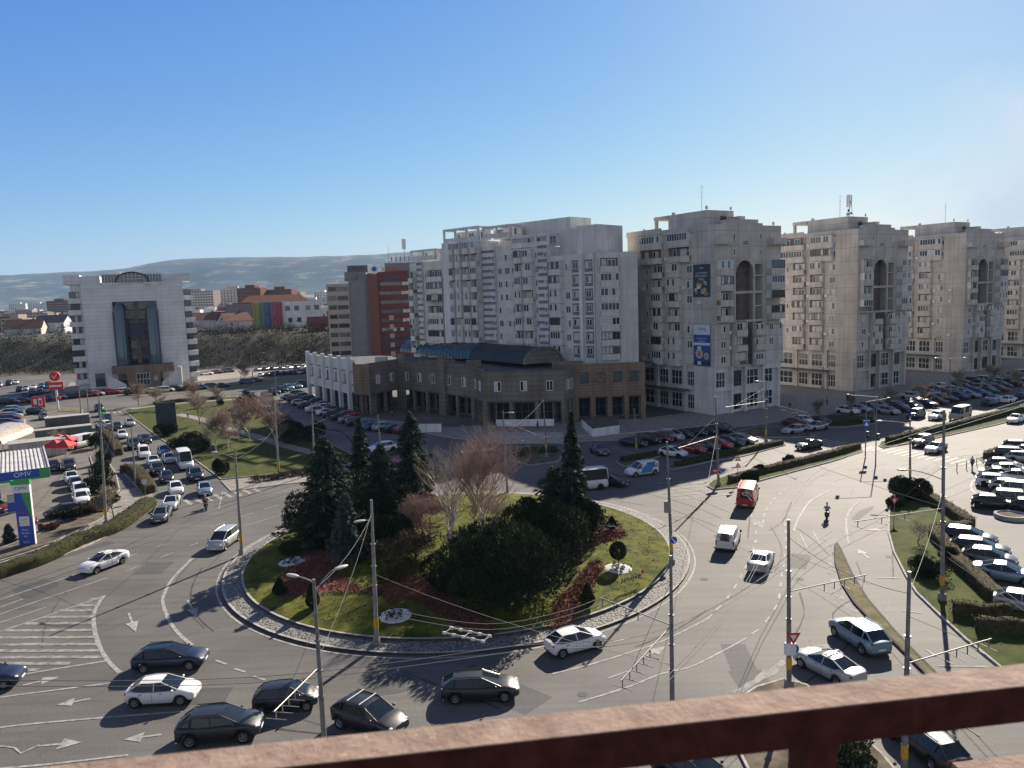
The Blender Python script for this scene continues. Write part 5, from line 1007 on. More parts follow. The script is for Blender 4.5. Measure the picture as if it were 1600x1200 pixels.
gb(1322, 1200, 2.2, 1.8, 2.2, 149, 'dark juniper bush under the balcony rail', n=9000, leaf=.07); gb(1262, 1192, .9, .8, 1.0, 150, 'small brown shrub under the balcony rail', n=1500, kind='brown', leaf=.06)
for k, (px, py, h) in enumerate(((1390, 640, 5), (1438, 632, 5.5), (1330, 650, 5), (1282, 655, 4.5), (1500, 612, 6), (1545, 604, 6), (1592, 612, 6))): bare(*G(px, py), h, .7, 160 + k, 'twig_grey', ['bare street tree nearest the traffic lights', 'bare street tree before the third tower', 'bare street tree before the second tower', 'bare street tree at the foot of the second tower left corner', 'bare street tree over the far car park, left one', 'bare street tree over the far car park, middle one', 'bare street tree at the right edge over the far car park'][k], depth=3, kids=4, tw=.03)
# hedges: clipped boxes with a ragged leafy skin
def hedge(pts, w, h, label, z=.1, top='hedge', leaf='olive', n_per=130):
    P = smooth_line(gp(pts), 5) if len(pts) > 2 else gp(pts); P = [Vector(p) for p in P]; g = np.random.default_rng(int(abs(pts[0][0] * 7 + pts[0][1]))); rg = random.Random(int(pts[0][0])); mb = MB(); rows = []; out = [P[0]]
    for a, b in zip(P[:-1], P[1:]):
        n = max(1, int((b - a).length / .5)); out += [a.lerp(b, k / n) for k in range(1, n + 1)]
    L = Leaves(leaf)
    for i, q in enumerate(out):
        t = (out[min(i + 1, len(out) - 1)] - out[max(i - 1, 0)]).normalized(); nn = Vector((-t.y, t.x)); j = lambda s=.07: rg.uniform(-s, s); hh = h + j(.09)
        if i in (0, len(out) - 1): ww = w * .6
        else: ww = w
        sec = [(-ww / 2, 0), (-ww / 2 * 1.03, hh * .5), (-ww / 2 * .95, hh * .93), (-ww * .3, hh), (0, hh * 1.02), (ww * .3, hh), (ww / 2 * .95, hh * .93), (ww / 2 * 1.03, hh * .5), (ww / 2, 0)]
        rows.append([(q.x + nn.x * (s + j()), q.y + nn.y * (s + j()), z - .05 + zz + (j(.04) if zz else 0)) for s, zz in sec])
        m = n_per // 2; s = g.uniform(-1, 1, m); side = g.random(m); X_ = np.where(side < .45, s * ww / 2, np.sign(s) * ww / 2 * 1.02); Z_ = np.where(side < .45, hh, g.random(m) * hh) + g.normal(size=m) * .03; T_ = g.uniform(-.3, .3, m)
        C = np.stack([q.x + nn.x * X_ + t.x * T_, q.y + nn.y * X_ + t.y * T_, z + Z_], 1); L.add(C, rdir(g, m) * .06, rdir(g, m) * .04, g.integers(0, 3, m))
    mb.grid(rows, top); mb.face(rows[0], top); mb.face(rows[-1][::-1], top); t = thing('hedge', label, 'hedge'); mb.build('branches', t); add('foliage', L.mesh('foliage'), t); return t
hedge([(-40, 915), (0, 900), (60, 880), (120, 852), (180, 828), (215, 803), (235, 789)], 1.9, .95, 'long curving clipped hedge along the left roundabout pavement', top='hedge_green')
hedge([(190, 738), (212, 740), (236, 772)], 1.7, 1.0, 'clipped hedge on the small island between the queue and the side lane'); hedge([(160, 678), (174, 690), (186, 712)], 1.6, 1.0, 'clipped hedge on the upper island beside the queue')
hedge([(1430, 776), (1455, 786), (1490, 806), (1516, 826)], 1.2, .9, 'long clipped hedge on the right island facing the small car park', leaf='olive'); hedge([(1516, 829), (1482, 834), (1462, 838), (1480, 862), (1500, 888), (1530, 915), (1560, 945)], 1.2, .95, 'crooked clipped hedge running down the right island beside parked cars')
hedge([(1488, 962), (1530, 966), (1580, 968)], .9, 1.0, 'short clipped hedge, upper of the two across the right island'); hedge([(1526, 988), (1570, 990), (1640, 994)], .9, 1.0, 'short clipped hedge, lower of the two across the right island')
hedge([(1140, 755), (1180, 743), (1240, 728), (1300, 713), (1342, 700)], 1.0, .8, 'brown clipped hedge along the avenue median before the zebra crossing', leaf='olive'); hedge([(1386, 694), (1440, 681), (1500, 667), (1560, 652), (1640, 634)], 1.2, 1.0, 'green hedge on the avenue median beyond the zebra crossing', leaf='bush', top='hedge_green')
hedge([(1540, 718), (1570, 708), (1620, 696)], 1.2, .9, 'hedge at the top of the right hand car park'); hedge([(806, 714), (835, 707), (870, 706)], 2.2, .7, 'dark hedge on the shaded island behind the roundabout', top='hedge_green', leaf='bush'); hedge([(972, 722), (1000, 716), (1024, 712)], 1.3, .6, 'dark low hedge on the shaded island by the blue and white van', top='hedge_green', leaf='bush'); hedge([(1056, 730), (1110, 718), (1170, 706), (1222, 694)], 1.0, .7, 'dark hedge edging the shaded car park', top='hedge_green', leaf='bush')
hedge([(1200, 690), (1240, 683), (1268, 679)], .1, .1, 'low dead hedge end') if 0 else None
hedge([(240, 634), (290, 628), (345, 624)], .7, .8, 'thin brown hedge along the far side of the left park', leaf='brown')
hedge([(1276, 664), (1320, 660), (1362, 660)], 3.0, .8, 'wide dark hedge in the shade before the second tower', top='hedge_green', leaf='bush')
# bare wood on the slope behind
def wood():
    g = np.random.default_rng(9); L = Leaves('wood'); cl = 3600
    for k in range(cl):
        x = g.uniform(-330, 10); y = g.uniform(288, 345); zb = gz(x, y); r = g.uniform(1.2, 3.0); hh = g.uniform(1.5, 4.6); m = 46
        P = np.array([x, y, zb + hh * .5]) + rdir(g, m) * [r, r, hh * .6] * (g.random(m) ** .4)[:, None]; s = g.uniform(.12, .38, m)[:, None]; A = (rdir(g, m) + [0, 0, .6]) * s; B = rdir(g, m) * s * .35; c = int(g.choice([0, 0, 1, 1, 2])); L.add(P, A, B, np.clip(c + g.integers(-1, 2, m), 0, 2))
    o = add('woods', L.mesh('woods')); tag(o, 'bare brown and dark scrub wood covering the slope below the plateau', 'woods', kind='stuff')
    L = Leaves('wood')
    for k in range(800):
        y = g.uniform(340, 1800); x = g.uniform(-.75, .02) * y; zb = gz(x, y); r = g.uniform(1.5, 5); m = 26; P = np.array([x, y, zb + r * .7]) + rdir(g, m) * [r, r, r * .9]; s = (.25 + y * .0006) * g.uniform(.6, 1.3, m)[:, None]; L.add(P, rdir(g, m) * s, rdir(g, m) * s * .6, g.integers(0, 2, m))
    tag(add('woodland', L.mesh('woodland')), 'scattered trees between the houses and blocks of the far town', 'trees', kind='stuff')
wood()
# ---------------------------------------------------------------- vehicles
PAINT = {'white': (.72, .72, .71), 'silver': (.42, .43, .44), 'grey': (.10, .104, .11), 'dark grey': (.028, .029, .032), 'black': (.014, .014, .016), 'navy': (.014, .022, .05), 'blue': (.04, .10, .26), 'light blue': (.22, .30, .38), 'red': (.38, .025, .025), 'maroon': (.13, .018, .025), 'magenta': (.30, .03, .10), 'green': (.05, .30, .06), 'beige': (.38, .33, .26), 'van blue': (.03, .22, .5)}
for k, c in PAINT.items(): nmat('paint_' + k.replace(' ', '_'), c, .4, metal=.35 if k in ('silver', 'grey', 'light blue', 'navy', 'dark grey') else 0, coat=.45)
# type: length, half width, roof height, belt height, hood top, cowl x (from nose), roof front, roof rear (from tail), base rear, boot height, wheel r, wheel x (front, rear from ends), ground clearance
TY = {'saloon': (4.5, .89, 1.45, .96, .90, 1.12, 2.2, 1.5, .52, 1.06, .33, .85, .95, .18), 'hatchback': (4.1, .88, 1.48, .98, .92, .9, 1.95, .85, .16, 1.02, .34, .78, .62, .18), 'estate': (4.65, .9, 1.48, .97, .91, 1.12, 2.2, .75, .14, 1.02, .34, .88, .85, .18),
      'suv': (4.5, .94, 1.66, 1.12, 1.06, 1.0, 1.95, .8, .16, 1.16, .38, .85, .8, .24), 'city car': (3.75, .83, 1.5, 1.0, .94, .7, 1.55, .6, .1, 1.0, .31, .62, .5, .18), 'minivan': (4.6, .91, 1.72, 1.08, .96, .72, 1.85, .5, .1, 1.08, .34, .88, .8, .18), 'small van': (4.4, .9, 1.82, 1.1, .98, .85, 1.7, .14, .04, 1.1, .33, .8, .7, .2),
      'van': (5.4, .98, 2.35, 1.25, 1.12, .65, 1.5, .1, .03, 1.25, .36, .95, 1.0, .22), 'minibus': (5.9, 1.0, 2.65, 1.3, 1.15, .6, 1.55, .12, .03, 1.3, .36, .95, 1.1, .22)}
CM = {}
def body_rows(T, fine=True):
    L, w, hr, hb, hh, cx, rf, rr, br, bt, wr, wf, wre, gc = T; xf, xr = L / 2 - wf, -L / 2 + wre; xs = set()
    n = 22 if fine else 12
    for k in range(n + 1): xs.add(round(-L / 2 + L * k / n, 3))
    for c in (xf, xr):
        for k in range(-5, 6) if fine else range(-2, 3): xs.add(round(c + (wr + .07) * (k / 5 if fine else k / 2), 3))
    xs = sorted(xs); xs = [x for i, x in enumerate(xs) if i == 0 or x - xs[i - 1] > .02]; rows = []
    for x in xs:
        van_ = hr > 1.75; e = min(1, (L / 2 - abs(x)) / (.42 if (van_ or x < 0) else .62)); ew = w * (.79 + .21 * math.sin(e * math.pi / 2) ** .8)
        xn = L / 2 - x; xt = x + L / 2
        if xn < cx: top = hh - .24 * (1 - min(1, xn / .75)) ** 2 + (hb - hh) * smst(.3, cx, xn)
        elif xt < br + .45: top = bt - .08 * (1 - min(1, xt / .35)) ** 2
        else: top = hb + (bt - hb) * smst(L * .6, L - .4, xn)
        zb = gc + .02 + .14 * (1 - e) ** 2
        za = 0
        for c in (xf, xr):
            d = abs(x - c)
            if d < wr + .075: za = max(za, wr + math.sqrt(max(0, (wr + .075) ** 2 - d * d)) - .01)
        mid = (zb + top) / 2; sec = [(ew * .80, zb), (ew * .97, zb + .07), (ew, mid), (ew * .985, top - .16), (ew * .93, top - .04), (ew * .72, top + .01), (0, top + .045)]
        sec = [(a, max(z, min(za, top - .12) if i < 4 else z)) for i, (a, z) in enumerate(sec)]
        half = [(x, a, z) for a, z in sec]; rows.append(half + [(x, -a, z) for _, a, z in half[-2::-1]])
    return rows
def green(T):
    L, w, hr, hb, hh, cx, rf, rr, br, bt, *_ = T; wb = w * .93; wt = w * (.68 if hr < 1.6 else .78 if hr < 2 else .86)
    return [(L / 2 - cx + .02, wb * .86, hb - .02), (L / 2 - rf, wt * .93, hr - .05), (-L / 2 + rr, wt * .84, hr - .1 if hr < 1.7 else hr - .07), (-L / 2 + br, wb * (.80 if hr < 1.75 else .9), bt - .02)], wb, wt
def car_body(ty, col, roof=None, bars=False):
    key = ('body', ty, col, bars)
    if key in CM: return CM[key]
    T = TY[ty]; L, w, hr, hb, hh, cx, rf, rr, br, bt, wr, wf, wre, gc = T; p = 'paint_' + col.replace(' ', '_'); mb = MB(); rows = body_rows(T); mb.grid(rows, p); mb.face(rows[0], p); mb.face(rows[-1][::-1], p)
    (f0, f1, r1, r0), wb, wt = green(T); van = ty in ('van', 'small van', 'minibus')
    xm = (f1[0] + r1[0]) / 2
    # roof skin, gently crowned
    R_ = []
    for k in range(9):
        x = f1[0] + .03 + (r1[0] - f1[0] - .06) * k / 8; t = k / 8; z = hr - .05 * (abs(t - .38) / .62) ** 2 - (.03 * t if hr < 1.6 else 0); ww = wt * (.955 + .045 * math.sin(math.pi * t)); R_.append([(x, s * ww, z - .07 * abs(s) ** 3) for s in (-1.02, -.85, -.5, 0, .5, .85, 1.02)])
    mb.grid(R_, p)
    def bar(a, b, r=.035): mb.tube(a, b, r, r, 5, p)
    for s in (-1, 1):
        bar((f0[0], s * f0[1], f0[2]), (f1[0], s * f1[1], f1[2])); bar((r0[0], s * r0[1], r0[2]), (r1[0], s * r1[1], r1[2]), .05 if not van else .06)
        bar((f1[0], s * f1[1], f1[2]), (xm, s * wt, hr - .06), .035); bar((xm, s * wt, hr - .06), (r1[0], s * r1[1], r1[2]), .035)
        for q in ([.47] if not van else [.25]) + ([.8] if ty in ('estate', 'suv', 'minivan') else []):
            xb = f0[0] + (r0[0] - f0[0]) * q; bar((xb, s * wb, hb), (xb - .02, s * wt * 1.0, hr - .08), .035)
        if bars: bar((f1[0] - .1, s * wt * .9, hr + .04), (r1[0] + .1, s * wt * .9, hr + .03), .03)
    if bars == 2:
        for x in (f1[0] - .35, r1[0] + .5): mb.tube((x, -wt * .95, hr + .08), (x, wt * .95, hr + .08), .035, n=5, m='white_metal')
    if van:   # panelled sides and rear
        xd = f0[0] - (.95 if ty != 'small van' else 1.0)
        for s in (-1, 1): mb.face([(xd, s * (wb + .01), hb - .02), (r0[0] - .01, s * (wb * .9), hb - .02), (r1[0], s * (wt * .92 + .02), hr - .07), (xd, s * (wt + .012), hr - .07)][::s], p) if ty != 'minibus' else None
        if ty != 'minibus': mb.face([(r0[0] - .03, -r0[1] * 1.03, r0[2]), (r0[0] - .03, r0[1] * 1.03, r0[2]), (r1[0] - .03, r1[1] * 1.03, r1[2]), (r1[0] - .03, -r1[1] * 1.03, r1[2])], p)
    # door seams and belt trim
    for xs_ in ((f0[0] - .12, (f0[0] + r0[0]) / 2, r0[0] + .75) if not van else (f0[0] - .1, f0[0] - 1.05)):
        rw = min(rows, key=lambda r_: abs(r_[0][0] - xs_))
        for s in (0, 1):
            q = [(p_[0], p_[1] + (.004 if s == 0 else -.004), p_[2]) for p_ in (rw[1:5] if s == 0 else rw[-2:-6:-1])]; mb.path(q, .009, 3, 'plastic')
    for s in (-1, 1): mb.path([(f0[0] - .1, s * wb * .985, hb + .012), ((f0[0] + r0[0]) / 2, s * wb * 1.02, hb + .015), (r0[0] + .3, s * wb * .95, hb + .02)], .014, 4, 'steel_pole' if col in ('white', 'silver', 'black') else 'plastic')
    # dark sills, grille, bumper strips
    xf = L / 2; mb.box(xf - .06, xf - .005, -w * .45, w * .45, gc + .16, gc + .34, 'plastic'); mb.box(-xf - .002, -xf + .06, -w * .7, w * .7, gc + .04, gc + .2, 'plastic')
    mb.box(xf - .05, xf - .02 + .012, -w * .3, w * .3, hh - .3, hh - .18, 'plastic')
    mb.box(-L * .32, L * .3, -w * .82, w * .82, gc - .03, gc + .1, 'plastic')
    for s in (-1, 1):
        for q in (.08, .46): xb = f0[0] + (r0[0] - f0[0]) * (q + .2) - .25; mb.box(xb, xb + .16, s * w * .985 - .012, s * w * .985 + .018, hb - .14, hb - .11, 'plastic')
    CM[key] = mb.mesh('body'); return CM[key]
def car_glass(ty):
    if ('glass', ty) in CM: return CM[('glass', ty)]
    T = TY[ty]; (f0, f1, r1, r0), wb, wt = green(T); L, w, hr, hb = T[:4]; mb = MB(); g = 'carglass'; xm = (f1[0] + r1[0]) / 2; xb = (f0[0] + r0[0]) / 2; bw = .05
    def wsc(a, b, bowx): # curved screen
        rows = []
        for p in (a, b): rows.append([(p[0] + bowx * (1 - (s) ** 2), s * p[1], p[2]) for s in (-1, -.5, 0, .5, 1)])
        mb.grid(rows, g)
    wsc(f0, f1, .05); wsc(r0, r1, -.05)
    for s in (-1, 1):
        rows = [[(f0[0], s * f0[1], f0[2]), (xb + .6, s * wb * .99, hb - .02), (xb, s * wb, hb - .02), (xb - .6, s * wb * .99, hb - .02), (r0[0], s * r0[1], r0[2])], [(f1[0], s * f1[1], f1[2]), (f1[0] * .7 + xm * .3, s * wt * .98, hr - .05), (xm, s * wt, hr - .05), (r1[0] * .7 + xm * .3, s * wt * .98, hr - .05), (r1[0], s * r1[1], r1[2])]]
        mb.grid(rows, g)
    CM[('glass', ty)] = mb.mesh('window_glass'); return CM[('glass', ty)]
def wheel_mesh(r, rim=False):
    k = ('rim' if rim else 'wheel', r)
    if k in CM: return CM[k]
    mb = MB(); n = 18
    if not rim:
        prof = [(r * .6, -.1), (r * .93, -.1), (r, -.07), (r, .07), (r * .93, .1), (r * .6, .1)]
        mb.grid([[(p * math.cos(a * 6.2832 / n), q, p * math.sin(a * 6.2832 / n)) for a in range(n)] for p, q in prof], 'rubber', True); mb.face([(r * .6 * math.cos(a * 6.2832 / n), -.02, r * .6 * math.sin(a * 6.2832 / n)) for a in range(n)], 'black')
    else:
        mb.grid([[(p * math.cos(a * 6.2832 / n), q, p * math.sin(a * 6.2832 / n)) for a in range(n)] for p, q in ((r * .62, -.085), (r * .62, .1), (r * .54, .1), (r * .52, .03))], 'rim', True)
        for s in range(5):
            a = s * 1.2566; c, d = math.cos(a), math.sin(a); pts = [(c * t - d * u, d * t + c * u) for t, u in ((.03, -.05), (r * .56, -.035), (r * .56, .035), (.03, .05))]
            for y in (.07,): mb.face([(p, y, q) for p, q in pts], 'rim'); mb.face([(p, y - .1, q) for p, q in pts], 'rim')
        mb.tube((0, .0, 0), (0, .085, 0), .06, n=8, m='rim')
    CM[k] = mb.mesh(k[0]); return CM[k]
def small(name, key, fn):
    if key not in CM: mb = MB(); fn(mb); CM[key] = mb.mesh(name)
    return CM[key]
NCAR = [0]
def car(ty, col, pos, hd, label, group=None, lod=0, bars=0, name=None, cat=None, z=0.0):
    T = TY[ty]; L, w, hr, hb, hh, cx, rf, rr, br, bt, wr, wf, wre, gc = T; isv = ty in ('van', 'small van', 'minibus')
    t = thing(name or ('parked_car' if group and 'parked' in group else 'van' if isv and ty != 'minibus' else 'minibus' if isv else 'car'), label, cat or ('van' if isv and ty != 'minibus' else 'minibus' if ty == 'minibus' else 'car'), (pos[0], pos[1], z), hd, group); NCAR[0] += 1
    add('body', car_body(ty, col, bars=bars), t); add('window_glass', car_glass(ty), t)
    for sx, xx in ((1, L / 2 - wf), (-1, -L / 2 + wre)):
        for s in (-1, 1):
            M = Matrix.Translation((xx, s * (w - .12), wr)) @ (Matrix.Rotation(math.pi, 4, 'Z') if s < 0 else Matrix.Identity(4)); o = add('wheel', wheel_mesh(wr), t, M=M)
            if lod == 0: add('rim', wheel_mesh(wr, True), o)
    if lod < 2:
        for s in (-1, 1):
            zl = (hh - .2) if not isv else hh - .3
            me = small('headlight', ('hl', ty), lambda m: m.sphere((0, 0, 0), (.15, .15, .07), 'lampglass', 10, 6)); add('headlight', me, t, loc=(L / 2 - .2, s * w * .68, zl))
            me = small('taillight', ('tl', ty), (lambda m: m.sphere((0, 0, 0), (.07, .14, .09), 'tail', 8, 6)) if not isv else (lambda m: m.box(-.03, .05, -.07, .07, -.25, .25, 'tail'))); add('taillight', me, t, loc=(-L / 2 + .055, s * w * (.72 if not isv else .84), bt - .16 if not isv else bt - .2))
            me = small('mirror', ('mir', ty, col), lambda m: m.sphere((0, 0, 0), (.08, .11, .08 if not isv else .14), 'paint_' + col.replace(' ', '_') if not isv else 'plastic', 8, 6)); add('mirror', me, t, loc=(L / 2 - cx - .28, s * (w * .97 + .1), hb + .06))
        for e in (-1, 1):
            me = small('number_plate', ('pl',), lambda m: m.box(-.012, .012, -.26, .26, -.055, .055, 'plate')); add('number_plate', me, t, loc=(e * (L / 2 + .01), 0, gc + .28 if e > 0 or isv else gc + .35))
    return t
def at(px, py): p = G(px, py); return (p.x, p.y)
def carp(ty, col, p, d, label, **k): return car(ty, col, at(*p), ang(p, d), label, **k)
# moving and waiting cars, nearest first
carp('estate', 'navy', (268, 1041), (73, -5), 'dark navy estate car turning beside the hatched area at the left', bars=1)
carp('hatchback', 'white', (257, 1094), (68, -4), 'white hatchback just entering the roundabout at the lower left')
carp('suv', 'dark grey', (346, 1152), (77, -7), 'dark grey suv nearest the rail at the lower left', bars=1)
carp('saloon', 'navy', (-22, 1072), (70, -8), 'dark blue car cut off by the left edge')
carp('city car', 'black', (449, 1104), (66, -6), 'small black car under the bracket of the near street light')
carp('suv', 'black', (578, 1138), (50, 17), 'black suv with white roof bars right of the near street light', bars=2)
carp('estate', 'dark grey', (751, 1088), (68, -3), 'dark grey estate car alone in front of the island', bars=1)
carp('hatchback', 'white', (899, 1014), (54, -14), 'white fastback car beside the cobbled edge of the island')
TX = carp('saloon', 'white', (163, 887), (-42, 16), 'white saloon taxi with a roof sign on the left side of the roundabout')
mb = MB(); mb.box(-.08, .08, -.2, .2, 1.47, 1.58, 'frame_white'); mb.build('roof_sign', TX)
carp('minivan', 'silver', (350, 853), (-23, 17), 'silver minivan beside the pole on the left of the island')
Q = [('hatchback', 'grey', (253, 812), (-14, 19), 'grey hatchback leading the left queue onto the roundabout'), ('saloon', 'silver', (268, 793), (-9, 17), 'silver saloon second behind the grey hatchback in the left queue'), ('hatchback', 'white', (275, 770), (5, 16), 'white car with dark glass roof in the left queue'), ('hatchback', 'dark grey', (260, 752), (7, 16), 'dark grey hatchback in the left queue beside the island hedge'),
     ('suv', 'black', (246, 740), (9, 17), 'black suv in the left queue ahead of the white pickup like car'), ('saloon', 'white', (240, 726), (8, 16), 'white saloon in the left queue behind the black suv'), ('small van', 'white', (225, 714), (9, 17), 'white tall small van in the inner lane of the left queue'), ('hatchback', 'white', (191, 684), (7, 13), 'white hatchback at the middle of the side road'),
     ('suv', 'white', (163, 669), (-14, -2), 'white suv turning across the side road by the poles'), ('saloon', 'silver', (203, 665), (6, 8), 'silver saloon alone near the park kerb in the side road'), ('estate', 'black', (226, 692), (14, 9), 'black estate car in the outer lane beside the park'), ('hatchback', 'blue', (256, 710), (7, 13), 'blue grey hatchback in front of the silver saloon by the park kerb'), ('saloon', 'silver', (264, 722), (7, 13), 'silver saloon squeezed beside the white minibus'), ('minibus', 'white', (289, 730), (11, 16), 'tall white minibus in the queue beside the park'),
     ('suv', 'navy', (305, 749), (10, 14), 'dark blue suv in front of the white minibus'), ('hatchback', 'light blue', (320, 771), (4, 16), 'pale blue hatchback first in the lane beside the park'), ('hatchback', 'dark grey', (183, 671), (3, 9), 'dark grey hatchback behind the poles in the side road'), ('saloon', 'green', (161, 650), (3, 8), 'bright green car far up the side road'), ('suv', 'black', (155, 642), (3, 8), 'black car behind the green one far up the side road'), ('hatchback', 'navy', (168, 657), (3, 8), 'dark blue car just below the green one'), ('suv', 'dark grey', (209, 700), (5, 10), 'dark car partly hidden behind the pole by the upper island hedge')]
for ty, c, p, d, lb in Q: carp(ty, c, p, d, lb, group='cars in the left queue', lod=1)
S = [('suv', 'black', (108, 734), (1, 12), 'black suv waiting beside the red parasols'), ('saloon', 'white', (112, 752), (5, 11), 'white saloon, upper of the white cars at the filling station'), ('hatchback', 'navy', (118, 763), (5, 11), 'dark blue car between the white cars at the filling station'), ('suv', 'white', (126, 774), (5, 11), 'white suv, middle of the white cars at the filling station'), ('saloon', 'white', (127, 785), (5, 10), 'white saloon with dark rear window lowest at the filling station'), ('hatchback', 'dark grey', (100, 806), (-16, 3), 'dark hatchback with open green light next to the planting by the price sign'), ('hatchback', 'dark grey', (84, 734), (2, 10), 'dark car hidden half under the filling station canopy'), ('suv', 'navy', (57, 647), (14, 0), 'dark suv alone in the yard below the red sign'), ('hatchback', 'grey', (68, 655), (4, 7), 'grey hatchback in the yard beside the dark suv'), ('van', 'white', (124, 700), (-8, 2), 'white van with an open side door by the planting strip'), ('hatchback', 'maroon', (-8, 800), (10, 1), 'dark red car at the left edge under the canopy')]
for ty, c, p, d, lb in S: carp(ty, c, p, d, lb, group='cars at the filling station', lod=1)
V = [carp('van', 'red', (1168, 786), (13, -30), 'bright red high roof delivery van on the roundabout exit'), carp('small van', 'white', (1138, 852), (11, -22), 'white panel van behind the red van'), carp('saloon', 'silver', (1189, 886), (10, -22), 'silver saloon right of the white panel van'),
     carp('suv', 'light blue', (1342, 1006), (-58, -38), 'blue grey suv with roof rails next to the narrow grass median', bars=1), carp('saloon', 'silver', (1294, 1053), (-58, -30), 'silver saloon with roof bars just above the balcony rail', bars=2), carp('estate', 'black', (1444, 1174), (-44, -34), 'black estate car seen below the balcony rail', bars=1), carp('saloon', 'dark grey', (1088, 1224), (50, 24), 'dark car with glass roof at the bottom edge below the rail')]
text('SPEDITIONS', .34, 'grey_wall', V[1], Matrix.Translation((-2.2, 0, 1.45)) @ Matrix.Rotation(R(-90), 4, 'Z') @ Matrix.Rotation(R(78), 4, 'X'), ext=.003)
mb = MB(); rows = [(-.75, 1.5), (-.5, 1.85), (-.1, 1.95), (.3, 1.8), (.1, 1.6), (-.3, 1.55), (-.55, 1.2), (-.8, 1.0)]
for a, b in zip(rows[:-1], rows[1:]): mb.tube((-2.72, a[0], a[1]), (-2.72, b[0], b[1]), .06, n=4, m='white_metal')
mb.build('logo', V[0])
carp('small van', 'white', (1003, 742), (-30, 4), 'white and blue small van in the shade behind the island', name='van')
BV = [o for o in bpy.data.objects if o.get('label', '').startswith('white and blue small van')][0]
mb = MB()
for s_ in (-1, 1): mb.face([(-1.0, s_ * .925, .5), (.7, s_ * .925, .5), (.35, s_ * .9, 1.1), (-.3, s_ * .86, 1.62), (-1.3, s_ * .86, 1.62)], 'paint_van_blue')
mb.build('painted_panel', BV); text('DIGI', .5, 'sign_blue', BV, Matrix.Translation((-1.55, -.9, 1.35)) @ Matrix.Rotation(R(90), 4, 'X'), ext=.003); text('DIGI', .5, 'sign_blue', BV, Matrix.Translation((-1.55, .9, 1.35)) @ Matrix.Rotation(R(180), 4, 'Z') @ Matrix.Rotation(R(90), 4, 'X'), ext=.003)
C2 = [('suv', 'white', (598, 706), (-14, 2), 'white suv seen between the tall spruces'), ('hatchback', 'magenta', (604, 728), (14, 0), 'magenta car seen between the tall spruces'), ('saloon', 'grey', (937, 709), (12, 6), 'grey saloon leaving the car park left of the shaded rows'), ('minibus', 'white', (912, 765), (-30, 3), 'white bus with only its rear showing beside the tall narrow spruce'), ('saloon', 'black', (955, 758), (14, 2), 'black saloon right of the white bus'), ('saloon', 'dark grey', (1264, 701), (-16, 3), 'dark saloon waiting at the shaded zebra crossing'),
      ('minivan', 'black', (1431, 653), (-13, 4), 'black people carrier on the avenue before the white taxi'), ('hatchback', 'white', (1464, 655), (-13, 4), 'white car right of the black people carrier'), ('van', 'beige', (1500, 655), (-16, 5), 'cream high van on the avenue'), ('saloon', 'white', (1552, 628), (-13, 3), 'white saloon far up the avenue'), ('suv', 'black', (1442, 696), (-15, 6), 'black suv stopped at the sunlit zebra crossing'), ('saloon', 'silver', (1462, 706), (-15, 6), 'silver saloon stopped beside the black suv at the crossing'), ('saloon', 'white', (1587, 660), (-15, 6), 'white saloon arriving at the right edge of the avenue'), ('saloon', 'grey', (1432, 775), (16, -6), 'grey car half hidden behind the dark evergreen at the island tip')]
for ty, c, p, d, lb in C2: carp(ty, c, p, d, lb, lod=1)
# parked rows
COLS = ['black', 'dark grey', 'grey', 'silver', 'navy', 'white', 'blue', 'dark grey', 'black', 'silver', 'maroon', 'white', 'grey', 'red', 'light blue']
TYS = ['saloon', 'hatchback', 'suv', 'estate', 'hatchback', 'saloon', 'minivan']
ORD = ['first', 'second', 'third', 'fourth', 'fifth', 'sixth', 'seventh', 'eighth', 'ninth', 'tenth', 'eleventh', 'twelfth', 'thirteenth', 'fourteenth', 'fifteenth', 'sixteenth', 'seventeenth', 'eighteenth']
def row(pts, hd, where, seed, cols=None, tys=None, lod=2):
    rg = random.Random(seed)
    for k, p in enumerate(pts):
        c = cols[k] if cols else rg.choice(COLS); ty = tys[k] if tys else rg.choice(TYS); q = at(*p)
        car(ty, c, q, hd + rg.gauss(0, .03), '%s %s, %s from left, %s' % (c, ty, ORD[k], where), 'parked cars', lod)
def lin(a, b, n): return [(a[0] + (b[0] - a[0]) * k / (n - 1), a[1] + (b[1] - a[1]) * k / (n - 1)) for k in range(n)]
def wlin(a, b, n):   # equal steps on the ground
    A = G(*a); B = G(*b); out = []
    for k in range(n): out.append(A.lerp(B, k / (n - 1)))
    return out
def wrow(a, b, n, hd, where, seed, lod=2, skip=(), rnd_off=.25, order=0):
    rg = random.Random(seed)
    for k, q in enumerate(wlin(a, b, n)):
        if k in skip: continue
        c = rg.choice(COLS); ty = rg.choice(TYS); kk = k if not order else n - 1 - k
        car(ty, c, (q.x + rg.uniform(-rnd_off, rnd_off), q.y + rg.uniform(-rnd_off, rnd_off)), R(hd) + rg.gauss(0, .03), '%s %s, %s from %s, %s' % (c, ty, ORD[kk], 'left' if not order else 'right', where), 'parked cars', lod)
row([(990, 697), (1012, 693), (1033, 690), (1048, 687), (1065, 683), (1085, 680), (1102, 678), (1128, 676)], R(-45), 'shaded row before the bannered tower', 1, ['black', 'dark grey', 'maroon', 'silver', 'black', 'navy', 'dark grey', 'black'], ['saloon', 'suv', 'hatchback', 'minivan', 'hatchback', 'saloon', 'saloon', 'suv'], 1)
row([(1052, 713), (1082, 707), (1104, 703), (1124, 700), (1140, 696), (1160, 692)], R(-45), 'shaded row behind the red van', 2, ['white', 'red', 'grey', 'red', 'black', 'silver'], ['hatchback', 'hatchback', 'hatchback', 'hatchback', 'saloon', 'estate'], 1)
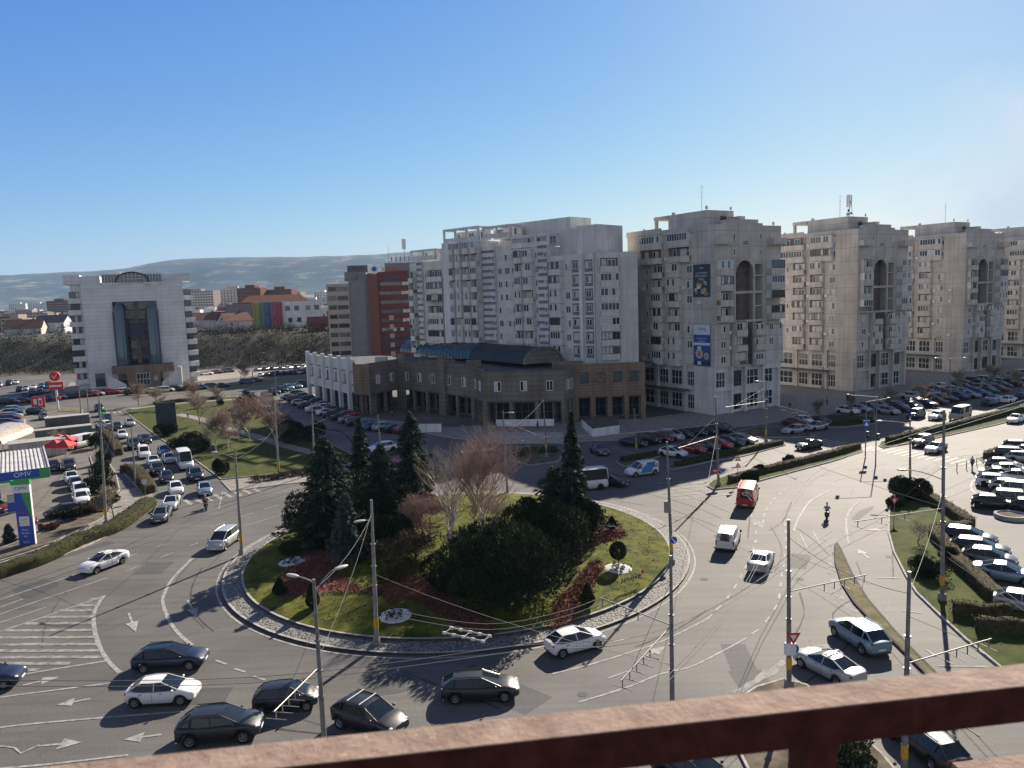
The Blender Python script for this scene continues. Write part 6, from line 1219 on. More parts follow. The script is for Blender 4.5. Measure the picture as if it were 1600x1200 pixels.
car('estate', 'silver', at(1242, 677), ang((1242, 677), (-14, 2)), 'silver estate left of the pedestrian at the shaded car park exit', 'parked cars', 1); car('hatchback', 'silver', at(1275, 672), ang((1275, 672), (-14, 2)), 'silver hatchback right of the pedestrian at the shaded car park exit', 'parked cars', 1); car('saloon', 'maroon', at(1243, 665), ang((1243, 665), (14, 1)), 'maroon saloon behind the silver estate at the shaded exit', 'parked cars', 1); car('saloon', 'black', at(1283, 662), ang((1283, 662), (14, 4)), 'black saloon beside the wide dark hedge', 'parked cars', 1); car('hatchback', 'white', at(1255, 662), ang((1255, 662), (14, 3)), 'white hatchback between the maroon and black cars at the shaded exit', 'parked cars', 1)
wrow((1388, 647), (1560, 612), 11, -62, 'front row of the far avenue car park', 3); wrow((1402, 640), (1580, 603), 12, -62, 'second row of the far avenue car park', 4); wrow((1425, 625), (1590, 595), 12, -62, 'third row of the far avenue car park', 5); wrow((1440, 616), (1600, 588), 11, -62, 'back row of the far avenue car park', 6); wrow((1325, 646), (1375, 638), 4, -60, 'row behind the wide dark hedge', 7); wrow((1520, 640), (1600, 624), 4, 33, 'line along the avenue past the cream van', 17, skip=(0,))
row([(1513, 848), (1531, 866), (1546, 882), (1570, 906), (1604, 955)], R(-38), 'row beside the crooked hedge', 8, ['navy', 'dark grey', 'grey', 'light blue', 'silver'], ['estate', 'estate', 'hatchback', 'saloon', 'hatchback'], 0)
row([(1596, 704), (1612, 712), (1584, 718), (1602, 722), (1568, 733), (1580, 742), (1562, 748), (1592, 752), (1560, 760), (1578, 768), (1552, 794), (1588, 790), (1612, 800), (1600, 775)], R(-30), 'crowded right hand car park', 9, ['black', 'silver', 'navy', 'silver', 'grey', 'white', 'silver', 'silver', 'white', 'silver', 'black', 'beige', 'dark grey', 'silver'], None, 1)
wrow((4, 690), (22, 644), 9, 20, 'column at the left edge behind the filling station', 10, order=1)
wrow((8, 632), (196, 614), 14, 8, 'roadside line before the office building', 11, lod=2, rnd_off=.8); wrow((205, 617), (345, 606), 9, 12, 'roadside line right of the office building entrance', 12, rnd_off=.8, skip=(1,)); wrow((30, 612), (75, 604), 5, -60, 'upper yard left of the office building', 13); wrow((38, 622), (72, 613), 4, -60, 'lower yard left of the office building', 14); wrow((0, 604), (26, 600), 3, -60, 'yard at the far left edge', 15)
wrow((412, 588), (482, 583), 8, 75, 'far car park below the woods', 16); wrow((404, 580), (478, 576), 7, 75, 'back row of the far car park below the woods', 18); wrow((416, 620), (474, 603), 6, -50, 'row across the road from the gallery', 19); wrow((452, 624), (492, 643), 5, 20, 'left row of the gallery car park', 20); wrow((466, 618), (508, 636), 5, 20, 'middle row of the gallery car park', 21); wrow((498, 645), (560, 664), 6, 25, 'near row of the gallery car park', 22); wrow((572, 668), (632, 676), 5, 40, 'short row before the gallery shops', 23); wrow((322, 586), (356, 582), 3, 10, 'line behind the office building garden', 24)
wrow((385, 600), (400, 597), 2, 15, 'pair on the verge by the bare tree', 25)
wrow((510, 640), (545, 652), 4, 25, 'second near row of the gallery car park', 26)
# scooter with rider
def skin_obj(name, joints, bones, mat, parent, sub=1):
    me = bpy.data.meshes.new(name); keys = list(joints); me.from_pydata([joints[k][0] for k in keys], [(keys.index(a), keys.index(b)) for a, b in bones], []); o = add(name, me, parent); me.materials.append(MATS[mat])
    md = o.modifiers.new('skin', 'SKIN'); md.use_smooth_shade = True; sv_ = me.skin_vertices[0].data if me.skin_vertices else None
    if sv_ is None: return o
    for i, k in enumerate(keys): r = joints[k][1]; sv_[i].radius = (r, r) if not isinstance(r, tuple) else r
    sv_[0].use_root = True; s = o.modifiers.new('sub', 'SUBSURF'); s.levels = sub; s.render_levels = sub; return o
nmat('skin', (.45, .27, .2), .6); nmat('cloth_black', (.02, .02, .023), .8); nmat('cloth_blue', (.10, .18, .32), .8); nmat('cloth_jeans', (.04, .06, .11), .8); nmat('cloth_red', (.3, .03, .03), .8); nmat('cloth_white', (.6, .6, .6), .8); nmat('hair', (.03, .02, .015), .7); nmat('helmet', (.4, .4, .42), .2, coat=1)
def person(pos, hd, label, top='cloth_black', leg='cloth_jeans', stride=.22, h=1.74, riding=False, helmet=False, z=0):
    t = thing('person', label, 'person', (pos[0], pos[1], z), hd); s = h / 1.74; st = stride
    if riding: J = dict(pel=((-.1, 0, .86), .15), ab=((-.04, 0, 1.05), .145), ch=((.06, 0, 1.28), .17), nk=((.12, 0, 1.44), .06), hd=((.17, 0, 1.6), .1), hd2=((.18, 0, 1.72), .085), ls=((.06, .18, 1.36), .065), le=((.25, .3, 1.15), .05), lw=((.47, .3, 1.08), .035), lf=((.53, .29, 1.07), .03), rs=((.06, -.18, 1.36), .065), re=((.25, -.3, 1.15), .05), rw=((.47, -.3, 1.08), .035), rf=((.53, -.29, 1.07), .03), lh=((-.05, .1, .82), .1), lk=((.32, .17, .72), .07), la=((.2, .18, .32), .05), lt=((.36, .18, .27), .04), rh=((-.05, -.1, .82), .1), rk=((.32, -.17, .72), .07), ra=((.2, -.18, .32), .05), rt=((.36, -.18, .27), .04))
    else: J = dict(pel=((0, 0, .95), .14), ab=((0, 0, 1.1), .13), ch=((0.02, 0, 1.33), .16), nk=((0.02, 0, 1.5), .055), hd=((.04, 0, 1.6), .095), hd2=((.04, 0, 1.69), .08), ls=((0, .19, 1.4), .06), le=((-.08, .24, 1.14), .045), lw=((.02, .25, .9), .032), lf=((.05, .24, .82), .03), rs=((0, -.19, 1.4), .06), re=((.02, -.24, 1.14), .045), rw=((.14, -.25, .92), .032), rf=((.18, -.24, .84), .03), lh=((0, .09, .9), .095), lk=((st * .6, .1, .5), .065), la=((st * .7, .1, .09), .045), lt=((st * .7 + .15, .11, .04), .035), rh=((0, -.09, .9), .095), rk=((-st * .1, -.1, .5), .065), ra=((-st, -.1, .12), .045), rt=((-st + .14, -.11, .04), .035))
    J = {k: (tuple(c * s for c in v[0]), v[1] * s) for k, v in J.items()}
    B = [('pel', 'ab'), ('ab', 'ch'), ('ch', 'nk'), ('nk', 'hd'), ('hd', 'hd2'), ('ch', 'ls'), ('ls', 'le'), ('le', 'lw'), ('lw', 'lf'), ('ch', 'rs'), ('rs', 're'), ('re', 'rw'), ('rw', 'rf'), ('pel', 'lh'), ('lh', 'lk'), ('lk', 'la'), ('la', 'lt'), ('pel', 'rh'), ('rh', 'rk'), ('rk', 'ra'), ('ra', 'rt')]
    skin_obj('body', J, B, 'skin', t)
    g = lambda ks, f: {k: (J[k][0], J[k][1] * f) for k in ks}
    tk = ['ab', 'ch', 'ls', 'le', 'lw', 'rs', 're', 'rw', 'pel']; skin_obj('jacket', g(tk, 1.14), [b for b in B if b[0] in tk and b[1] in tk], top, t)
    lk = ['pel', 'lh', 'lk', 'la', 'rh', 'rk', 'ra']; skin_obj('trousers', g(lk, 1.12), [b for b in B if b[0] in lk and b[1] in lk], leg, t)
    mb = MB(); c = J['hd2'][0]; mb.sphere((c[0] - .02, c[1], c[2] - .02), (.125, .115, .125) if helmet else (.105, .095, .1), 'helmet' if helmet else 'hair', 12, 8); mb.build('helmet' if helmet else 'hair', t)
    mb = MB()
    for k in ('lt', 'rt'): c = J[k][0]; mb.sphere((c[0] - .04, c[1], c[2]), (.14, .05, .045), 'black', 8, 6)
    mb.build('shoe', t); return t
def scooter(p, d, label, rlabel, top):
    q = at(*p); a = ang(p, d); t = thing('scooter', label, 'scooter', (q[0], q[1], 0), a); mb = MB(); mb.tube((-.1, 0, .45), (-.75, 0, .62), .17, .12, 8, 'black'); mb.tube((.1, 0, .3), (-.3, 0, .4), .15, .16, 8, 'plastic'); mb.tube((.5, 0, .35), (.42, 0, 1.0), .1, .06, 8, 'black'); mb.tube((.42, -.34, 1.05), (.42, .34, 1.05), .02, m='steel_pole'); mb.box(.48, .56, -.16, .16, .65, 1.0, 'black', taper=.03); mb.build('body', t)
    mb = MB(); mb.tube((-.6, 0, .74), (.05, 0, .76), .12, .1, 8, 'rubber'); mb.build('seat', t)
    for x in (.62, -.62): add('wheel', wheel_mesh(.26), t, loc=(x, 0, .26))
    mb = MB(); mb.sphere((.55, 0, .85), (.06, .09, .07), 'lampglass', 8, 6); mb.build('headlight', t); mb = MB(); mb.box(-.95, -.6, -.2, .2, .72, 1.05, 'plastic'); mb.build('box', t)
    person(q, a, rlabel, top, 'cloth_black', riding=True, helmet=True)
scooter((1292, 812), (3, -20), 'black scooter ridden up the middle of the right exit road', 'rider in a pale blue jacket leaning forward on the black scooter', 'cloth_blue'); scooter((322, 796), (2, 16), 'dark scooter in front of the pale blue hatchback', 'rider in black on the dark scooter by the left zebra', 'cloth_black')
person(at(1519, 734), R(200), 'person in black walking beside the bollards at the top of the right car park'); person(at(1262, 683), R(-60), 'person in dark clothes walking between the silver cars by the shaded crossing', 'cloth_black'); person(at(840, 672), R(10), 'person in dark clothes striding before the white terrace wall', 'cloth_black', stride=.3); person(at(332, 661), R(70), 'person in white walking on the middle path of the left park', 'cloth_white'); person(at(294, 654), R(190), 'person in dark red at the left end of the park path', 'cloth_red'); person(at(1234, 640), R(30), 'person in dark clothes on the pavement left of the second tower', 'cloth_black'); person(at(1292, 634), R(0), 'person in blue by the second tower shop door', 'cloth_blue'); person(at(1334, 624), R(120), 'person in black near the second tower corner', 'cloth_black'); person(at(613, 655), R(50), 'person in red on the gallery pavement', 'cloth_red'); person(at(775, 674), R(180), 'person in black at the left end of the terrace wall', 'cloth_black')
# ---------------------------------------------------------------- poles, lights, signs
nmat('lamp_head', (.5, .5, .5), .4); nmat('sign_white', (.75, .75, .75), .5); nmat('traffic_black', (.02, .02, .02), .6)
POLES = {}
def pole(key, base, top, label, r=.13, band=True, baseh=None, block=True, step=True, mat='steel_pole', arms=(), hh=None, name='street_pole', cat='pole'):
    if hh: B = G(top[0], top[1], hh); B.z = 0; Tp = B + Vector((0, 0, hh))
    else: B = G(*base); Tp = atdepth(top[0], top[1], B.y)
    z0 = .4 if (B - Vector((IC.x, IC.y, 0))).length < IR - 1.9 else .0
    r *= .84; t = thing(name, label, cat, (B.x, B.y, z0)); d = Tp - B; d.z -= z0; mb = MB()
    if step: mb.tube((0, 0, -.1), d * .42, r * 1.15, r, 10, mat); mb.tube(d * .42, d * .7, r * .88, r * .82, 10, mat); mb.tube(d * .7, d, r * .7, r * .62, 10, mat)
    else: mb.tube((0, 0, -.1), d, r * 1.1, r * .7, 8, mat)
    for f in (.42, .55, .7): mb.tube(d * f, d * (f + .006), r * 1.3, n=10, m=mat)
    mb.build('shaft', t)
    if band: b = MB(); b.tube(d * (1.35 / d.length), d * (2.05 / d.length), r * 1.22, n=10, m='band_yellow'); b.build('painted_band', t)
    if block: b = MB(); b.box(-.24, .24, -.24, .24, -.1, .62, 'concrete_pole', taper=.03); b.build('base', t)
    for a in arms:
        f, dx, dy, dz = a[:4]; p = d * f; q = p + Vector((dx, dy, dz)); b = MB(); n = 6; pts = []
        for k in range(n + 1): u = k / n; pts.append(p + Vector((dx * u, dy * u, dz * math.sin(u * math.pi / 2))))
        b.path(pts, .035, 6, 'wire_light'); b.build('arm', t); b = MB(); e = Vector((dx, dy, 0)).normalized(); b.sphere((0, 0, 0), (.42, .16, .08), 'lamp_head', 10, 6); o = b.build('lamp_head', t); o.location = q + e * .3; o.rotation_euler = (0, 0, math.atan2(dy, dx))
    POLES[key] = (B, d + Vector((0, 0, z0)), t); return t
P_ = pole
P_('P1', (589, 1010), (580, 781), 'tall pole with yellow band standing in the front cobbles of the roundabout', .17, arms=((.86, -.5, -.2, .1),), mat='concrete_pole')
P_('P2', (378, 868), (367, 700), 'pole with curved lamp arm in the left cobbles of the roundabout', .17, arms=((.9, -2.2, 1.2, .45),), mat='concrete_pole')
P_('P3', None, (490, 905), 'near street light pole with two arms at the bottom centre left', .15, hh=10.5, arms=((.985, -.95, .5, .15), (.93, .9, .9, .9)))
P_('P4', None, (1048, 868), 'near pole with a bracket on each side right of the roundabout lawn', .15, hh=10.6, arms=()); P_('P4b', (1050, 884), (1042, 690), 'tall pole with a blue sign in the right cobbles of the roundabout', .16)
P_('P5', (1233, 1078), (1232, 812), 'pole carrying the give way and roundabout signs near the rail', .16)
P_('P6', None, (1421, 893), 'pole crossing the balcony rail at the lower right', .16, hh=10.6)
P_('P7', (1472, 940), (1475, 640), 'tall pole with a lamp arm on the right grass island', .17, arms=((.64, -2.4, .6, .7),))
P_('P8', (1422, 757), (1422, 655), 'pole with curved lamp arm at the tip of the right island', .14, arms=((.93, -3.0, .6, .35),), block=False)
P_('P9', (1123, 760), (1118, 620), 'tall pole at the near end of the avenue median', .17); P_('P10', (1197, 692), (1197, 595), 'pole in the shade between the parked rows', .16, arms=((.97, -1.2, 0, .3),)); P_('P11', (995, 714), (991, 638), 'yellow banded pole on the shaded island with the low hedge', .15); P_('P12', (793, 774), (786, 642), 'pole behind the birches at the back of the roundabout', .15, arms=((.97, .6, -.1, .1),))
P_('P13', (436, 746), (429, 632), 'concrete pole on the pavement, left of the two by the park', .16, mat='concrete_pole'); P_('P14', (492, 740), (487, 630), 'concrete pole on the pavement, right of the two by the park', .15, mat='concrete_pole'); P_('P15', (598, 745), (590, 647), 'pole standing up between the tall spruces', .15); P_('P16', (166, 823), (155, 625), 'tall concrete pole on the left pavement by the long hedge', .16, mat='concrete_pole')
P_('P17', (212, 758), (205, 667), 'short concrete pole on the hedge island by the queue', .14, mat='concrete_pole', band=False); P_('P18', (179, 712), (173, 640), 'concrete pole on the upper hedge island by the queue', .14, mat='concrete_pole', band=False); P_('P19', (127, 647), (122, 596), 'pole left of the side road mouth, left one of two', .14, mat='concrete_pole', band=False); P_('P20', (139, 652), (135, 602), 'pole left of the side road mouth, right one of two', .14, mat='concrete_pole', band=False); P_('P21', (161, 672), (152, 610), 'slim pole in front of the side road', .12, band=False, arms=((.97, -.8, .3, .2),))
P_('P22', (854, 714), (849, 625), 'pole on the shaded island with the wide hedge', .15); P_('P23', (396, 604), (392, 555), 'street light at the far verge, left one', .13, band=False, arms=((.97, 3, .8, .8),)); P_('P24', (432, 618), (428, 565), 'street light at the far verge, right one', .13, band=False, arms=((.95, -2.5, -.5, .4),)); P_('P25', (1366, 655), (1366, 588), 'pole between the avenue traffic lights', .13, band=False)
P_('P26', (1485, 628), (1485, 560), 'pole in the far avenue car park', .13, band=False, arms=((.98, -2.2, .5, .3), (.98, 2.2, -.5, .3))); P_('P27', (237, 605), (234, 565), 'pole before the office building entrance', .12, band=False); P_('P28', (263, 611), (262, 570), 'lamp before the office building right side', .12, band=False, arms=((.97, 1.4, 0, .3),)); P_('P29', (558, 640), (556, 575), 'slim pole at the corner of the gallery', .12, band=False); P_('P30', (1285, 608), (1286, 573), 'street light before the second tower', .12, band=False, arms=((.98, -2, 0, .2),)); P_('P31', (472, 672), (470, 615), 'slim lamp pole in the gallery car park, left one', .08, band=False, step=False, block=False); P_('P32', (510, 668), (510, 610), 'slim lamp pole in the gallery car park, right one', .08, band=False, step=False, block=False); P_('P33', (1565, 610), (1562, 560), 'pole at the far right of the far avenue car park', .12, band=False)
P_('P34', (1335, 640), (1334, 560), 'tall slim street light before the second tower corner', .1, band=False, arms=((.98, 1.8, 0, .2),)); P_('P35', (430, 664), (424, 600), 'slim pole at the far side of the park', .09, band=False, step=False, block=False)
# thick cylinder plinth beneath P5, cabinet
mb = MB(); b = POLES['P5'][0]; mb.box(b.x - .32, b.x + .3, b.y - .28, b.y + .02, 2.3, 3.0, 'conc_light'); tag(mb.build('meter_box'), 'pale meter box strapped to the pole with the give way sign', 'box'); mb = MB(); b = POLES['P4b'][0]; z_ = atdepth(1036, 792, b.y).z; mb.box(b.x - .62, b.x - .18, b.y - .2, b.y + .1, z_ - .5, z_ + .5, 'concrete_pole'); tag(mb.build('meter_box'), 'grey cabinet high on the blue signed pole', 'box')
# signs
def disc(mb, c, r, m, n=20, off=0, sx=1): mb.face([(c[0] + r * math.cos(k * 6.2832 / n) * sx, c[1] - off, c[2] + r * math.sin(k * 6.2832 / n)) for k in range(n)], m)
def sign(kind, pos, label, post=None, rz=0, s=1.0):
    x, y, z = pos; t = thing('traffic_sign', label, 'traffic sign', (x, y, 0), rz); mb = MB()
    if kind == 'blue_arrow': disc(mb, (0, 0, z), .34 * s, 'sign_white', off=-.002); disc(mb, (0, 0, z), .32 * s, 'sign_blue', off=.004); mb.face([(-.2, -.012, z + .2), (-.12, -.012, z + .22), (.12, -.012, z - .08), (.2, -.012, z - .02), (.2, -.012, z - .22), (0, -.012, z - .2), (.06, -.012, z - .13)], 'sign_white')
    elif kind == 'noentry': disc(mb, (0, 0, z), .34 * s, 'sign_red', off=.004); mb.face([(-.24, -.012, z - .06), (.24, -.012, z - .06), (.24, -.012, z + .06), (-.24, -.012, z + .06)], 'sign_white')
    elif kind in ('giveway', 'warn'):
        q = -1 if kind == 'giveway' else 1; R3 = .5 * s
        mb.face([(R3 * math.sin(k * 2.094), -.004, z + q * R3 * math.cos(k * 2.094)) for k in range(3)], 'sign_red'); R3 *= .5 if kind == 'giveway' else .6; mb.face([(R3 * math.sin(k * 2.094), -.012, z + q * R3 * math.cos(k * 2.094)) for k in range(3)], 'sign_white' if kind == 'warn' or s > 1.3 else 'sign_white')
    elif kind == 'roundabout':
        disc(mb, (0, 0, z), .36 * s, 'sign_white', off=-.002); disc(mb, (0, 0, z), .34 * s, 'sign_blue', off=.004)
        for k in range(3):
            a = k * 2.094
            for j in range(4): a0 = a + j * .35; a1 = a0 + .35; mb.face([(r_ * math.cos(w_), -.012, z + r_ * math.sin(w_)) for r_, w_ in ((.15, a0), (.21, a0), (.21, a1), (.15, a1))], 'sign_white')
    elif kind == 'crossing': mb.box(-.4, .4, -.02, .0, z - .4, z + .4, 'sign_blue'); mb.face([(-.28, -.03, z - .26), (.28, -.03, z - .26), (0, -.03, z + .24)], 'sign_white'); mb.face([(-.06, -.04, z - .2), (.06, -.04, z - .2), (.03, -.04, z + .05), (-.03, -.04, z + .05)], 'black')
    elif kind == 'round_grey': disc(mb, (0, 0, z), .36, 'lamp_head', off=.004)
    mb.face([(p[0], .02, p[2]) for p in [(-.2, 0, z - .2), (.2, 0, z - .2), (.2, 0, z + .2), (-.2, 0, z + .2)]], 'lamp_head'); mb.build('plate', t)
    if post: b = MB(); b.tube((0, .03, 0), (0, .03, z + .3), .035, n=6, m='steel_pole'); b.build('post', t)
    return t
b = POLES['P4b'][0]; sign('blue_arrow', (b.x + .1, b.y - .22, atdepth(1048, 843, b.y).z), 'round blue direction sign on the pole in the right cobbles'); b = POLES['P5'][0]; sign('giveway', (b.x + .16, b.y - .2, atdepth(1236, 993, b.y).z), 'red and white give way triangle on the pole near the rail', s=1.0); sign('roundabout', (b.x + .14, b.y - .2, atdepth(1236, 1012, b.y).z), 'round blue roundabout sign under the give way triangle')
p = G(1397, 815); sign('giveway', (p.x, p.y, 2.2), 'give way triangle at the tip of the right grass island', True); p = G(1153, 757); sign('warn', (p.x, p.y, 2.3), 'lower red warning triangle on the post behind the red van', True, s=.9); sign('warn', (p.x, p.y - .01, 3.15), 'upper red warning triangle on the post behind the red van', s=.9); b = POLES['P9'][0]; sign('noentry', (b.x - .45, b.y - .2, 2.0), 'red no entry sign on the pole at the median end'); sign('blue_arrow', (b.x + .2, b.y - .22, 1.9), 'round blue arrow sign on the pole at the median end')
p = G(228, 781); sign('round_grey', (p.x, p.y, 2.3), 'round grey backed sign at the end of the long hedge', True)
# traffic lights with mast arms
def tlight(base, top, arm, label, cross=False):
    B = G(*base); Tp = atdepth(*top, B.y); h = Tp.z; t = thing('traffic_light', label, 'traffic light', (B.x, B.y, 0)); mb = MB(); mb.tube((0, 0, 0), (0, 0, h), .09, .06, 8, 'steel_pole'); mb.tube((0, 0, h), (arm, .4, h + .35), .05, n=6, m='wire_light'); mb.build('mast', t)
    mb = MB()
    for z in (h * .42,): mb.box(.1, .42, -.16, .16, z - .45, z + .45, 'traffic_black')
    mb.build('signal_head', t); mb = MB(); mb.box(arm - .15, arm + .15, .25, .55, h - .4, h + .45, 'traffic_black'); mb.build('signal_head', t)
    mb = MB(); zc = h * .42; mb.sphere((.26, -.17, zc + .28), (.1, .05, .1), 'tail', 8, 5); mb.sphere((.26, -.17, zc), (.1, .05, .1), 'lamp_head', 8, 5); mb.build('lens', t)
    if cross: s_ = MB(); s_.box(-.45, .45, -.16, -.12, h * .62 - .45, h * .62 + .45, 'sign_blue'); s_.face([(-.3, -.17, h * .62 - .28), (.3, -.17, h * .62 - .28), (0, -.17, h * .62 + .26)], 'sign_white'); s_.build('crossing_sign', t)
tlight((1352, 716), (1354, 628), 3.2, 'traffic light mast with the blue pedestrian crossing sign', True); tlight((1368, 728), (1378, 620), -3.6, 'traffic light mast with an arm to the left beside the crossing sign mast'); 
def bollard(px, py, lb): p = G(px, py); t = thing('bollard', lb, 'bollard', (p.x, p.y, 0)); mb = MB(); mb.tube((0, 0, 0), (0, 0, .95), .05, n=8, m='traffic_black'); mb.sphere((0, 0, .97), (.06, .06, .05), 'traffic_black', 8, 4); mb.build('post', t)
bollard(1495, 736, 'thin dark bollard, left one by the walker'); bollard(1510, 733, 'thin dark bollard, right one by the walker'); bollard(1526, 727, 'thin dark bollard just right of the walker')
# brackets with catenary hangers
def bracket(key, end, h, label, z_at=None, hang=5, mat='wire_light'):
    B, d, _ = POLES[key]; f = (z_at or h - .4) / d.z; a = B + d * f; e = G(end[0], end[1], h) if end else None; t = thing('wire_bracket', label, 'bracket'); mb = MB(); mb.tube(a, e, .036, n=6, m=mat); mb.build('arm', t)
    mb = MB(); n = (e - a).normalized(); s = Vector((-n.y, n.x, 0)).normalized()
    for k in range(hang):
        q = a.lerp(e, .45 + .52 * k / max(1, hang - 1)); mb.tube(q, q - Vector((0, 0, .45)), .03, n=4, m='steel_pole'); mb.tube(q - Vector((0, 0, .42)) - s * .5, q - Vector((0, 0, .42)) + s * .5, .022, n=4, m='steel_pole')
    mb.build('hanger', t)
    wb = MB(); wb.tube(B + d * min(.98, f + .22), a.lerp(e, .8), .014, n=3, m='wire', cap=False); wb.build('stay', t)
bracket('P3', (428, 1112), 6.2, 'white trolley wire bracket reaching left from the near street light', 6.0); bracket('P4', (938, 934), 7.2, 'bracket pointing left over the cobbles from the near pole', 6.9, 4); bracket('P4', (970, 1064), 6.2, 'bracket pointing down left from the near pole', 6.9); bracket('P5', (1354, 898), 6.4, 'bracket reaching right over the road from the give way sign pole', 6.1); bracket('P6', (1549, 998), 6.4, 'bracket reaching right from the pole that crosses the rail', 6.1); bracket('P7', (1336, 815), 7.6, 'level bracket reaching left from the tall right island pole', 7.2, 3); bracket('P12', (852, 678), 7.5, 'white bracket on the pole behind the birches', 6.8, 2)
bracket('P10', (1134, 636), 7.6, 'bracket reaching left over the shaded cars', 6.5, 2); bracket('P10', (1262, 645), 6.6, 'bracket reaching right from the shaded pole', 6.2, 3); bracket('P9', (1060, 700), 6.6, 'bracket reaching left from the pole at the median end', 6.2, 3)
# trolley wires
NW = [0]
WL = {0: 'trolley wire strung low over the left lanes'}
def wire(a, b, label, sag=.5, r=.013, mat='wire'):
    t = MB(); pts = [a.lerp(b, k / 14) - Vector((0, 0, sag * 4 * (k / 14) * (1 - k / 14))) for k in range(15)]; t.path(pts, r, 3, mat); o = t.build('overhead_wire'); tag(o, label, 'wire', 'overhead trolley wires'); return o
def pt(key, f): B, d, _ = POLES[key]; return B + d * f
hw = [G(-40, 1000, 6), G(495, 900, 6)]
WR = [(pt('P3', .95), pt('P1', .9), 'wire between the near street light and the front island pole'), (pt('P1', .92), pt('P3', .62), 'sagging wire from the front island pole down to the near street light', ), (pt('P2', .8), pt('P16', .6), 'wire between the left island pole and the left pavement pole'), (pt('P2', .9), pt('P13', .7), 'wire from the left island pole to the park pavement pole'), (pt('P13', .8), pt('P14', .9), 'wire between the two park pavement poles'), (pt('P14', .7), pt('P29', .3), 'wire from the right park pavement pole to the gallery corner'), (pt('P14', .66), pt('P15', .7), 'wire from the right park pavement pole to the pole among the spruces'), (pt('P16', .55), pt('P18', .6), 'wire from the left pavement pole to the hedge island pole'), (pt('P4', .65), pt('P5', .8), 'wire from the near pole to the give way sign pole'), (pt('P4', .5), pt('P9', .6), 'wire from the near pole to the median end pole'), (pt('P5', .9), pt('P6', .9), 'wire from the give way sign pole to the pole crossing the rail'), (pt('P9', .7), pt('P7', .5), 'wire from the median end pole to the right island pole'), (pt('P7', .6), pt('P6', .9), 'wire from the right island pole to the pole crossing the rail'), (pt('P12', .7), pt('P9', .7), 'wire from the pole behind the birches to the median end pole'), (pt('P12', .75), pt('P22', 1.0), 'wire rising from the pole behind the birches to the shaded island pole'), (pt('P9', .8), pt('P10', .8), 'wire from the median end pole to the shaded pole'), (pt('P1', .5), pt('P4', .45), 'wire crossing in front of the yew from the front island pole')]
for a, b, lb in WR: wire(a, b, lb, r=.016, mat='wire')
# the double running wires round the roundabout and along the roads
def runwire(pts, h, lb, off=0):
    P = smooth_line(gp(pts, h), 5); t = MB(); t.path([Vector((p[0], p[1], h)) for p in P], .019, 3, 'wire'); tag(t.build('overhead_wire'), lb, 'wire', 'overhead trolley wires')
for k, dy in enumerate((0, 9)):
    nm = ('upper', 'lower')[k]
    runwire([(-40, 1063 + dy), (400, 1058 + dy), (800, 1010 + dy), (1060, 975 + dy), (1300, 830 + dy)], 5.8, nm + ' running wire of the pair crossing the front lanes')
    runwire([(-40, 935 + dy), (150, 870 + dy), (330, 800 + dy), (480, 752 + dy)], 5.8, nm + ' running wire of the pair over the left exit road')
    runwire([(1040, 1060 + dy), (1150, 935 + dy), (1240, 780 + dy), (1330, 712 + dy), (1600, 625 + dy)], 5.8, nm + ' running wire of the pair along the avenue')
    runwire([(620, 955 + dy), (760, 975 + dy), (880, 955 + dy), (960, 925 + dy)], 5.8, nm + ' running wire of the pair before the yew'); runwire([(1390, 800 + dy), (1480, 862 + dy), (1600, 945 + dy)], 5.8, nm + ' running wire of the pair over the right grass island')
def switch(a, b, h, lb):
    A = G(*a, h); B = G(*b, h); t = thing('wire_switch', lb, 'wire fitting'); mb = MB(); n = (B - A).normalized(); s = Vector((-n.y, n.x, 0)) * .35
    for e in (-1, 1):
        mb.tube(A + s * e, B + s * e, .05, n=5, m='wire_light')
        for k in range(5): q = A.lerp(B, k / 4) + s * e; mb.tube(q - n * .1, q + n * .1, .085, n=6, m='white_metal')
    for k in (0, 2, 4): q = A.lerp(B, k / 4); mb.tube(q - s, q + s, .03, n=4, m='steel_pole')
    mb.build('rail', t)
switch((700, 985), (760, 998), 5.8, 'white overhead wire switch hanging before the great yew'); switch((722, 706), (770, 702), 7.0, 'pale overhead wire frame among the birch twigs')
# lettering on the lawn: small sign with dark letters on posts
LS = thing('lawn_lettering', 'dark slanting lettering on short posts on the right lawn', 'sign', (*gm(986, 913)[:2], gm(986, 913)[2]), R(37)); text('Notifying', .62, 'black', LS, Matrix.Translation((0, 0, .85)) @ Matrix.Rotation(R(90), 4, 'X'), shear=.2); mb = MB()
mb.tube((-1.2, .02, .62), (1.2, .02, .62), .015, n=4, m='black'); mb.build('post', LS); mb = MB(); mb.face([(1.3, 0, .85), (1.55, 0, .95), (1.35, 0, 1.25), (1.15, 0, 1.1)], 'sign_red'); mb.build('emblem', LS)
mb = MB(); q = gm(937, 800); 
for k in range(5): mb.box(q[0] - .5 + k * .25, q[0] - .35 + k * .25, q[1] - .05, q[1] + .05, q[2] + .1, q[2] + .6, 'black')
mb.box(q[0] - .6, q[0] + .8, q[1] + .05, q[1] + .08, q[2] + .3, q[2] + .36, 'black'); tag(mb.build('lawn_lettering'), 'black lettering at the back edge of the right lawn', 'sign')
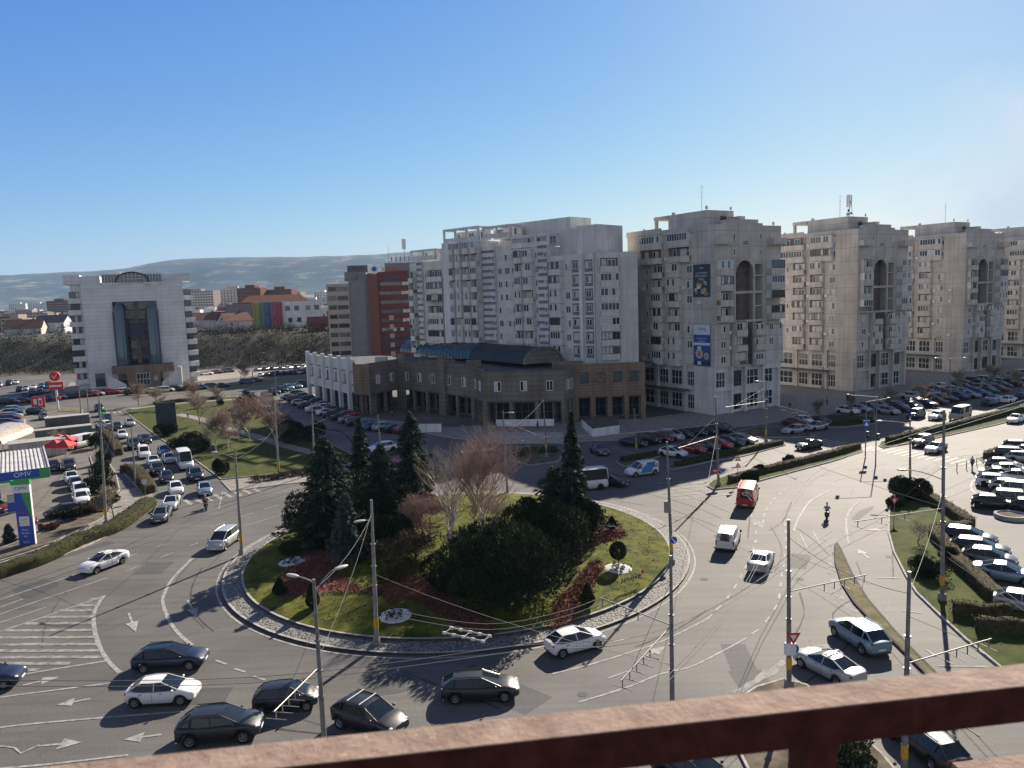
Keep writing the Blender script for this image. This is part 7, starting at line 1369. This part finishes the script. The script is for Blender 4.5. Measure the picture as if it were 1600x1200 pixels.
# ---------------------------------------------------------------- filling station
c0 = G(76, 742, 4.6); e1 = Vector((math.cos(R(123)), math.sin(R(123)), 0)); e2 = Vector((math.cos(R(213)), math.sin(R(213)), 0)); CP = thing('station_canopy', 'filling station canopy with ribbed white roof and blue and green edge', 'canopy', (c0.x, c0.y, 0), R(33)); nmat('rib_white', (.52, .50, .48), .6, var=.2, scale=.6)
mb = MB(); mb.box(-20, 0, 0, 17, 5.2, 5.32, 'rib_white')
for k in range(46): x = -20 + k * .44; mb.box(x, x + .16, .1, 16.9, 5.32, 5.42, 'rib_white')
mb.build('roof', CP); mb = MB(); mb.box(-20, -.9, -.12, .05, 4.6, 5.55, 'sign_blue'); mb.box(-.9, .1, -.13, .05, 4.6, 5.56, 'sign_green'); mb.box(-20, .12, -.2, .06, 4.35, 4.6, 'sign_green'); mb.box(.05, .2, -.1, 17, 4.4, 5.56, 'rib_white'); mb.build('fascia', CP)
text('OMV', .8, 'sign_white', CP, Matrix.Translation((-2.6, -.15, 5.08)) @ Matrix.Rotation(R(90), 4, 'X'))
mb = MB(); 
for x, y in ((-5.5, 3), (-5.5, 13), (-14, 3), (-14, 13)): mb.box(x - .3, x + .3, y - .3, y + .3, 0, 5.2, 'sign_blue')
mb.build('column', CP)
def pump(x, y, lb):
    p = CP.matrix_basis @ Vector((x, y, 0)); t = thing('fuel_pump', lb, 'fuel pump', (p.x, p.y, 0), R(33)); mb = MB(); mb.box(-.5, .5, -.3, .3, 0, .2, 'kerb'); mb.box(-.45, .45, -.25, .25, .2, 1.3, 'sign_blue'); mb.box(-.4, .4, -.22, .22, 1.3, 2.2, 'lamp_head'); mb.build('body', t); mb = MB(); mb.tube((.47, 0, 1.6), (.55, -.1, .5), .03, m='black'); mb.build('hose', t)
pump(-4.0, 3.2, 'blue and grey fuel pump behind the price sign, right one'); pump(-7.5, 3.2, 'blue and grey fuel pump behind the price sign, left one')
B = G(44, 852); TT = thing('price_sign', 'tall blue, green and white filling station price sign', 'sign', (B.x, B.y, 0), R(8)); h = atdepth(33, 750, B.y).z
mb = MB(); mb.box(-.75, .75, -.16, .16, 0, h, 'sign_blue'); mb.build('body', TT); mb = MB(); mb.box(-1.0, .85, -.2, .2, h - .45, h, 'sign_green'); mb.face([(.76, -.17, h - .5), (.76, -.17, 2.6), (-.1, -.17, h - 1.4)], 'sign_green'); mb.box(-.88, .8, -.19, .19, h - 1.3, h - .46, 'sign_white'); mb.box(.76, .8, -.16, .16, .1, h - 1.3, 'sign_white'); mb.box(-.5, .45, -.18, -.16, 2.1, 3.1, 'sign_white'); mb.build('panel', TT)
for s, z, sz, m_ in (('OMV', h - .85, .55, 'sign_blue'), ('VIVA', 3.55, .42, 'sign_red'), ('5,89', 2.78, .34, 'band_yellow'), ('6,12', 2.4, .34, 'band_yellow'), ('Diesel', 1.7, .24, 'sign_white'), ('Benzina', 1.35, .24, 'sign_white'), ('GPL', 1.0, .24, 'sign_white'), ('24 h', .4, .34, 'sign_white')): text(s, sz, m_, TT, Matrix.Translation((-.03, -.2, z)) @ Matrix.Rotation(R(90), 4, 'X'), ext=.004)
# parasols, containers, tent, car wash, billboard, red signs
def parasol(px, py, lb, r=1.4, rz=0):
    p = G(px, py); t = thing('parasol', lb, 'parasol', (p.x, p.y, 0), rz); mb = MB(); mb.tube((0, 0, 0), (0, 0, 2.9), .04, m='steel_pole'); mb.build('pole', t); mb = MB(); c = [(r, r), (-r, r), (-r, -r), (r, -r)]
    for k in range(4): a, b = c[k], c[(k + 1) % 4]; mb.face([(*a, 2.2), (*b, 2.2), (0, 0, 3.1)], 'sign_red'); mb.face([(*a, 1.95), (*b, 1.95), (*b, 2.2), (*a, 2.2)], 'sign_red')
    mb.build('canopy', t)
parasol(88, 716, 'red square parasol, lower left of the group behind the canopy'); parasol(103, 716, 'red square parasol, lower right of the group behind the canopy'); parasol(93, 706, 'red square parasol, back left of the group behind the canopy', rz=.3); parasol(105, 707, 'red square parasol, back right of the group behind the canopy', rz=.2)
def cont(px, py, L, w, h, m, lb, rz=33, name='container', cat='container'):
    p = G(px, py); t = thing(name, lb, cat, (p.x, p.y, 0), R(rz)); mb = MB(); mb.box(-L / 2, L / 2, -w / 2, w / 2, 0, h, m)
    for k in range(int(L / .5)): mb.box(-L / 2 + k * .5 + .1, -L / 2 + k * .5 + .3, -w / 2 - .05, w / 2 + .05, .1, h - .1, m)
    mb.box(-L / 2 - .06, L / 2 + .06, -w / 2 - .06, w / 2 + .06, h, h + .1, 'kerb'); mb.build('body', t)
nmat('green_tin', (.08, .13, .11), .6, var=.2, scale=.5)
cont(101, 688, 9, 2.6, 2.4, 'green_tin', 'long green site container behind the parasols'); cont(106, 664, 8, 3, 1.9, 'roof_grey', 'dark roofed kiosk at the far end of the station yard'); cont(60, 712, 8, 4, 2.6, 'conc_tower', 'grey shop wing beside the station canopy'); cont(40, 668, 10, .3, 1.1, 'conc_light', 'low wall of the car wash yard', -57, 'yard_wall', 'wall'); cont(1585, 598, 8, 3, 2.6, 'grey_wall', 'grey kiosk at the far right of the avenue', 31) if 0 else None
p = G(12, 708); mb = MB(); rows = []
for k in range(9): a = math.pi * k / 8; rows.append([(p.x + 5 * math.cos(a) * .8 - 2, p.y - 4, 2.2 + 2.0 * math.sin(a)), (p.x + 5 * math.cos(a) * .8 - 4, p.y + 8, 2.2 + 2.0 * math.sin(a))])
mb.grid(rows, 'curtain_warm')
for x in (-6, 2): mb.tube((p.x + x, p.y - 4, 0), (p.x + x, p.y - 4, 2.2), .06, m='steel_pole'); mb.tube((p.x + x - 2, p.y + 8, 0), (p.x + x - 2, p.y + 8, 2.2), .06, m='steel_pole')
tag(mb.build('tent_roof'), 'pale curved car wash tent behind the station canopy at the left edge', 'tent')
p = G(262, 679); BB = thing('billboard', 'tall dark billboard seen from behind on the left park lawn', 'billboard', (p.x, p.y, .1), R(18)); mb = MB(); nmat('board_back', (.05, .065, .07), .7, var=.2, scale=.6); mb.box(-1.75, 1.75, 0, .5, 1.0, 6.0, 'board_back')
for k in range(5): mb.box(-1.75, 1.75, -.05, 0, 1.3 + k * .9, 1.4 + k * .9, 'board_back')
mb.build('panel', BB); [(lambda q_: (q_.tube((x_, .2, 0), (x_, .2, 1.3), .14, m='steel_pole'), q_.build('leg', BB)))(MB()) for x_ in (-1.2, 1.2)]
B = G(91, 640); VS = thing('pole_sign', 'red round and oblong signs stacked on a white pole behind the filling station', 'sign', (B.x, B.y, 0), R(15)); h = atdepth(86, 588, B.y).z; mb = MB(); mb.tube((0, 0, 0), (0, 0, h - 3), .25, m='white_metal', n=10); mb.build('post', VS); mb = MB(); mb.tube((0, -.3, h), (0, .3, h), 1.15, n=20, m='sign_red'); mb.box(-1.7, 1.7, -.25, .25, h - 3.2, h - 1.4, 'sign_red'); mb.box(-.7, .7, -.2, .2, h - 5.6, h - 4.9, 'sign_red'); mb.build('panel', VS); mb = MB(); mb.tube((-.5, -.34, h + .2), (-.1, -.34, h - .5), .09, m='sign_white', n=4); mb.tube((-.1, -.34, h - .5), (.55, -.34, h + .6), .09, m='sign_white', n=4); mb.box(-1.3, 1.3, -.28, -.26, h - 2.5, h - 2.1, 'sign_white'); mb.build('emblem', VS)
B = G(61, 640); t = thing('pole_sign', 'square red sign with white marks beside the stacked red signs', 'sign', (B.x, B.y, 0), R(5)); mb = MB(); mb.box(-1.6, 1.6, -.1, .1, .5, 3.2, 'sign_red'); mb.box(-1.0, -.3, -.13, -.11, 1.3, 2.6, 'sign_white'); mb.box(.1, 1.0, -.13, -.11, 1.0, 2.8, 'sign_white'); mb.box(.3, .8, -.15, -.13, 1.3, 2.4, 'sign_red'); mb.build('panel', t); [(lambda q_: (q_.tube((x_, 0, 0), (x_, 0, .6), .07, m='steel_pole'), q_.build('post', t)))(MB()) for x_ in (-1.3, 1.3)]
for px, py, lb in ((58, 818, 'orange and white traffic cone post, right of the price sign'), (17, 834, 'orange and white traffic cone post, left of the price sign')):
    p = G(px, py); t = thing('traffic_cone', lb, 'traffic cone', (p.x, p.y, 0)); mb = MB(); mb.box(-.2, .2, -.2, .2, 0, .05, 'black'); mb.tube((0, 0, .05), (0, 0, .8), .16, .05, 10, 'sign_red'); mb.tube((0, 0, .3), (0, 0, .5), .13, .09, 10, 'sign_white'); mb.build('body', t)
p = G(64, 830); mb = MB(); mb.tube((p.x, p.y, 0), (p.x, p.y, .9), .25, .28, 10, 'bark'); tag(mb.build('litter_bin'), 'round dark litter bin by the orange shrub', 'bin')
p = G(1580, 809); t = thing('planter', 'round pale planter ring in the right hand car park', 'planter', (p.x, p.y, 0)); mb = MB(); mb.grid([[(r_ * math.cos(a * .2618), r_ * math.sin(a * .2618), z) for a in range(24)] for r_, z in ((1.5, 0), (1.52, .4), (1.25, .42), (1.2, .25))], 'kerb', True); mb.build('ring', t); mb = MB(); mb.face([(1.22 * math.cos(a * .2618), 1.22 * math.sin(a * .2618), .3) for a in range(24)], 'soil'); mb.build('soil', t)
p = G(1484, 830) ; p = G(520, 705); mb = MB()
for k in range(16):
    a0 = math.pi * k / 16; a1 = math.pi * (k + 1) / 16; mb.tube((p.x + 3.4 * math.cos(a0), p.y, 3.4 * math.sin(a0)), (p.x + 3.4 * math.cos(a1), p.y, 3.4 * math.sin(a1)), .12, n=6, m='traffic_black')
tag(mb.build('arch'), 'black half ring arch over the park path by the pavement poles', 'arch')
# ---------------------------------------------------------------- balcony rail in the foreground
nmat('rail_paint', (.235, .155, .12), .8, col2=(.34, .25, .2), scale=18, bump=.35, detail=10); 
def railmat():
    mt = MATS['rail_paint']; n = mt.node_tree.nodes; l = mt.node_tree.links; b = n['Principled BSDF']; tc = n.new('ShaderNodeTexCoord'); v = n.new('ShaderNodeTexNoise'); v.inputs['Scale'].default_value = 55; v.inputs['Detail'].default_value = 8; v.inputs['Roughness'].default_value = .75; l.new(tc.outputs['Object'], v.inputs['Vector'])
    r = n.new('ShaderNodeMapRange'); r.inputs[1].default_value = .62; r.inputs[2].default_value = .68; l.new(v.outputs['Fac'], r.inputs[0]); mx = n.new('ShaderNodeMix'); mx.data_type = 'RGBA'; l.new(r.outputs[0], mx.inputs[0]); src = b.inputs['Base Color'].links[0].from_socket; l.new(src, mx.inputs[6]); mx.inputs[7].default_value = (.5, .4, .33, 1); l.new(mx.outputs[2], b.inputs['Base Color'])
railmat(); nmat('rail_shade', (.075, .022, .019), .7, var=.3, scale=30)  # rail red darkened: shade of the camera side put into the colour
hr = 23.55; a = G(640, 1178.5, hr); b = G(1600, 1073, hr); d = (b - a); d.z = 0; d.normalize(); nrm = Vector((-d.y, d.x, 0)); RL = thing('balcony_rail', 'weathered brick red balcony rail running across the bottom of the view', 'railing', (a.x, a.y, 0), math.atan2(d.y, d.x))
far = G(1140, 1085, hr); wdt = (far - a).dot(nrm); mb = MB()
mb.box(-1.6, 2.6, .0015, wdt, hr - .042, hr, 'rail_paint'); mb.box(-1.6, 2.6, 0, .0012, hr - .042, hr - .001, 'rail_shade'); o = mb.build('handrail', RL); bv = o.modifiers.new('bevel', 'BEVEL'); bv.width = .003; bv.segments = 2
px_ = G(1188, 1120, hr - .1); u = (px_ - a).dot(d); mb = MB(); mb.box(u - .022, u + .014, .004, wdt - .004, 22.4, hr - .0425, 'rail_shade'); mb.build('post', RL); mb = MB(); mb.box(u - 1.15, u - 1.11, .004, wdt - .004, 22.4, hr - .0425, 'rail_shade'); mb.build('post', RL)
RP = thing('balcony_parapet', 'brick red concrete parapet top in the bottom right corner', 'parapet', (a.x, a.y, 0), math.atan2(d.y, d.x)); q = G(1520, 1190, 23.2); u = (q - a).dot(d); v_ = (q - a).dot(nrm); mb = MB(); mb.box(u - .035, u + .9, v_ - .3, v_ + .004, 22.6, 23.2, 'rail_paint'); mb.build('slab', RP)
# ---------------------------------------------------------------- air
mb = MB(); mb.box(-9500, 9500, -1800, 9600, -1.5, 520, 'asphalt'); hz = bpy.data.materials.new('haze'); hz.use_nodes = True; n = hz.node_tree.nodes; n.remove(n['Principled BSDF']); pv = n.new('ShaderNodeVolumePrincipled'); pv.inputs['Color'].default_value = (.42, .68, 1, 1); pv.inputs['Density'].default_value = HAZE; pv.inputs['Anisotropy'].default_value = 0.0; hz.node_tree.links.new(pv.outputs[0], n['Material Output'].inputs['Volume'])
mb.mats = [hz]; o = mb.build('haze'); tag(o, kind='stuff')
